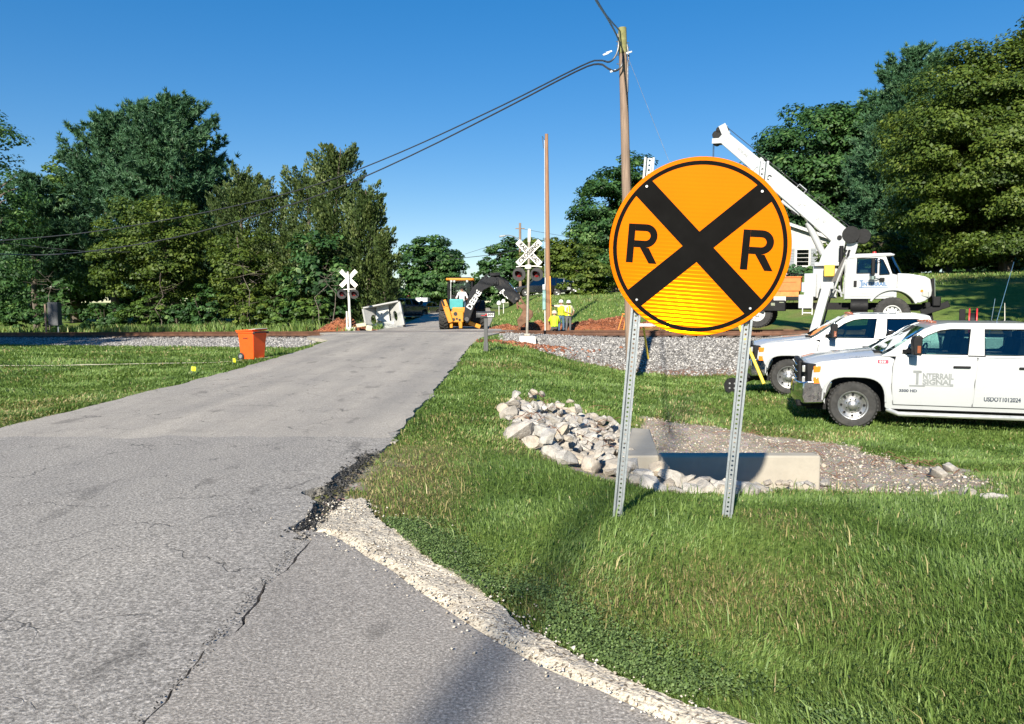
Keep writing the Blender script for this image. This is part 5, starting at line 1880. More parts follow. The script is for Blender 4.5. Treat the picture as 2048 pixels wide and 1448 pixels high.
# ================================================================ VEHICLES
M_PAINT = mat('white_car_paint', (.42, .43, .435), .32, var=.015, vscale=2, coat=.8)
M_GLASS = glass_mat('tinted_glass', (.62, .76, .73), .015)
M_DGLASS = glass_mat('dark_glass', (.04, .045, .055), .08)
M_CHROME = mat('chrome', (.62, .64, .65), .07, metal=1.0, var=.02)
M_TYRE = mat('tyre_rubber', (.030, .029, .028), .8, var=.35, vscale=9, bumps=.25, bscale=40, dirt=((.10, .085, .065), .35))
M_RIM = mat('steel_rim', (.36, .36, .355), .38, metal=.8, var=.15)
M_TRIM = mat('black_trim', (.011, .011, .012), .6, var=.2, spec=.2)
M_WGLASS = glass_mat('windscreen_glass', (.16, .22, .24), .02, 1.18)
M_DARKIN = mat('cabin_dark', (.030, .032, .035), .8)
M_SEAT = mat('seat_grey', (.07, .07, .075), .85)
M_AMBER = mat('amber_lens', (.85, .22, .02), .15, coat=1.0)
M_LAMP = mat('lamp_clear', (.62, .62, .60), .08, metal=.5, coat=1.0)
M_REDP = mat('red_plastic', (.55, .03, .03), .4)
M_GREYLOGO = mat('grey_vinyl', (.20, .21, .21), .5)
M_BLUELOGO = mat('blue_vinyl', (.05, .14, .30), .5)
M_DARKTXT = mat('dark_vinyl', (.03, .04, .06), .5)


def arc(cx, cz, r, a0, a1, n=14):
    return [(cx + r * math.cos(R(a0 + (a1 - a0) * k / n)), cz + r * math.sin(R(a0 + (a1 - a0) * k / n))) for k in range(n + 1)]


def wheel(parent, x, y, z, r, w, face=-1, rim_r=None, holes=8, rim_mat=None, name='wheel'):
    """tyre + rim + hub + hand holes; face is the outer side along y"""
    rim_r = rim_r or r * .60
    Q = Matrix.Translation((x, y, z)) @ Matrix.Rotation(R(90) * (1 if face < 0 else -1), 4, 'X')
    h = w / 2
    t = MB().lathe([(rim_r * .9, -h), (rim_r * 1.04, -h), (r * .90, -h * .98), (r * .975, -h * .78), (r, -h * .5), (r, h * .5), (r * .975, h * .78), (r * .90, h * .98), (rim_r * 1.06, h), (rim_r * .98, h * .9)], Q, 32, close=False).build(name, M_TYRE, parent)
    # tread blocks are too small to read: shoulder lugs only
    lg = MB()
    for k in range(36):
        a = 2 * math.pi * k / 36
        for s in (-1, 1):
            lg.box((r * .985 * math.cos(a), r * .985 * math.sin(a), s * h * .55), (r * .05, r * .10, h * .55), (0, 0, a), M=Q)
    tag(lg.build('tread', M_TYRE, t, smooth=False), kind='stuff')
    MB().lathe([(rim_r, h * .92), (rim_r * .97, h * .98), (rim_r * .90, h * .92), (rim_r * .86, h * .55), (rim_r * .62, h * .30), (rim_r * .50, h * .46), (rim_r * .34, h * .60), (rim_r * .30, h * .95), (rim_r * .18, h * 1.12), (.001, h * 1.14)], Q, 28, close=False).build('rim', rim_mat or M_RIM, t)
    hl = MB()
    for k in range(holes):
        a = 2 * math.pi * k / holes
        c = Vector((math.cos(a) * rim_r * .73, math.sin(a) * rim_r * .73, h * .435))
        hl.cyl(Q @ c, Q @ (c + Vector((0, 0, .022))), rim_r * .085, n=8)
    hl.build('hand_hole', M_TRIM, t)
    nu = MB()
    for k in range(8):
        a = 2 * math.pi * (k + .5) / 8
        c = Vector((math.cos(a) * rim_r * .42, math.sin(a) * rim_r * .42, h * .5))
        nu.cyl(Q @ c, Q @ (c + Vector((0, 0, h * .22))), rim_r * .045, n=6)
    tag(nu.build('wheel_nut', M_CHROME, t), kind='stuff')
    return t


# ---------------------------------------------------------------- crew cab pickup, nose towards -x, near side -y
WF, WR, WRAD, WZ = .95, 4.90, .408, .455


def arch(cx, cz, r, a0, a1, n=16):
    """squared-off wheel arch outline"""
    out = []
    for k in range(n + 1):
        a = R(a0 + (a1 - a0) * k / n)
        c, s = math.cos(a), math.sin(a)
        out.append((cx + r * math.copysign(abs(c) ** .62, c), cz + r * math.copysign(abs(s) ** .62, s)))
    return out


def side_y(z):
    return float(np.interp(z, [.40, .55, .85, 1.1, 1.30, 1.345, 1.60, 1.88], [.945, .985, 1.005, 1.0, .985, .965, .885, .775]))


def make_pickup(label, loc, rz, group):
    root = thing('pickup_truck', label, 'pickup truck', loc, rz, group)
    prof = [(.10, .50), (.06, .80), (.06, 1.12), (.13, 1.235), (.34, 1.285), (.85, 1.345), (1.34, 1.40), (1.50, 1.39), (1.60, 1.335), (3.96, 1.335), (3.98, 1.335), (3.985, .70), (3.985, .42), (WF + .53, .42)]
    prof += arch(WF, WZ, .505, 0, 180, 18) + [(WF - .53, .50)]
    def df(v):
        s = side_y(v.z) if v.z < 1.345 else .965
        y = v.y * s
        if v.x < .9:
            q = (1 - v.x / .9) ** 2
            y *= 1 - .07 * q
            v.x += .16 * q * abs(v.y) ** 2.2
        if v.z > 1.20 and v.x < 1.62:
            v.z -= .075 * max(0, abs(v.y) - .55) ** 1.3 / .35
            if abs(v.y) < .62: v.z += .022 * math.cos(v.y / .62 * 1.57) * min(1, v.x / .5)
        v.y = y
        return v
    body = MB().prism(prof, -1.0, 1.0, 'y').build('body', M_PAINT, root, cuts={'z': [.6, .75, .9, 1.05, 1.2, 1.28], 'x': [.25, .45, .7, 1.0, 1.3, 1.6], 'y': [-.93, -.8, -.6, -.3, 0, .3, .6, .8, .93]}, deform=df, bevel=.03, seg=3, angle=28)
    # cargo box
    bx = [(4.03, .55), (4.03, 1.43), (6.22, 1.43), (6.27, 1.38), (6.27, .62), (WR + .54, .56)] + arch(WR, WZ + .10, .515, 0, 180, 14) + [(WR - .54, .55)]
    bed = MB().prism(bx, -.99, .99, 'y').build('cargo_bed', M_PAINT, root, bevel=.03, seg=3, cuts={'z': [.85, 1.1, 1.3]}, deform=lambda v: Vector((v.x, v.y * min(1, side_y(min(v.z, 1.3)) + .005), v.z)))
    MB().box((5.15, 0, 1.434), (1.98, 1.62, .012)).build('bed_floor', M_TRIM, bed)
    MB().box((6.33, 0, .55), (.14, 1.9, .22)).build('rear_bumper', M_CHROME, root, bevel=.03)
    # chassis fills the arches
    MB().box((3.1, 0, .50), (5.8, 1.30, .34)).build('chassis', M_TRIM, root)
    # dark wheel arch linings set just inside the body
    for wx in (WF, WR):
        for s in (-1, 1):
            m = MB()
            pts = arch(wx, WZ, .50, -4, 184, 16)
            vs = [(p[0], s * .955, p[1]) for p in pts] + [(p[0], s * .62, p[1]) for p in pts]
            n = len(pts)
            m.add(vs, [(i, i + 1, n + i + 1, n + i) for i in range(n - 1)])
            m.add([(wx, s * .64, WZ)] + [(p[0], s * .64, p[1]) for p in pts], [(0, i + 1, i + 2) for i in range(n - 1)])
            m.build('wheel_arch', M_TRIM, root)
    # arch lips
    for s in (-1, 1):
        pts = arch(WF, WZ, .512, 3, 177, 18)
        MB().tube([(p[0], s * (side_y(p[1]) * (1 - .07 * (1 - min(.9, p[0]) / .9) ** 2) - .004), p[1]) for p in pts], .018, 6).build('arch_lip', M_PAINT, root)
    # greenhouse: sides with real window openings, roof, pillars
    outer = [(1.36, 1.33), (1.52, 1.42), (2.05, 1.80), (2.20, 1.865), (2.45, 1.895), (3.60, 1.895), (3.80, 1.87), (3.93, 1.60), (3.98, 1.33)]
    win1 = [(1.70, 1.372), (1.74, 1.43), (2.10, 1.69), (2.30, 1.775), (2.48, 1.80), (2.76, 1.80), (2.70, 1.372)]
    win2 = [(2.95, 1.372), (2.97, 1.80), (3.55, 1.80), (3.66, 1.775), (3.72, 1.66), (3.73, 1.45), (3.66, 1.385), (3.4, 1.372)]
    for s in (-1, 1):
        f0 = lambda u, v, s=s: Vector((u, s * side_y(v), v))
        f1 = lambda u, v, s=s: Vector((u, s * (side_y(v) - .045), v))
        cs = MB().panel(outer, [win1, win2], f0, f1).build('cab_side', M_PAINT, root, recalc=True, bevel=.007)
        for w_ in (win1, win2):
            g0 = lambda u, v, s=s: Vector((u, s * (side_y(v) - .020), v))
            g1 = lambda u, v, s=s: Vector((u, s * (side_y(v) - .024), v))
            MB().panel(w_, [], g0, g1).build('window', M_GLASS, root, smooth=False)
            # rubber surround
            c = [Vector((p[0], s * (side_y(p[1]) - .004), p[1])) for p in w_]
            MB().tube(c + [c[0]], .008, 5).build('window_seal', M_TRIM, cs, recalc=False)
        MB().bar((2.70, s * (side_y(1.36) + .004), 1.357), (2.96, s * (side_y(1.36) + .004), 1.357), .012, .02).build('belt_trim', M_TRIM, cs)
    rf = [(2.02, 1.775), (2.20, 1.868), (2.45, 1.905), (3.60, 1.905), (3.80, 1.875), (3.84, 1.81), (2.3, 1.83)]
    def rdf(v):
        k = abs(v.y)
        v.z += .028 * (1 - (k / .80) ** 2)
        v.y *= side_y(min(v.z, 1.88)) / side_y(1.88) if v.z < 1.86 else 1
        return v
    MB().prism(rf, -.785, .785, 'y').build('roof', M_PAINT, root, cuts={'y': [-.6, -.4, -.2, 0, .2, .4, .6]}, deform=rdf, bevel=.015)
    # windscreen and back light
    ws = [(-.90, 1.40, 1.40), (.90, 1.40, 1.40), (.755, 2.08, 1.815), (-.755, 2.08, 1.815)]
    m = MB()
    m.add([Vector((1.40 - .0, -.90, 1.395)), Vector((1.32, 0, 1.405)), Vector((1.40, .90, 1.395)), Vector((2.07, .755, 1.82)), Vector((2.03, 0, 1.845)), Vector((2.07, -.755, 1.82))], [(0, 1, 4, 5), (1, 2, 3, 4)])
    m.build('windscreen', M_WGLASS, root, recalc=False)
    MB().add([(3.95, -.86, 1.38), (3.95, .86, 1.38), (3.84, .74, 1.82), (3.84, -.74, 1.82)], [(0, 1, 2, 3)]).build('rear_window', M_GLASS, root, recalc=False)
    MB().box((1.36, 0, 1.395), (.14, 1.5, .02)).build('wiper_cowl', M_TRIM, root)
    for yy in (-.45, .35):
        MB().bar((1.37, yy, 1.42), (1.62, yy + .42, 1.55), .012, .012).build('wiper', M_TRIM, root)
    # doors: plates a few millimetres proud with real gaps between
    d1 = [(1.585, .50), (1.55, .8), (1.56, 1.15), (1.60, 1.325), (2.835, 1.325), (2.80, .9), (2.78, .50)]
    d2 = [(2.795, .50), (2.815, .9), (2.85, 1.325), (3.80, 1.325), (3.84, 1.05), (3.80, .80), (3.72, .62), (3.60, .50)]
    for s in (-1, 1):
        for d_ in (d1, d2):
            m = MB()
            n = len(d_)
            m.prism(d_, 0, .010, 'y')
            dr = m.build('door', M_PAINT, root, cuts={'z': [.6, .72, .85, .98, 1.1, 1.2, 1.3]}, deform=lambda v, s=s: Vector((v.x, s * (side_y(v.z) + v.y), v.z)), bevel=.004)
            hx = max(p[0] for p in d_ if p[1] > 1.2) - .30
            MB().bar((hx - .06, s * (side_y(1.17) + .03), 1.17), (hx + .20, s * (side_y(1.17) + .03), 1.17), .03, .038).build('handle', M_TRIM, dr, bevel=.012)
    # dark shut lines in the gaps between the door plates
    for s in (-1, 1):
        for ln in ([(1.575, .50), (1.54, .8), (1.55, 1.15), (1.592, 1.33)], [(2.7875, .49), (2.8075, .9), (2.843, 1.335)], [(1.575, .493), (3.62, .493), (3.74, .62), (3.815, .80), (3.852, 1.05), (3.81, 1.33)]):
            MB().tube([(p[0], s * (side_y(p[1]) + .001), p[1]) for p in ln], .0042, 5).build('shut_line', M_TRIM, root)
    # sill, running boards
    for s in (-1, 1):
        MB().box((2.75, s * .90, .43), (2.45, .1, .06)).build('sill', M_TRIM, root, bevel=.015)
        MB().tube([(1.50, s * .90, .40), (1.66, s * 1.03, .345), (3.85, s * 1.03, .345), (4.0, s * .92, .40)], .040, 10).build('running_board', mat('satin_alloy', (.62, .62, .60), .35, metal=.6), root)
    # face: grille, lamps, bumper
    MB().box((.085, 0, 1.00), (.10, 1.26, .42)).build('grille', M_TRIM, root, bevel=.03)
    for zz in (.88, 1.0, 1.12):
        MB().box((.025, 0, zz), (.03, 1.20, .045)).build('grille_bar', M_CHROME, root, bevel=.012)
    for s in (-1, 1):
        hs = MB().prism([(.055, .80), (.04, 1.17), (.36, 1.175), (.385, .80)], s * .62, s * .953, 'y').build('headlight', M_TRIM, root, bevel=.012, cuts={'y': [s * .75, s * .85]}, deform=lambda v: Vector((v.x + .17 * max(0, 1 - v.x / .9) ** 2 * abs(v.y) ** 2.2, v.y, v.z)))
        for zz in (.875, 1.075):
            MB().box((.345, s * .962, zz), (.12, .02, .11)).build('indicator', M_AMBER, hs, bevel=.008)
            MB().box((.15, s * .78, zz), (.05, .24, .12), (0, 0, s * .22)).build('lamp', M_LAMP, hs, bevel=.01)
    bp = [(-.02, .46), (-.05, .60), (-.03, .83), (.07, .865), (.60, .865), (.58, .78), (.40, .48)]
    MB().prism(bp, -.985, .985, 'y').build('front_bumper', M_CHROME, root, cuts={'y': [-.9, -.7, -.4, 0, .4, .7, .9], 'x': [.1, .25]}, deform=lambda v: Vector((v.x + .15 * max(0, 1 - v.x / .6) * abs(v.y) ** 2.4, v.y * (1 - .02 * (1 - v.x)), v.z)), bevel=.018, seg=3)
    MB().box((.16, 0, .44), (.28, 1.6, .12)).build('bumper_valance', M_TRIM, root, bevel=.03)
    # mirrors
    for s in (-1, 1):
        c = Vector((1.86, s * 1.24, 1.535))
        mr = MB().prism([(-.055, -.155), (-.075, .08), (-.05, .15), (.05, .165), (.075, .14), (.065, -.17)], -.115, .115, 'y', Matrix.Translation(c)).build('mirror', M_TRIM, root, bevel=.022, seg=3)
        MB().bar(c + Vector((-.02, -s * .08, -.10)), (1.72, s * .93, 1.42), .05, .06).build('mirror_arm', M_TRIM, mr, bevel=.01)
        MB().box(c + Vector((.02, s * .116, -.06)), (.05, .01, .12)).build('mirror_lamp', mat('amber_dark', (.25, .07, .03), .2, coat=1), mr)
        MB().box(c + Vector((.0, s * .03, .165)), (.07, .16, .03)).build('mirror_cap', M_CHROME, mr, bevel=.01)
        MB().prism([(1.60, 1.36), (1.76, 1.36), (1.80, 1.46)], s * (side_y(1.40) - .02), s * (side_y(1.40) + .004), 'y').build('mirror_sail', mat('sail_grey', (.35, .34, .34), .5), mr)
    # roof clearance lamps
    for k in (-2, -1, 0, 1, 2):
        MB().box((2.24, k * .24, 1.912 + .02 * (1 - abs(k) / 2)), (.12, .05, .03)).build('clearance_lamp', mat('amber_dark', (.25, .07, .03), .2, coat=1), root, bevel=.01)
    # cabin
    cab_in = MB()
    for sx in (2.55, 3.45):
        for sy in (-.42, .42):
            cab_in.box((sx, sy, 1.02), (.5, .52, .16)); cab_in.box((sx + .26, sy, 1.32), (.14, .5, .62), (0, .18, 0)); cab_in.box((sx + .34, sy, 1.66), (.09, .26, .17), (0, .1, 0))
    cab_in.build('seat', M_SEAT, root, bevel=.03)
    MB().box((1.72, 0, 1.28), (.42, 1.66, .16)).build('dashboard', M_DARKIN, root, bevel=.04)
    MB().box((2.75, 0, .93), (2.3, 1.7, .04)).build('cabin_floor', M_DARKIN, root)
    ring = [Vector((2.12 + .05 * math.sin(R(a)), -.42 + .19 * math.cos(R(a)), 1.36 + .18 * math.sin(R(a)))) for a in range(0, 361, 30)]
    MB().tube(ring, .016, 6).build('steering_wheel', M_DARKIN, root)
    for wx in (WF, WR):
        for s in (-1, 1):
            wheel(root, wx, s * .83, WZ, WRAD, .26, s, rim_r=.255)
    return root


def front_at(px, Y):
    return px_x(px, Y)


P1Y = 13.7
p1 = Vector((px_x(1597, P1Y), P1Y, 0))
R1 = R(-17)
# the near side lies at local y = -1, so step back to the centre line
c1 = p1 + Vector((-math.sin(R1), math.cos(R1), 0)) * 1.0
c1.z = (gh(c1.x + 1, c1.y) + gh(c1.x + 5, c1.y - 1.5)) / 2 - .085
pick = make_pickup('front white crew cab pickup with company lettering on its door and a red sticker', c1, R1, 'white work pickups parked on the grass')
p2Y = 17.9
R2 = R(-19)
p2 = Vector((px_x(1494, p2Y), p2Y, 0))
c2 = p2 + Vector((-math.sin(R2), math.cos(R2), 0)) * 1.0
c2.z = (gh(c2.x + 1, c2.y) + gh(c2.x + 5, c2.y - 1.7)) / 2 - .02
pick2 = copy_tree(pick)
pick2.location = c2; pick2.rotation_euler = (0, 0, R2)
pick2['label'] = 'rear white crew cab pickup with plain doors, between the round sign and front pickup'
# rear pickup: dark rear side glass, rail guide wheel, hose reel in its bed
for ch in pick2.children:
    if ch.name.startswith('window') and not ch.name.startswith('window_seal'):
        xs = [v.co.x for v in ch.data.vertices]
        if min(xs) > 2.8:
            ch.material_slots[0].link = 'OBJECT'; ch.material_slots[0].material = M_DGLASS
gw = MB().lathe([(.02, -.05), (.13, -.05), (.155, -.03), (.155, .05), (.19, .055), (.19, .08), (.02, .08)], Matrix.Translation((-.30, -.72, .20)) @ Matrix.Rotation(R(90), 4, 'X'), 24).build('rail_guide_wheel', M_TRIM, pick2)
for k in range(4):
    a = R(45 + 90 * k)
    MB().cyl((-.30 + .08 * math.cos(a), -.80, .20 + .08 * math.sin(a)), (-.30 + .08 * math.cos(a), -.806, .20 + .08 * math.sin(a)), .022, n=10).build('wheel_hole', M_RIM, gw)
MB().bar((-.30, -.60, .20), (.25, -.55, .42), .09, .1).build('guide_arm', M_TRIM, pick2, bevel=.01)
MB().box((.0, 0, .36), (.12, 1.5, .12)).build('guide_axle', M_TRIM, pick2, bevel=.01)
hr = thing('hose_reel', 'red hose reel standing in the bed of the rear pickup', 'hose reel', Vector(pick2.matrix_basis @ Vector((4.62, -.45, 1.30))), R2 + R(78))
for yy in (-.14, .0):
    MB().cyl((0, yy, .44), (0, yy - .03, .44), .30, n=24).build('reel_flange', M_REDP, hr, bevel=.008)
MB().cyl((0, .0, .44), (0, -.14, .44), .20, n=20).build('hose', M_TRIM, hr)
MB().box((.0, .12, .36), (.10, .12, .72)).build('frame', M_TRIM, hr, bevel=.01)
MB().box((0, -.05, .0), (.42, .4, .06)).build('foot', M_TRIM, hr, bevel=.01)
# whips
for (px, py, px2, py2, Y, lb) in ((1870, 558, 1872, 596, 21, 'left thin white marker rod beside the crane truck grille'), (1891, 570, 1889, 606, 20.5, 'right thin white marker rod above the red hose reel')):
    pass
an = MB().tube([Vector((5.2, .3, 1.44)), Vector((5.28, .3, 2.25))], .012, 6, .005).build('antenna', M_CHROME, pick2)
an = MB().tube([Vector((5.55, .5, 1.44)), Vector((5.52, .5, 2.15))], .012, 6, .005).build('antenna', mat('white_rod', (.75, .72, .62), .5), pick2)
MB().tube([Vector((3.30, -.2, 1.92)), Vector((3.52, -.2, 2.95))], .008, 6, .003).build('antenna', M_CHROME, pick)
MB().box((3.3, -.2, 1.925), (.2, .12, .02)).build('antenna_base', M_TRIM, pick, bevel=.008)


# writing on the front pickup's near side
def on_side(x, z, proud=.013):
    return Matrix.Translation((x, -(side_y(z) + proud), z)) @ Matrix.Rotation(R(90), 4, 'X') @ Matrix.Rotation(R(-1.0), 4, 'X')


lettering('NTERRAIL', .135, M_GREYLOGO, pick, on_side(2.25, 1.0), width=.47, bold=.006)
lettering('SIGNAL', .12, M_GREYLOGO, pick, on_side(2.25, .90), width=.47, bold=.006)
lg = MB()
for (x, z, w, h) in ((1.935, 1.075, .13, .045), (1.935, .955, .04, .20), (1.935, .835, .24, .028)):
    lg.box((x, -(side_y(z) + .0125), z), (w, .002, h))
lg.build('rail_emblem', M_GREYLOGO, pick, bevel=.0)
ln = MB()
ln.box((2.25, -(side_y(.845) + .0125), .845), (.47, .002, .010)); ln.box((2.46, -(side_y(.845) + .0135), .847), (.05, .002, .022)); ln.box((2.04, -(side_y(.845) + .0135), .847), (.04, .002, .022))
ln.build('logo_rule', M_GREYLOGO, pick)
lettering('3500 HD', .062, M_CHROME if False else M_DARKTXT, pick, on_side(1.80, .745), width=.28, bold=.003)
lettering('USDOT1012024', .105, M_DARKTXT, pick, on_side(3.22, .64), width=.54, bold=.004)
MB().box((1.40, -(side_y(1.23) * .985 + .012), 1.235), (.17, .003, .062)).build('red_sticker', mat('red_sticker', (.62, .05, .09), .5), pick)
for k, w_ in enumerate((.03, .03, .03)):
    MB().box((1.355 + k * .035, -(side_y(1.23) * .985 + .0145), 1.235), (.024, .002, .034)).build('sticker_mark', M_WHITE, pick)
lettering('DURAMAX', .05, M_DARKTXT, pick, Matrix.Translation((1.02, -.958, 1.305)) @ Matrix.Rotation(R(75), 4, 'X'), sx=1.3, shear=.2)
# folder and papers seen through the windows, lying on the dash and seats
MB().box((2.3, .3, 1.36), (.5, .35, .02)).build('paper', M_WHITE, pick)

# far dark pickup beyond the concrete block
DY = 66
dk = copy_tree(pick2)
for ch in list(dk.children):
    if ch.name.startswith(('rail_guide', 'guide', 'antenna')):
        for g in list(ch.children): bpy.data.objects.remove(g)
        bpy.data.objects.remove(ch)
M_NAVY = mat('navy_paint', (.016, .024, .045), .3, var=.1, coat=.8)
def repaint(o):
    for sl in o.material_slots:
        if sl.material == M_PAINT: sl.link = 'OBJECT'; sl.material = M_NAVY
    for c in o.children: repaint(c)
repaint(dk)
dx_ = px_x(809, DY)
dk.location = (dx_ + .9, DY + 5.0, gh(dx_, DY) - .05); dk.rotation_euler = (0, 0, R(62 + 180))
dk['label'] = 'dark navy pickup parked half behind the tilted concrete block by the road'
dk['group'] = 'cars parked far off'


# ---------------------------------------------------------------- plain far cars
def make_car(label, px, Y, rz, paint, zoff=0.0, suv=True, flip=False):
    x = px_x(px, Y)
    root = thing('parked_car', label, 'car', (x, Y, gh(x, Y) + zoff), rz, 'cars parked far off')
    h = 1.72 if suv else 1.45
    pr = [(-2.25, .38), (-2.3, .72), (-2.2, .86), (-1.2, .98), (1.9, 1.02), (2.25, .9), (2.28, .45), (1.95, .34)] + arc(1.42, .34, .40, 0, 180, 8) + arc(-1.42, .34, .40, 0, 180, 8)
    MB().prism(pr, -.9, .9, 'y').build('body', paint, root, bevel=.06, seg=3)
    gp = [(-1.25, .96), (-.45, h - .06), (-.1, h), (1.45 if suv else .8, h - .03), (2.05 if suv else 1.6, 1.0)]
    def tum(v): return Vector((v.x, v.y * (1 - .18 * max(0, v.z - .96) / .7), v.z))
    MB().prism(gp, -.84, .84, 'y').build('windows', M_DGLASS, root, deform=tum, bevel=.03)
    MB().prism([(-.35, h - .035), (-.1, h + .012), (1.42 if suv else .78, h - .015), (1.55 if suv else .9, h - .08)], -.70, .70, 'y').build('roof', paint, root, bevel=.02)
    for yy in (-.845, .845):
        for (a, b) in (((-1.2, .98), (-.42, h - .05)), ((.35, .98), (.38, h - .03)), ((1.35, .98), (1.3, h - .04))):
            MB().bar((a[0], yy, a[1]), (b[0], yy * .83, b[1]), .05, .06).build('pillar', paint, root)
    for xx in (-1.42, 1.42):
        for s in (-1, 1): wheel(root, xx, s * .80, .33, .33, .22, s)
    for s in (-1, 1):
        MB().box((-2.24, s * .66, .74), (.12, .36, .13)).build('headlight', M_LAMP, root, bevel=.03)
        MB().box((2.22, s * .70, .86), (.10, .26, .16)).build('tail_light', M_REDP, root, bevel=.03)
    return root


M_BLKP = mat('black_paint_car', (.010, .011, .014), .25, var=.1, coat=1)
make_car('dark estate car parked on the hill right of the near signal', 1080, 70, R(6), M_BLKP, zoff=.0)
make_car('white car parked on the hill behind the new wooden pole', 1114, 74, R(20), M_PAINT, zoff=.1, suv=False)
make_car('low dark car standing at the far left roadside behind the navy pickup', 846, 74, R(70), M_BLKP, suv=False)
# white box trailer far off
TY = 84
tr = thing('box_trailer', 'small white box trailer far off at the left roadside', 'trailer', (px_x(846, TY), TY, gh(px_x(846, TY), TY)))
MB().box((0, 0, 1.15), (1.3, 2.6, 1.25)).build('trailer_body', M_PAINT, tr, bevel=.04)
MB().box((0, -1.312, 1.15), (1.12, .02, 1.1)).build('trailer_door', M_WHITE, tr)
for s in (-1, 1): wheel(tr, s * .68, 0, .32, .32, .2, -1)

# ---------------------------------------------------------------- crane truck (digger derrick) standing on the rails
TXo, TYo = 13.78, 28.17
tz = .24 + TG * (TXo - TX0)
truck = thing('crane_truck', 'white crane truck with raised telescopic boom standing on the track behind the pickups', 'crane truck', (TXo, TYo, tz), -math.atan(TK))
CW = 1.0
# cab
cabp = [(-1.55, 1.12), (-1.55, 2.50), (-1.46, 2.66), (-1.2, 2.72), (-.34, 2.72), (-.26, 2.64), (-.04, 2.00), (.12, 1.96), (.12, 1.12)]
w1 = [(-1.18, 2.03), (-1.18, 2.56), (-.52, 2.56), (-.52, 2.03)]
w2 = [(-.44, 1.97), (-.44, 2.54), (-.35, 2.50), (-.13, 2.02), (-.13, 1.98)]
for s in (-1, 1):
    yf = lambda v: CW - .10 * max(0, v - 1.9) / .8
    f0 = lambda u, v, s=s: Vector((u, s * yf(v), v))
    f1 = lambda u, v, s=s: Vector((u, s * (yf(v) - .05), v))
    MB().panel(cabp, [w1, w2], f0, f1).build('cab_side', M_PAINT, truck, bevel=.012)
    for w_ in (w1, w2):
        MB().panel(w_, [], lambda u, v, s=s: Vector((u, s * (yf(v) - .02), v)), lambda u, v, s=s: Vector((u, s * (yf(v) - .024), v))).build('window', M_GLASS, truck, smooth=False)
        c = [Vector((p[0], s * (yf(p[1]) + .002), p[1])) for p in w_]
        MB().tube(c + [c[0]], .018, 5).build('window_seal', M_TRIM, truck, recalc=False)
MB().prism([(-1.55, 2.48), (-1.46, 2.665), (-1.2, 2.728), (-.12, 2.735), (.04, 2.68), (-.02, 2.62), (-1.4, 2.55)], -.94, .94, 'y').build('roof', M_PAINT, truck, bevel=.04, seg=3)
MB().box((-1.56, 0, 1.8), (.05, 1.9, 1.4)).build('cab_back', M_PAINT, truck, bevel=.02)
MB().add([(-.03, -.975, 2.0), (.26, -.62, 1.99), (.36, 0, 1.985), (.26, .62, 1.99), (-.03, .975, 2.0), (-.25, .90, 2.63), (-.04, .5, 2.66), (.02, 0, 2.67), (-.04, -.5, 2.66), (-.25, -.90, 2.63)], [(0, 1, 8, 9), (1, 2, 7, 8), (2, 3, 6, 7), (3, 4, 5, 6)]).build('windscreen', M_DGLASS, truck, recalc=False)
MB().box((-.75, 0, 1.15), (1.6, 1.8, .08)).build('cabin_floor', M_TRIM, truck)
MB().box((-.95, .3, 1.75), (.3, 1.2, .9)).build('seat', M_SEAT, truck, bevel=.05)
# door plate, handle and lettering
dp = [(-1.38, 1.20), (-1.38, 1.98), (.0, 1.90), (.04, 1.20)]
d_ = MB().prism(dp, -(CW + .012), -(CW + .001), 'y').build('door', M_PAINT, truck, bevel=.006)
MB().box((-1.22, -(CW + .03), 1.66), (.10, .03, .22)).build('handle', M_TRIM, d_, bevel=.01)
lettering('INTERRAIL', .17, M_BLUELOGO, truck, facing((-.60, -(CW + .016), 1.64)), sx=.98, bold=.007)
lm = MB(); lm.box((-1.02, -(CW + .0145), 1.64), (.03, .002, .24)); lm.box((-1.02, -(CW + .0145), 1.765), (.12, .002, .04)); lm.box((-1.02, -(CW + .0145), 1.53), (.16, .002, .025)); lm.box((-.55, -(CW + .0145), 1.535), (.8, .002, .02))
lm.build('rail_emblem', M_BLUELOGO, truck)
for z_, w_ in ((1.93, .5), (1.30, .62)):
    MB().box((-.85 if z_ > 1.5 else -.7, -(CW + .0135), z_), (w_, .002, .012)).build('print_mark', M_GREYLOGO, truck)
# hood, fender, grille
hood = [(.12, 1.35), (.10, 2.02), (.5, 2.00), (1.0, 1.90), (1.16, 1.80), (1.22, 1.45), (1.20, 1.20), (.95, 1.06), (.70, 1.08)] + arc(0, .66, .80, 33, 120, 12) + [(-.42, 1.32)]
def hdf(v):
    if v.z > 1.5:
        k = (v.z - 1.5) / .5
        v.y *= 1 - .14 * k
    if v.x > .8: v.y *= 1 - .10 * ((v.x - .8) / .4) ** 2
    return v
hoodp = [(.10, 2.02), (.5, 2.00), (1.0, 1.90), (1.16, 1.80), (1.22, 1.42), (1.20, 1.22), (.98, 1.05), (.80, 1.02)] + arc(0, .66, .86, 24, 158, 16) + [(-.86, 1.02), (-.86, 1.10), (.08, 1.14)]
hp = [(.125, 2.02), (.5, 2.00), (1.0, 1.90), (1.16, 1.80), (1.22, 1.42), (1.20, 1.22), (1.02, 1.05), (.85, .98)] + arc(0, .66, .82, 24, 80, 10) + [(.125, 1.50)]
MB().prism(hp, -1.0, 1.0, 'y').build('hood', M_PAINT, truck, cuts={'z': [1.3, 1.5, 1.65, 1.8, 1.9], 'x': [.5, .8, 1.0], 'y': [-.9, -.7, -.4, 0, .4, .7, .9]}, deform=hdf, bevel=.03, seg=3, angle=28)
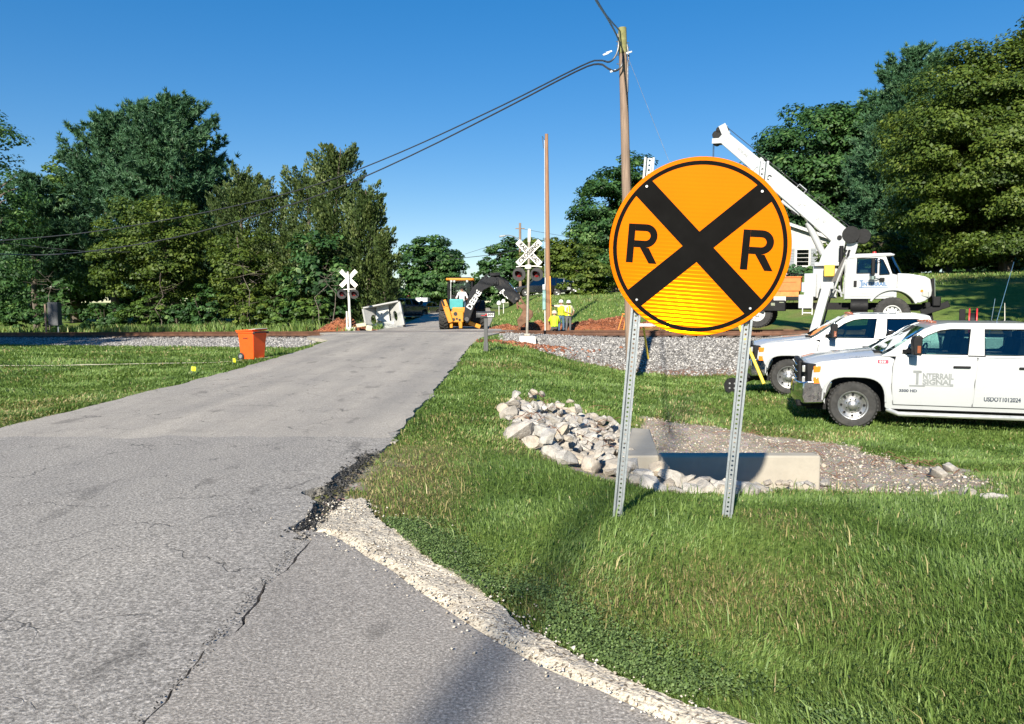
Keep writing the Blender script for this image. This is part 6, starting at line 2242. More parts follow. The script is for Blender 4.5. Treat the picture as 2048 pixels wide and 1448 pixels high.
for s in (-1, 1):
    fp_ = arc(0, .66, .84, 22, 152, 14)
    q_ = arc(0, .66, .755, 22, 152, 14)
    MB().prism(fp_ + q_[::-1], s * 1.10, s * .70, 'y').build('fender', M_PAINT, truck, bevel=.02)
    MB().prism([(.88, 1.22), (1.12, 1.16), (1.12, 1.36), (.92, 1.42)], s * .90, s * 1.005, 'y').build('headlight', M_LAMP, truck, bevel=.03)
    MB().box((.90, s * 1.0, 1.40), (.08, .03, .08)).build('indicator', M_AMBER, truck)
gr_ = MB().box((1.27, 0, 1.50), (.10, 1.02, .68), (0, R(-3), 0)).build('grille', M_TRIM, truck, bevel=.03)
for k in range(-3, 4):
    MB().box((1.335, k * .14, 1.50), (.03, .05, .66), (0, R(-3), 0)).build('grille_bar', M_CHROME, gr_, bevel=.008)
MB().box((1.36, 0, 1.03), (.26, 2.2, .34)).build('front_bumper', M_TRIM, truck, bevel=.04)
for s in (-1, 1):
    MB().bar((1.1, s * .75, 1.0), (1.25, s * .75, .28), .12, .16).build('rail_gear_arm', M_TRIM, truck, bevel=.02)
    MB().cyl((1.28, s * .66, .16), (1.28, s * .80, .16), .20, n=20).build('rail_guide_wheel', M_RIM, truck)
MB().box((.55, 0, .82), (1.9, .9, .24)).build('front_frame', M_TRIM, truck)
MB().bar((.9, -.95, .62), (1.75, -.95, .95), .12, .22).build('bumper_arm', M_TRIM, truck, bevel=.02)
# mirror, exhaust, beacon
mr = MB().box((-.66, -1.28, 2.24), (.12, .20, .62)).build('mirror', M_TRIM, truck, bevel=.03)
MB().cyl((-.66, -1.28, 1.80), (-.66, -1.28, 1.92), .10, n=14).build('convex_mirror', M_CHROME, mr)
for zz in (2.5, 1.86): MB().tube([(-.66, -1.26, zz), (-.40, -.99, zz - .05)], .018, 6).build('mirror_bracket', M_CHROME, mr)
MB().box((-.36, -1.06, 1.80), (.16, .1, .12)).build('hood_mirror', M_TRIM, truck, bevel=.02)
MB().cyl((-.62, 0, 2.73), (-.62, 0, 2.84), .075, .06, n=12).build('beacon', M_REDP, truck)
MB().cyl((-1.72, -.55, 1.2), (-1.72, -.55, 3.05), .075, n=12).build('exhaust_stack', M_TRIM, truck)
# wheels
for s in (-1, 1):
    wheel(truck, 0, s * .92, .60, .58, .32, s, rim_r=.30, rim_mat=M_WHITE, holes=10)
    for xx in (-4.55, -5.75):
        wheel(truck, xx, s * .92, .58, .54, .32, s, rim_r=.29, rim_mat=M_WHITE, holes=10)
# frame, tanks, steps
MB().box((-3.2, 0, .86), (6.6, .86, .26)).build('chassis', M_TRIM, truck)
MB().cyl((-1.35, -.82, .86), (-.78, -.82, .86), .26, n=18).build('fuel_tank', M_TRIM, truck)
MB().box((-1.05, -1.03, .88), (.55, .04, .05)).build('step', M_CHROME, truck, bevel=.01)
MB().box((-1.05, -1.03, .66), (.55, .06, .04)).build('step', M_TRIM, truck, bevel=.01)
# deck and boxes
MB().box((-5.0, 0, 1.14), (4.9, 2.3, .14)).build('deck', M_TRIM, truck, bevel=.02)
tb = MB().box((-4.35, -.98, .88), (1.6, .42, .40)).build('tool_box', M_TRIM, truck, bevel=.02)
MB().box((-3.98, -1.195, .93), (.14, .01, .10)).build('latch', M_CHROME, tb); MB().box((-3.68, -1.195, 1.0), (.16, .01, .03)).build('latch', M_CHROME, tb)
MB().box((-3.75, -1.16, 1.13), (.42, .02, .16)).build('plate', M_WHITE, truck)
M_ORB = mat('orange_box', (.62, .17, .035), .6, var=.15, dirt=((.3, .12, .05), .4))
MB().box((-3.9, -.72, 1.30), (1.6, .7, .20)).build('orange_shelf', mat('orange_wood', (.50, .22, .06), .75, var=.2), truck, bevel=.015)
ob = MB().box((-3.45, -.66, 1.66), (.82, .75, .50)).build('orange_bin', M_ORB, truck, bevel=.02)
MB().box((-3.45, -.66, 1.925), (.88, .80, .05)).build('bin_lid', M_ORB, ob, bevel=.015)
MB().box((-3.45, -1.045, 1.76), (.5, .02, .03)).build('bin_ridge', M_ORB, ob)
cl = MB()
for k in range(6):
    cl.tube([(-3.9 + k * .16, -.7, 1.95), (-3.85 + k * .16, -.6, 2.06 + .04 * (k % 3)), (-3.7 + k * .16, -.65, 1.97)], .022, 6)
cl.build('coiled_hose', M_TRIM, truck, recalc=False)
# pedestal, control cabinets
MB().box((-2.25, .1, 1.75), (.85, 1.0, 1.2)).build('pedestal', M_PAINT, truck, bevel=.04)
cb_ = MB().box((-2.72, -.85, 1.62), (.42, .5, .86)).build('control_cabinet', M_PAINT, truck, bevel=.03)
MB().box((-2.92, -1.105, 1.55), (.16, .01, .34)).build('control_plate', mat('pale_blue_plate', (.45, .55, .62), .5), cb_)
MB().box((-2.1, -.55, 2.15), (.36, .4, .42)).build('yellow_drum', mat('yellow_paint', (.72, .42, .05), .6, var=.2, dirt=((.3, .2, .1), .4)), truck, bevel=.03)
gd = MB()
gd.prism([(-2.02, 1.75), (-1.62, 2.62), (-1.50, 2.62), (-1.72, 1.75)], -.90, -.86, 'y')
gd.build('mesh_guard', mat('guard_grey', (.09, .085, .08), .7), truck)
for a, b in (((-1.55, -.92, 2.55), (-1.95, -.92, 1.35)), ((-1.52, -.92, 2.45), (-1.30 - .3, -.92, 1.3)), ((-1.75, -.9, 1.6), (-1.3 - .35, -.9, 1.2)), ((-2.2, -.92, 1.68), (-1.62, -.92, 1.32))):
    MB().bar(a, b, .06, .06).build('brace', M_RIM, truck)
MB().box((-2.05, 0, 2.40), (1.15, 1.15, .14)).build('turntable', M_PAINT, truck, bevel=.02)
# turret (two cheeks)
tp = [(-2.47, 2.48), (-1.78, 2.48), (-1.62, 3.05), (-1.58, 3.42), (-1.82, 3.52), (-2.05, 3.30), (-2.36, 2.85)]
for s in (-1, 1):
    MB().prism(tp, s * .40, s * .34, 'y').build('turret_plate', M_PAINT, truck, bevel=.012)
MB().box((-1.75, 0, 2.8), (.2, .62, .6)).build('turret_core', M_PAINT, truck, bevel=.02)
MB().cyl((-1.80, -.44, 3.36), (-1.80, .44, 3.36), .085, n=16).build('boom_pin', M_TRIM, truck)
# boom: two telescoping boxes
B0, B1 = Vector((-1.55, 0, 3.22)), Vector((-6.22, 0, 7.52))
bd = (B1 - B0).normalized()
b1 = MB().bar(B0, B0 + bd * 4.45, .50, .70, h2=.58, up=(0, 0, 1)).build('boom', M_PAINT, truck, bevel=.03)
MB().bar(B0 + bd * 4.40, B0 + bd * 6.25, .40, .50, h2=.46).build('boom_extension', M_PAINT, truck, bevel=.02)
MB().bar(B0 + bd * 4.34 + Vector((0, 0, 0)), B0 + bd * 4.5, .54, .64).build('boom_collar', M_PAINT, b1, bevel=.02)
up_b = Vector((bd.z, 0, -bd.x)) * -1
up_b = Vector((-bd.z, 0, bd.x)); up_b = up_b if up_b.z > 0 else -up_b
# tip: sheaves, pin holder, hook
tip = B0 + bd * 6.25
th = MB()
for k, (a, c, r) in enumerate(((.10, .22, .17), (.16, -.10, .17), (.0, -.30, .14), (.22, .10, .12))):
    q = tip + bd * a + up_b * c
    th.cyl(q + Vector((0, -.14, 0)), q + Vector((0, .14, 0)), r, n=14)
th.build('tip_sheave', M_TRIM, truck)
for s in (-1, 1):
    m = MB(); q0, q1 = tip - bd * .25 + up_b * .18, tip + bd * .28 + up_b * .28
    m.bar(tip - bd * .3 + Vector((0, s * .2, 0)) + up_b * .05, tip + bd * .25 + Vector((0, s * .2, 0)) + up_b * .30, .02, .28, up=up_b)
    m.bar(tip - bd * .2 + Vector((0, s * .2, 0)) - up_b * .1, tip + bd * .12 + Vector((0, s * .2, 0)) - up_b * .38, .02, .2, up=up_b)
    m.build('tip_plate', M_PAINT, truck, bevel=.005)
hk = tip + bd * .06 - up_b * .40
for s in (-.1, .1):
    MB().cyl(hk + Vector((0, s, 0)), hk + Vector((0, s, -1.15)), .012, n=6).build('hoist_rope', M_CABLE, truck)
h_ = MB().lathe([(.02, .0), (.09, .05), (.11, .2), (.09, .42), (.03, .5)], Matrix.Translation(hk + Vector((0, 0, -1.55))), 12).build('hook_block', M_TRIM, truck)
MB().tube([hk + Vector((0, 0, -1.5)), hk + Vector((0, 0, -1.72)), hk + Vector((.10, 0, -1.85)), hk + Vector((.14, 0, -1.70))], .03, 6).build('hook', M_TRIM, h_)
# rope along the boom top, handle loop, pads
MB().tube([B0 + bd * .3 + up_b * .45, tip + up_b * .36], .014, 5).build('winch_rope', M_CABLE, truck)
lp = B0 + bd * 2.75 + up_b * .30
MB().tube([lp, lp + up_b * .17, lp + up_b * .17 - bd * .34, lp - bd * .34], .02, 6).build('grab_loop', M_PAINT, b1)
for a, c in ((1.1, .02), (1.35, -.05), (2.05, .05), (2.2, -.08), (5.1, .03)):
    q = B0 + bd * a + up_b * c
    MB().box(q + Vector((0, -.255 if a < 4 else -.205, 0)), (.08, .02, .10), (0, R(42), 0)).build('bolt_pad', M_RIM, b1, bevel=.005)
# lower lift cylinder and its lug
MB().cyl((-2.36, -.0, 2.80), (-2.92, 0, 3.98), .125, n=16).build('lift_cylinder', M_PAINT, truck)
MB().cyl((-2.92, 0, 3.98), (-3.10, 0, 4.34), .055, n=12).build('lift_rod', M_CHROME, truck)
m = MB()
q = B0 + bd * 2.05 - up_b * .30
m.bar(q - bd * .1, q + bd * .75 - up_b * .06, .34, .16, up=up_b)
m.build('cylinder_lug', M_PAINT, b1, bevel=.02)
MB().bar(q - up_b * .12 + bd * .0, q - up_b * .12 + bd * .22, .3, .14, up=up_b).build('lug_pin', M_TRIM, b1, bevel=.02)
# winch drum behind the pivot
MB().cyl((-1.42, -.42, 3.46), (-1.42, .42, 3.46), .30, n=20).build('winch_drum', M_TRIM, truck)
MB().cyl((-1.02, -.34, 3.40), (-1.02, .34, 3.40), .26, n=18).build('winch_motor', M_TRIM, truck)
MB().prism([(-1.62, 2.62), (-1.30, 2.60), (-1.15, 3.2), (-1.55, 3.3)], -.2, .2, 'y').build('winch_bracket', M_PAINT, truck, bevel=.02)
MB().tube([(-1.55, -.45, 2.9), (-1.72, -.5, 2.6), (-1.62, -.5, 2.2), (-1.75, -.5, 1.7)], .04, 8).build('hydraulic_hose', M_TRIM, truck)
MB().tube([(-1.45, -.45, 2.9), (-1.55, -.52, 2.5), (-1.48, -.5, 2.0), (-1.6, -.5, 1.5)], .04, 8).build('hydraulic_hose', M_TRIM, truck)
# boom lettering
bm_ang = math.atan2(B1.z - B0.z, -(B1.x - B0.x))
def on_boom(a, c, y):
    q = B0 + bd * a + up_b * c
    return Matrix.Translation(q + Vector((0, y, 0))) @ Matrix.Rotation(bm_ang, 4, 'Y') @ Matrix.Rotation(R(90), 4, 'X')
lettering('Altec', .42, M_BLACKV, truck, on_boom(4.05, -.02, -.2555), sx=.85, bold=.004)
lettering('INTERRAIL', .13, M_GREYLOGO, truck, on_boom(5.15, .02, -.2055), sx=.8)
# outriggers: square white legs straddling down to the grass
for s in (-1, 1):
    a, b = Vector((-2.15, s * 1.0, 1.55)), Vector((-2.62, s * 2.5, -.72 if s < 0 else -.3))
    o_ = MB().bar(a, b, .30, .30, up=(1, 0, 0)).build('outrigger_leg', M_PAINT, truck, bevel=.02)
    MB().box(b + Vector((0, 0, -.04)), (.46, .46, .08)).build('outrigger_pad', M_TRIM, o_, bevel=.015)
    MB().box(a + Vector((0, -s * .1, .04)), (.46, .4, .22)).build('outrigger_head', M_PAINT, o_, bevel=.02)
# ladder steps on the deck side
for k in range(3): MB().bar((-2.95, -1.16, .98 - .18 * k), (-2.62, -1.16, .98 - .18 * k), .03, .03).build('step', M_WHITE, truck)
for xx in (-2.95, -2.62): MB().bar((xx, -1.16, 1.1), (xx, -1.16, .55), .03, .03).build('step_rail', M_WHITE, truck)
MB().box((-2.85, -1.12, 1.03), (.5, .12, .5)).build('valve_box', M_PAINT, truck, bevel=.02)

# ---------------------------------------------------------------- backhoe
HY = 42.0
hx = px_x(925, HY)
hoe = thing('backhoe', 'yellow backhoe seen from behind with its dark boom swung out to the right', 'backhoe', (hx, HY, road_z(HY) + tilt(hx, HY)), R(0))
M_JD = mat('construction_yellow', (.60, .235, .012), .45, var=.08, dirt=((.3, .17, .07), .5))
M_BOOM = mat('boom_grey', (.017, .018, .021), .65, spec=.2, var=.2, dirt=((.12, .10, .08), .3))
M_MUD = mat('muddy_bucket', (.16, .085, .05), .9, var=.4, vscale=3, bumps=.5, bscale=12)
M_TEAL = mat('teal_plastic', (.045, .30, .30), .5, var=.1)
def hp3(px, py, y=0.0):   # pixel to machine space at depth offset y
    d = HY + y
    return at(px, py, d) - Vector(hoe.location)
def tractor_tyre(x, r, w, name='wheel'):
    Q = Matrix.Translation((x, 0, r)) @ Matrix.Rotation(R(90), 4, 'Y')
    h = w / 2
    t = MB().lathe([(r * .5, -h), (r * .86, -h), (r * .95, -h * .8), (r * .95, h * .8), (r * .86, h), (r * .5, h)], Q, 28, close=False).build(name, M_TYRE, hoe)
    lg = MB()
    for k in range(20):
        a = 2 * math.pi * k / 20
        for s in (-1, 1):
            lg.box((r * .965 * math.cos(a + s * .06), r * .965 * math.sin(a + s * .06), s * h * .48), (r * .09, r * .09, h * 1.05), (s * .5, 0, a), M=Q)
    tag(lg.build('tread', M_TYRE, t, smooth=False), kind='stuff')
    MB().lathe([(r * .52, -h * .7), (r * .3, -h * .3), (.001, -h * .3)], Q, 20, close=False).build('rim', M_JD, t)
    MB().lathe([(r * .52, h * .7), (r * .3, h * .3), (.001, h * .3)], Q, 20, close=False).build('rim', M_JD, t)
tractor_tyre(-.98, .74, .50); tractor_tyre(.98, .74, .50)
for s in (-1, 1):
    Q = Matrix.Translation((s * .85, 2.15, .5)) @ Matrix.Rotation(R(90), 4, 'Y')
    MB().lathe([(.25, -.16), (.46, -.16), (.5, -.1), (.5, .1), (.46, .16), (.25, .16)], Q, 20).build('front_wheel', M_TYRE, hoe)
# body and frame
MB().box((0, .9, .95), (1.0, 3.2, .55)).build('chassis', M_JD, hoe, bevel=.05)
MB().box((0, 2.0, 1.45), (.9, 1.4, .7)).build('hood', M_JD, hoe, bevel=.08)
for s in (-1, 1):
    MB().prism(arc(0, .74, .86, 25, 155, 8) + arc(0, .74, .82, 25, 155, 8)[::-1], s * 1.2, s * .72, 'x').build('fender', M_BOOM, hoe, bevel=.01)
rf_ = MB().box((-.30, -.72, .72), (.80, .3, .58)).build('rear_frame', M_JD, hoe, bevel=.04)
for (x, z, r) in ((-.32, .88, .11), (-.42, .58, .085), (-.1, .56, .07), (-.25, .62, .06)):
    MB().cyl((x, -.865, z), (x, -.88, z), r, n=12).build('frame_opening', M_BLACK, rf_)
for (x, z, s_) in ((-.55, .30, .16), (-.05, .28, .18)):
    MB().box((x, -.75, z), (s_, .22, .34)).build('frame_foot', M_JD, hoe, bevel=.03)
MB().box((.55, -.60, .75), (.7, .3, .7)).build('swing_frame', M_BOOM, hoe, bevel=.04)
# stabilisers
for (a, b, c) in ((hp3(887, 600, -.9), hp3(892, 614, -.9), hp3(902, 645, -.9)),):
    st = MB().bar(a, b, .18, .26, w2=.2, h2=.30).bar(b, c, .2, .30, h2=.26).build('stabiliser', M_JD, hoe, bevel=.03)
    MB().cyl(hp3(884, 599, -.95), hp3(889, 612, -.95), .07, n=10).build('stabiliser_ram', M_BOOM, st)
MB().bar(hp3(938, 645, -.9), hp3(961, 654, -.9), .2, .22).build('stabiliser', M_JD, hoe, bevel=.03)
# cab: posts, roof, glass
cx0, cx1 = hp3(898, 600).x, hp3(945, 600).x
zr = hp3(920, 561).z
for x in (cx0, cx1):
    for y in (-.45, .95):
        MB().box((x, y, (zr + 1.0) / 2), (.09, .09, zr - 1.0)).build('cab_post', M_TRIM, hoe, bevel=.02)
MB().bar((cx0 + .12, -.46, 1.1), (cx0 + .14, -.46, zr - .02), .04, .05).build('grab_rail', M_RIM, hoe)
rfo = MB().box(((cx0 + cx1) / 2, .25, zr + .05), (cx1 - cx0 + .22, 1.75, .13)).build('cab_roof', M_JD, hoe, bevel=.04)
MB().box(((cx0 + cx1) / 2, .25, zr + .135), (cx1 - cx0 - .1, 1.4, .05)).build('roof_panel', M_TRIM, rfo, bevel=.02)
for x in (cx0 + .18, cx0 + .34, cx1 - .25):
    MB().box((x, -.66, zr - .06), (.12, .08, .12)).build('work_light', M_LAMP, rfo, bevel=.02)
for x in (cx0 - .02, cx1 + .02): MB().box((x, -.60, zr + .05), (.10, .1, .09)).build('corner_light', M_AMBER, rfo, bevel=.02)
MB().cyl(((cx0 + cx1) / 2, .2, zr + .12), ((cx0 + cx1) / 2, .2, zr + .34), .02, n=6).build('antenna', M_TRIM, rfo)
MB().box(((cx0 + cx1) / 2, .2, 1.15), (cx1 - cx0, 1.3, .1)).build('cab_floor', M_TRIM, hoe)
MB().box(((cx0 + cx1) / 2, .92, 1.55), (cx1 - cx0, .05, .7)).build('front_console', M_TRIM, hoe, bevel=.02)
MB().add([(cx0 + .05, .98, 1.3), (cx1 - .05, .98, 1.3), (cx1 - .05, .98, zr - .05), (cx0 + .05, .98, zr - .05)], [(0, 1, 2, 3)]).build('window', M_GLASS, hoe, recalc=False)
sx_ = hp3(923, 590).x
seat_ = MB().box((sx_, .10, 1.45), (.46, .46, .14)).box((sx_, .34, 1.75), (.46, .12, .55)).build('seat', M_SEAT, hoe, bevel=.04)
tl_ = MB().box(((hp3(901, 608).x + hp3(928, 608).x) / 2, -.52, 1.39), (.74, .22, .56)).build('teal_panel', M_TEAL, hoe, bevel=.05, seg=3)
# boom, dipper, bucket
def plate_arm(name, pts, y0, y1, m, cap=True):
    P = [hp3(px, py, -1.6) for px, py in pts]
    return MB().prism([(p.x, p.z) for p in P], y0, y1, 'y').build(name, m, hoe, bevel=.03)
boom_px = [(926, 640), (930, 614), (940, 584), (949, 571), (962, 562), (984, 553), (996, 556), (998, 570), (984, 572), (968, 580), (957, 593), (949, 614), (939, 642)]
ba = plate_arm('boom', boom_px, -1.75, -1.38, M_BOOM)
dp_px = [(984, 556), (997, 553), (1008, 562), (1042, 596), (1036, 602), (1027, 608), (1004, 588), (990, 574)]
da = plate_arm('dipper', dp_px, -1.70, -1.42, M_BOOM)
def px_bar(name, a, b, w, h, m, parent, y=-1.56, r=None):
    A, B = hp3(*a, -1.6), hp3(*b, -1.6); A.y = B.y = y
    mb = MB()
    (mb.cyl(A, B, r, n=10) if r else mb.bar(A, B, w, h))
    return mb.build(name, m, parent, bevel=0 if r else .012)
px_bar('boom_ram', (945, 578), (976, 553), 0, 0, M_BOOM, hoe, r=.075)
px_bar('dipper_ram', (986, 551), (1018, 566), 0, 0, M_CHROME if False else M_BOOM, hoe, r=.065)
px_bar('dipper_ram_rod', (1018, 566), (1034, 585), 0, 0, M_CHROME, hoe, r=.035)
px_bar('bucket_ram', (1000, 556), (1040, 593), .16, .14, M_BOOM, hoe)
px_bar('bucket_link', (1040, 596), (1052, 614), .14, .12, M_MUD, hoe)
px_bar('bucket_link', (1034, 602), (1036, 618), .14, .12, M_MUD, hoe)
px_bar('boom_pin', (990, 556), (990, 568), .5, .16, M_BOOM, hoe)
for k, (a, b) in enumerate((((940, 640), (952, 600)), ((944, 640), (962, 598)))):
    px_bar('hydraulic_hose', a, b, 0, 0, M_TRIM, hoe, y=-1.1, r=.035)
bk = [(1034, 610), (1048, 608), (1056, 616), (1065, 622), (1066, 632), (1058, 642), (1048, 648), (1040, 656), (1036, 650), (1034, 640), (1042, 630), (1046, 620)]
P = [hp3(px, py, -1.6) for px, py in bk]
bkt = MB().prism([(p.x, p.z) for p in P], -1.95, -1.15, 'y').build('bucket', M_MUD, hoe, bevel=.03)
for k in range(4):
    p = hp3(1038, 652, -1.6)
    MB().bar((p.x, -1.9 + k * .23, p.z), (p.x - .05, -1.9 + k * .23, p.z - .22), .07, .09, w2=.03, h2=.03).build('bucket_tooth', M_MUD, bkt)
# boom writing
def on_px(px, py, ang, y):
    p = hp3(px, py, -1.6)
    return Matrix.Translation((p.x, y, p.z)) @ Matrix.Rotation(-ang, 4, 'Y') @ Matrix.Rotation(R(90), 4, 'X')
lettering('DEERE', .40, M_WHITE, hoe, on_px(948.5, 600, R(58), -1.756), sx=.95, bold=.012)
mk = MB()
for (px, py, w, h) in ((1004, 583, .10, .30), (1007, 588, .34, .08), (1011, 592, .36, .05)):
    p = hp3(px, py, -1.6)
    mk.box((p.x, -1.705, p.z), (w, .004, h), (0, R(50), 0))
mk.build('white_emblem', M_WHITE, da)
for k, (P_, yy) in enumerate((([(946, 588), (956, 566), (972, 551), (990, 547), (1004, 556)], -1.5), ([(950, 590), (962, 568), (978, 556), (994, 551), (1010, 563)], -1.62), ([(996, 553), (1012, 560), (1028, 578), (1037, 592)], -1.5))):
    q_ = [hp3(px, py, -1.6) for px, py in P_]
    for v_ in q_: v_.y = yy
    MB().tube(smooth_path(q_, 12), .035, 6).build('hydraulic_hose', M_TRIM, hoe, recalc=False)
for (px, py, r_p) in ((990, 562, .13), (1033, 598, .10), (934, 638, .16), (1043, 612, .08)):
    q_ = hp3(px, py, -1.6)
    MB().cyl((q_.x, -1.80, q_.z), (q_.x, -1.34, q_.z), r_p * .7, n=12).build('pivot_pin', mat('dark_steel', (.06, .06, .06), .6), hoe)
px_bar('knuckle_plate', (980, 549), (1000, 548), .5, .16, M_BOOM, hoe)
px_bar('boom_bracket', (940, 596), (951, 580), .52, .14, M_BOOM, hoe)
# front loader seen past the body
MB().box((0, 3.1, .5), (2.2, .7, .8)).build('loader_bucket', M_JD, hoe, bevel=.06)
for s in (-1, 1): MB().bar((s * .62, .9, 1.5), (s * .62, 2.9, .7), .14, .26).build('loader_arm', M_JD, hoe, bevel=.03)
# ================================================================ PEOPLE
M_SKIN = mat('skin', (.46, .25, .17), .55, var=.08)
M_SKIN2 = mat('skin_tan', (.36, .19, .125), .55, var=.08)


def person(label, loc, rz, J, clothes, hat=None, vest=None, hair=None, face=None, holds=None):
    """J: joint positions; one skinned body with zones of clothing, fingers grown into the palms"""
    root = thing('person', label, 'person', loc, rz, 'workers at the crossing')
    names = ['pelvis', 'spine', 'chest', 'neck', 'head', 'crown', 'nose']
    rad = {'pelvis': (.155, .125), 'spine': (.15, .115), 'chest': (.165, .12), 'neck': (.06, .06), 'head': (.082, .095), 'crown': (.07, .075), 'nose': (.022, .022),
           'sh': (.075, .075), 'el': (.048, .048), 'wr': (.033, .030), 'hand': (.042, .022), 'hip': (.10, .10), 'kn': (.066, .07), 'an': (.045, .05), 'heel': (.045, .045), 'toe': (.04, .032)}
    E = [('pelvis', 'spine'), ('spine', 'chest'), ('chest', 'neck'), ('neck', 'head'), ('head', 'crown')]
    for s in 'LR':
        E += [('chest', 'sh' + s), ('sh' + s, 'el' + s), ('el' + s, 'wr' + s), ('wr' + s, 'hand' + s), ('pelvis', 'hip' + s), ('hip' + s, 'kn' + s), ('kn' + s, 'an' + s), ('an' + s, 'toe' + s)]
    keys = [k for k in J if any(k in e for e in E)]
    idx = {k: i for i, k in enumerate(keys)}
    me = bpy.data.meshes.new('skeleton')
    me.from_pydata([J[k] for k in keys], [(idx[a], idx[b]) for a, b in E], [])
    o = bpy.data.objects.new('skeleton', me); COL.objects.link(o)
    sk = o.modifiers.new('skin', 'SKIN')
    sk.use_smooth_shade = True
    for i, k in enumerate(keys):
        base = k[:-1] if k[-1] in 'LR' and k[:-1] in rad else k
        sv = me.skin_vertices[0].data[i]
        sv.radius = rad[base]
        sv.use_root = (k == 'pelvis')
    sb = o.modifiers.new('sub', 'SUBSURF'); sb.levels = 1; sb.render_levels = 1
    dg = bpy.context.evaluated_depsgraph_get()
    bmsh = bpy.data.meshes.new_from_object(o.evaluated_get(dg))
    bpy.data.objects.remove(o)
    bm = bmesh.new(); bm.from_mesh(bmsh)
    # fingers, each of its own length, rooted inside the palm, and a thumb from the palm's side
    def limb(p, q, r0, r1):
        p, q = Vector(p), Vector(q)
        mb = MB().cyl(p, q, r0, r1, 6)
        vs = [bm.verts.new(v) for v in mb.v]
        for f in mb.f: bm.faces.new([vs[i] for i in f])
    for s in 'LR':
        w, h = Vector(J['wr' + s]), Vector(J['hand' + s])
        d = (h - w).normalized(); side = d.cross(Vector((0, 1, .15))).normalized()
        nrm = side.cross(d)
        for k, ln in enumerate((.065, .075, .07, .055)):
            p = h + side * (k - 1.5) * .020 - d * .02
            m_ = p + d * ln * .6
            limb(p, m_, .0095, .009); limb(m_ - d * .004, m_ + (d * .6 + nrm * .6).normalized() * ln * .55, .009, .007)
        t = w.lerp(h, .5) + side * -.030
        limb(t, t + (d * .7 - side * .7).normalized() * .045, .011, .010); limb(t + (d * .7 - side * .7).normalized() * .042, t + (d * .7 - side * .7).normalized() * .042 + d * .03, .010, .008)
    # face: nose, brow shade, ears
    hd, cr = Vector(J['head']), Vector(J['crown'])
    fw = Vector(face if face else (0, -1, 0)).normalized()
    upv = (cr - hd).normalized(); rt = fw.cross(upv).normalized()
    limb(hd + fw * .085 + upv * .03, hd + fw * .115 - upv * .005, .010, .016)
    for s in (-1, 1): limb(hd + rt * s * .072 + upv * .03, hd + rt * s * .092 - upv * .02, .02, .014)
    bm.normal_update()
    mats = []
    def mi(m):
        if m not in mats: mats.append(m)
        return mats.index(m)
    bones = [(E_[0], E_[1]) for E_ in E]
    zone = {}
    for a, b in bones:
        k = b if not b[-1] in 'LR' or b[:-1] not in rad else b[:-1]
        zone[(a, b)] = {'spine': 'shirt', 'chest': 'shirt', 'neck': 'shirt', 'head': 'skin', 'crown': 'skin', 'sh': 'shirt', 'el': 'shirt', 'wr': clothes.get('sleeve', 'skin'), 'hand': 'skin', 'hip': 'trousers', 'kn': 'trousers', 'an': 'trousers', 'toe': 'boots'}.get(k, 'shirt')
    for f in bm.faces:
        c = f.calc_center_median()
        best, bz = 1e9, 'shirt'
        for a, b in bones:
            A, B = Vector(J[a]), Vector(J[b])
            t = max(0, min(1, (c - A).dot(B - A) / max(1e-6, (B - A).length_squared)))
            dd = (c - A.lerp(B, t)).length
            if dd < best: best, bz = dd, (zone[(a, b)] if not (a == 'pelvis' and b == 'spine' and t < .25) else 'trousers')
        f.material_index = mi(clothes[bz]); f.smooth = True
    out = bpy.data.meshes.new('body'); bm.to_mesh(out); bm.free()
    for m in mats: out.materials.append(m)
    link_mesh('body', out, None, root)
    if vest:
        # sleeveless vest: a loft round the torso with arm openings, bands and hem
        v = MB()
        pl, sp, ch, nk = (Vector(J[k]) for k in ('pelvis', 'spine', 'chest', 'neck'))
        rings = [(pl.lerp(sp, .12), .195, .160), (pl.lerp(sp, .75), .188, .152), (sp.lerp(ch, .6), .200, .160), (ch + (nk - ch) * .10, .205, .158), (ch + (nk - ch) * .50, .175, .125), (ch + (nk - ch) * .85, .095, .088)]
        n = 20
        vs, fs = [], []
        for c, rx, ry in rings:
            for k in range(n):
                a = 2 * math.pi * k / n
                vs.append((c.x + rx * math.cos(a), c.y + ry * math.sin(a), c.z))
        for i in range(len(rings) - 1):
            for k in range(n):
                fs.append((i * n + k, i * n + (k + 1) % n, (i + 1) * n + (k + 1) % n, (i + 1) * n + k))
        vo = v.add(vs, fs).build('safety_vest', vest[0], root)
        for sx in (-1, 1):
            b = MB()
            for yy in (-1, 1):
                P = [(c.x + sx * .075, c.y + yy * (ry * math.sqrt(max(.05, 1 - (.075 / rx) ** 2)) + .004), c.z) for c, rx, ry in rings[:5]]
                for a_, b_ in zip(P[:-1], P[1:]): b.bar(a_, b_, .035, .006, up=(0, 1, 0))
            b.build('reflective_band', vest[1], vo)
    if hat:
        T = Matrix.Translation(Vector(J['head']) + upv * .045)
        hh = MB().lathe([(.118, -.005), (.118, .02), (.112, .07), (.09, .115), (.05, .138), (.001, .144)], T, 18, close=False).lathe([(.10, .0), (.155, -.008), (.155, .0), (.115, .016)], T, 18, close=False).build('hard_hat', hat, root)
        MB().bar(Vector(J['head']) + upv * .185 - fw * .08, Vector(J['head']) + upv * .185 + fw * .08, .035, .012, up=tuple(upv)).build('hat_ridge', hat, hh)
    if hair:
        T = Matrix.Translation(Vector(J['head']) + upv * .02)
        MB().lathe([(.085, .0), (.095, .03), (.088, .07), (.055, .098), (.001, .106)], T, 14, close=False).build('hair', hair, root)
    return root


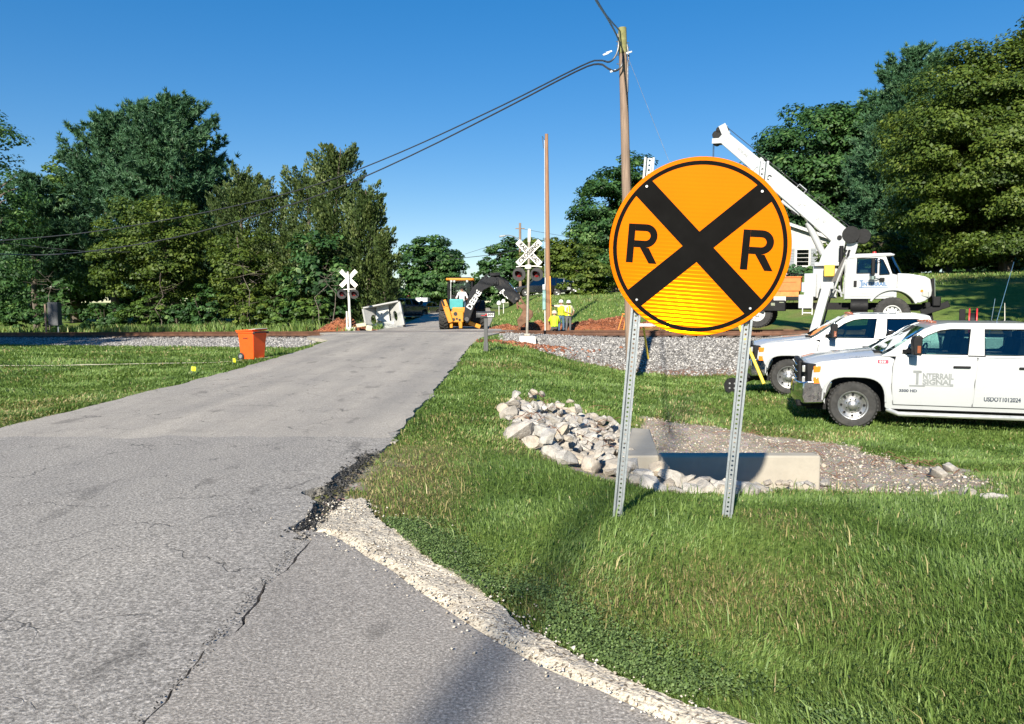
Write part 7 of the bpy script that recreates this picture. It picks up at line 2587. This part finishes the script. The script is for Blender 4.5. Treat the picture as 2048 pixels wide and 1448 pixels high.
def standing(h=1.75):
    k = h / 1.75
    J = dict(pelvis=(0, 0, .94), spine=(0, 0, 1.12), chest=(0, .01, 1.33), neck=(0, .0, 1.50), head=(0, -.015, 1.60), crown=(0, -.015, 1.685),
             shL=(-.185, 0, 1.43), elL=(-.235, .02, 1.15), wrL=(-.25, -.05, .91), handL=(-.25, -.07, .83), shR=(.185, 0, 1.43), elR=(.235, .02, 1.15), wrR=(.25, -.05, .91), handR=(.25, -.07, .83),
             hipL=(-.095, 0, .88), knL=(-.11, -.02, .50), anL=(-.12, .02, .09), toeL=(-.13, -.13, .04), hipR=(.095, 0, .88), knR=(.11, -.02, .50), anR=(.12, .02, .09), toeR=(.13, -.13, .04))
    return {a: Vector(p) * k for a, p in J.items()}


M_HIVIS = mat('hivis_lime', (.62, .92, .02), .7, var=.05)
M_HIVISY = mat('hivis_yellow', (.78, .86, .02), .7, var=.05)
M_BAND = mat('dark_band', (.10, .16, .03), .7)
M_BANDW = mat('silver_band', (.7, .72, .7), .5)
M_SHIRT = mat('pale_shirt', (.66, .62, .50), .85, var=.08)
M_WSHIRT = mat('white_shirt', (.80, .78, .78), .85, var=.05)
M_JEANS = mat('blue_jeans', (.06, .12, .19), .85, var=.2)
M_GREYT = mat('grey_trousers', (.10, .105, .11), .85, var=.2)
M_BOOT = mat('boots', (.05, .04, .035), .7)
M_HAT = mat('white_hard_hat', (.80, .79, .74), .35)
M_HAIR = mat('dark_hair', (.012, .01, .009), .7)

WY = 41.0
def wpos(px, Y=WY):
    x = px_x(px, Y); return (x, Y, gh(x, Y) - .02)
# the worker touching the pole, seen from behind
J = standing(1.72)
J['elL'] = Vector((-.42, .05, 1.42)); J['wrL'] = Vector((-.66, .08, 1.50)); J['handL'] = Vector((-.74, .08, 1.53)); J['shL'] = Vector((-.19, 0, 1.44))
J['toeL'] = Vector((-.13, .14, .04)); J['toeR'] = Vector((.13, .14, .04)); J['head'] = J['head'] + Vector((-.02, .03, 0)); J['crown'] = J['crown'] + Vector((-.02, .03, 0))
person('worker in lime vest and white hard hat leaning one arm on the new pole', wpos(1123, 41.0), 0, J,
       dict(shirt=M_SHIRT, trousers=M_JEANS, boots=M_BOOT, skin=M_SKIN), M_HAT, (M_HIVISY, M_BAND), face=(-.6, .8, 0))
# the worker with a hand on the hip
J = standing(1.70)
J['elR'] = Vector((.36, .06, 1.16)); J['wrR'] = Vector((.22, -.10, 1.00)); J['handR'] = Vector((.16, -.12, .97))
J['elL'] = Vector((-.22, -.08, 1.14)); J['wrL'] = Vector((-.08, -.22, 1.06)); J['handL'] = Vector((-.02, -.24, 1.06))
person('worker in grey trousers and yellow vest standing with a hand on the hip', wpos(1137, 40.6), R(25), J,
       dict(shirt=M_SHIRT, trousers=M_GREYT, boots=M_BOOT, skin=M_SKIN2), M_HAT, (M_HIVISY, M_BANDW), face=(-.5, -.85, 0))
# the worker kneeling in the dug trench
J = standing(1.70)
off = Vector((0, 0, -.48))
for k in ('pelvis', 'spine', 'chest', 'neck', 'head', 'crown', 'shL', 'elL', 'wrL', 'handL', 'shR', 'elR', 'wrR', 'handR', 'hipL', 'hipR'):
    J[k] = J[k] + off
J['knL'] = Vector((-.16, .36, .07)); J['anL'] = Vector((-.15, -.05, .07)); J['toeL'] = Vector((-.15, -.18, .05))
J['knR'] = Vector((.16, .38, .45)); J['anR'] = Vector((.16, .30, .08)); J['toeR'] = Vector((.16, .44, .04))
J['elL'] = Vector((-.27, .14, .72)); J['wrL'] = Vector((-.22, .34, .58)); J['handL'] = Vector((-.21, .40, .54))
J['elR'] = Vector((.27, .14, .72)); J['wrR'] = Vector((.22, .34, .60)); J['handR'] = Vector((.21, .40, .57))
person('worker in lime shirt and vest kneeling at the foot of the new pole', wpos(1109, 39.2), 0, J,
       dict(shirt=M_HIVIS, trousers=M_GREYT, boots=M_BOOT, skin=M_SKIN), mat('cream_hat', (.72, .60, .44), .5), (M_HIVIS, M_BAND), face=(0, 1, 0))
# backhoe driver, seated
J = standing(1.72)
sz = 1.52 - .94 * 1.72 / 1.75 + .05
for k in list(J): J[k] = J[k] + Vector((0, 0, sz))
J['knL'] = Vector((-.16, -.42, 1.55)); J['anL'] = Vector((-.17, -.50, 1.24)); J['toeL'] = Vector((-.17, -.64, 1.21))
J['knR'] = Vector((.16, -.42, 1.55)); J['anR'] = Vector((.17, -.50, 1.24)); J['toeR'] = Vector((.17, -.64, 1.21))
J['elL'] = Vector((-.32, -.12, 1.74)); J['wrL'] = Vector((-.28, -.36, 1.72)); J['handL'] = Vector((-.27, -.42, 1.71))
J['elR'] = Vector((.32, -.12, 1.74)); J['wrR'] = Vector((.28, -.36, 1.72)); J['handR'] = Vector((.27, -.42, 1.71))
L0 = Vector(hoe.location)
person('backhoe driver in a white t-shirt sitting in the open cab', (L0.x + hp3(924, 590).x, L0.y + .08, L0.z - .06), 0, J,
       dict(shirt=M_WSHIRT, trousers=M_JEANS, boots=M_BOOT, skin=M_SKIN2), None, None, M_HAIR, face=(.2, -1, 0))
# ================================================================ BUILDINGS AND ODDMENTS
M_SIDING = mat('white_siding', (.52, .52, .51), .6, var=.03)
M_SHUT = mat('grey_shutter', (.24, .26, .28), .6)
M_ROOF = mat('shingle_grey', (.10, .10, .105), .85, var=.3, vscale=3)
M_PANE = glass_mat('house_pane', (.06, .07, .08), .12)

# white house on the rise behind the crane truck
HSY = 66.0
hsx = px_x(1535, HSY)
hz = at(1600, 562, HSY).z
house = thing('white_house', 'white house with grey shutters half hidden behind the round sign and crane truck', 'house', (hsx, HSY, hz), R(-6))
W, EV, PK, DP = 12.2, 3.0, 5.15, 11.0
fr = [(-W / 2, -1.6), (W / 2, -1.6), (W / 2, EV), (0, PK), (-W / 2, EV)]
wl_ = MB().prism(fr, 0, DP, 'y').build('wall', M_SIDING, house)
sd = MB()
z = -1.2
while z < PK - .2:
    hw_ = W / 2 if z < EV else W / 2 * (PK - z) / (PK - EV)
    sd.box((0, -.018, z), (hw_ * 2 - .06, .03, .19), (R(6), 0, 0))
    z += .2
tag(sd.build('siding', M_SIDING, wl_, smooth=False), kind='stuff')
for s in (-1, 1):
    L_ = math.hypot(W / 2 + .5, (PK - EV) * (W / 2 + .5) / (W / 2))
    an = math.atan2(PK - EV, W / 2)
    c = Vector((s * (W / 4 + .25), DP / 2, (PK + EV) / 2 - .02))
    MB().box(c + Vector((0, 0, .12)), (L_, DP + .9, .16), (0, s * an, 0)).build('roof', M_ROOF, house)
    MB().box(Vector((c.x, -.46, c.z + .03)), (L_, .06, .24), (0, s * an, 0)).build('fascia', M_SIDING, house)
def house_window(parent, x, z, w, h, sh=True):
    f = MB().box((x, -.06, z), (w + .22, .08, h + .22)).build('window', M_SIDING, parent, bevel=.01)
    for dz in (-h / 4, h / 4):
        MB().box((x, -.105, z + dz), (w, .02, h / 2 - .05)).build('pane', M_PANE, f)
        MB().box((x, -.12, z + dz), (w, .012, .03)).build('muntin', M_SIDING, f)
    if sh:
        for s in (-1, 1):
            st = MB().box((x + s * (w / 2 + .42), -.06, z), (.46, .06, h + .2)).build('shutter', M_SHUT, parent)
            for k in range(6): MB().box((x + s * (w / 2 + .42), -.095, z - h / 2 + .12 + k * h / 6), (.38, .02, .05), (R(30), 0, 0)).build('louver', M_SHUT, st)
xw = px_x(1600, HSY) - hsx
house_window(house, xw, 1.95, .95, 1.35)
house_window(house, xw - 4.6, 1.95, .95, 1.35)
# flowering shrubs under its window
for i, (px, lb) in enumerate(((1584, 'small grey green shrub under the house window'), (1618, 'small dark shrub at the corner of the white house'))):
    x = px_x(px, HSY - 1.5)
    c = crown_broadleaf(.8, .7, 0.0, 1.15, 400 + i, clumps=40, per=36, leaf=.18)
    r_o = thing('shrub', lb, 'shrub', (x, HSY - 1.6, gh(x, HSY - 1.6) - .05), 0, 'shrubs by the white house')
    MB().tube([(0, 0, -.1), (0, 0, .8)], .05, 5).build('stem', M_BARK, r_o)
    np_mesh('foliage', c[0], c[1], LEAF_PINE if i == 0 else LEAF_DARK, r_o, {'tint': c[2]})

# red gabled house far left of the road
RY = 98
rx_ = px_x(793, RY)
rh = thing('red_house', 'small red house with pale gable trim far off left of the road', 'house', (rx_, RY, gh(rx_, RY) - .2), R(18))
M_REDW = mat('red_brick_wall', (.24, .06, .045), .8, var=.15)
M_TRIMP = mat('pale_trim', (.62, .55, .44), .7)
W, EV, PK = 5.2, 1.9, 3.1
MB().prism([(-W / 2, -1), (W / 2, -1), (W / 2, EV), (0.4, PK), (-W / 2, EV)], 0, 8, 'y').build('wall', M_REDW, rh)
for s, x0 in ((-1, -W / 2 - .4), (1, W / 2 + .4)):
    a, b = Vector((x0, -.3, EV - .1)), Vector((.4, -.3, PK + .12))
    MB().bar(a, b, .14, .22, up=(0, 1, 0)).build('gable_trim', M_TRIMP, rh)
    m = MB(); m.add([a, b, b + Vector((0, 8.6, 0)), a + Vector((0, 8.6, 0)), a + Vector((0, 0, .12)), b + Vector((0, 0, .12)), b + Vector((0, 8.6, .12)), a + Vector((0, 8.6, .12))], [(0, 1, 2, 3), (7, 6, 5, 4), (0, 4, 5, 1), (1, 5, 6, 2), (2, 6, 7, 3), (3, 7, 4, 0)])
    m.build('roof', M_ROOF, rh)
MB().box((1.1, -.05, 1.1), (.5, .1, 2.4)).build('corner_post', M_TRIMP, rh)
MB().box((1.75, -.04, 1.4), (.75, .08, 1.3)).build('window', M_PANE, rh)
MB().box((-1.2, -1.2, .65), (4.6, 2.4, .12), (R(-8), 0, R(0))).build('porch_roof', M_TRIMP, rh)

# ---------------------------------------------------------------- tilted precast concrete box
CY_ = 46.6
M_PRE = mat('precast_concrete', (.40, .40, .385), .85, var=.12, vscale=2, bumps=.3, dirt=((.22, .21, .19), .35))
cp = at(766, 634, CY_)
cbx = thing('concrete_vault', 'tilted grey precast concrete box with two round openings lying by the road', 'concrete box', cp, rot=Euler((R(-8), R(-11), R(4)), 'XYZ'))
hw_, hh_ = 1.08, .72
# floor, top and three folded walls; the open side faces the road
ell = lambda cx, cz, a, b: [(cx + a * math.cos(R(t)), cz + b * math.sin(R(t))) for t in range(0, 360, 30)]
def wall(u0, u1, hole, nm):
    # wall between plan points u0, u1
    a, b = Vector((u0[0], u0[1], 0)), Vector((u1[0], u1[1], 0))
    L_ = (b - a).length; d = (b - a).normalized(); nrm = Vector((-d.y, d.x, 0))
    f0 = lambda u, v: a + d * u + Vector((0, 0, v))
    f1 = lambda u, v: a + d * u + Vector((0, 0, v)) + nrm * .12
    MB().panel([(0, -hh_), (L_, -hh_), (L_, hh_), (0, hh_)], [hole(L_)] if hole else [], f0, f1).build(nm, M_PRE, cbx, bevel=.012)
wall((-hw_, 0), (-.25, .95), lambda L_: ell(L_ * .58, -.02, .26, .34), 'side_wall')
wall((-.25, .95), (.25, .95), None, 'back_wall')
wall((.25, .95), (hw_, .0), lambda L_: ell(L_ * .52, -.02, .24, .32), 'side_wall')
MB().prism([(-hw_, 0), (-.25, .95), (.25, .95), (hw_, 0)], hh_ + .003, hh_ + .10, 'z').build('top_slab', M_PRE, cbx, bevel=.015)
MB().prism([(-hw_, -.35), (-hw_, 0), (-.25, .95), (.25, .95), (hw_, 0), (.75, -.35)], -hh_ - .18, -hh_ - .003, 'z').build('floor_slab', M_PRE, cbx, bevel=.015)
MB().box((-.1, -.30, -hh_ + .18), (1.5, .10, .36)).build('front_lip', M_PRE, cbx, bevel=.015)
MB().box((hw_ + .05, .35, 0), (.12, .9, hh_ * 2)).build('end_wall', M_PRE, cbx, bevel=.015)
MB().prism([(-.5, .0), (.28, -.42), (.40, .78), (-.32, .78)], .55, .60, 'y').build('sunlit_facet', mat('sunlit_precast', (.58, .58, .55), .85, var=.08), cbx)  # paler sheet: sunlight on the box's inner facets put into the colour

# ---------------------------------------------------------------- orange tripod stakes beside the track
TYy = 38.0
tp_ = thing('wooden_tripod', 'orange wooden survey tripod folded beside the track left of the old utility pole', 'tripod', (px_x(1244, TYy), TYy, gh(px_x(1244, TYy), TYy)))
M_TRI = mat('orange_wood_leg', (.60, .22, .04), .6)
for (a, b) in (((1246, 628), (1236, 660)), ((1252, 629), (1247, 660)), ((1255, 632), (1258, 661))):
    P, Q = at(*a, TYy) - tp_.location, at(*b, TYy) - tp_.location
    MB().bar(P, Q, .06, .05).build('leg', M_TRI, tp_, bevel=.008)
MB().box(at(1250, 628, TYy) - Vector(tp_.location), (.30, .2, .06)).build('head_plate', M_TRI, tp_, bevel=.01)
# white marker boards beside the old pole
p = at(1284, 650, 37.5)
wb = tag(MB().box((0, 0, 0), (1.3, .06, .14)).build('marker_board', M_WHITE, None, bevel=.01), 'white board lying by the track right of the old utility pole', 'board'); wb.location = p
# lineside cabinet on its post in the shade far left
Y = behind_track(108, 39.2)
p = at(104, 683, Y); p.z = gh(p.x, Y)
cbt = thing('lineside_cabinet', 'small grey equipment cabinet on posts in the shade at the far left of the track', 'cabinet', p)
sc = Y / F_PX
MB().box((8 * sc, 0, 43 * sc), (20 * sc, .5, 46 * sc)).build('cabinet_body', mat('cabinet_shade_grey', (.085, .09, .095), .7), cbt, bevel=.02)  # grey darkened so the shade over the cabinet lies in its colour
MB().box((8 * sc, -.255, 43 * sc), (17 * sc, .02, 41 * sc)).build('door', mat('cabinet_shade_grey', (.085, .09, .095), .7), cbt, bevel=.01)
MB().cyl((-5 * sc, -.3, -.3), (-5 * sc, -.3, 62 * sc), .07, n=8).build('post', M_WOOD, cbt)
MB().cyl((14 * sc, 0, -.3), (14 * sc, 0, 24 * sc), .05, n=8).build('post', M_GALV, cbt)
# small white lamps beyond the crossing, on the lawn edge
for i, (px, Yl, lb) in enumerate(((998, 66, 'small white garden lamp at the edge of the hill lawn, left one'), (1007, 70, 'small white garden lamp at the edge of the hill lawn, right one'))):
    x = px_x(px, Yl)
    gl_ = thing('garden_lamp', lb, 'garden lamp', (x, Yl, gh(x, Yl)), 0, 'garden lamps')
    MB().cyl((0, 0, -.1), (0, 0, .9), .035, n=6).build('post', M_WHITE, gl_)
    MB().lathe([(.05, .85), (.18, .95), (.20, 1.1), (.12, 1.25), (.001, 1.3)], None, 12).build('lamp_globe', M_WHITE, gl_)
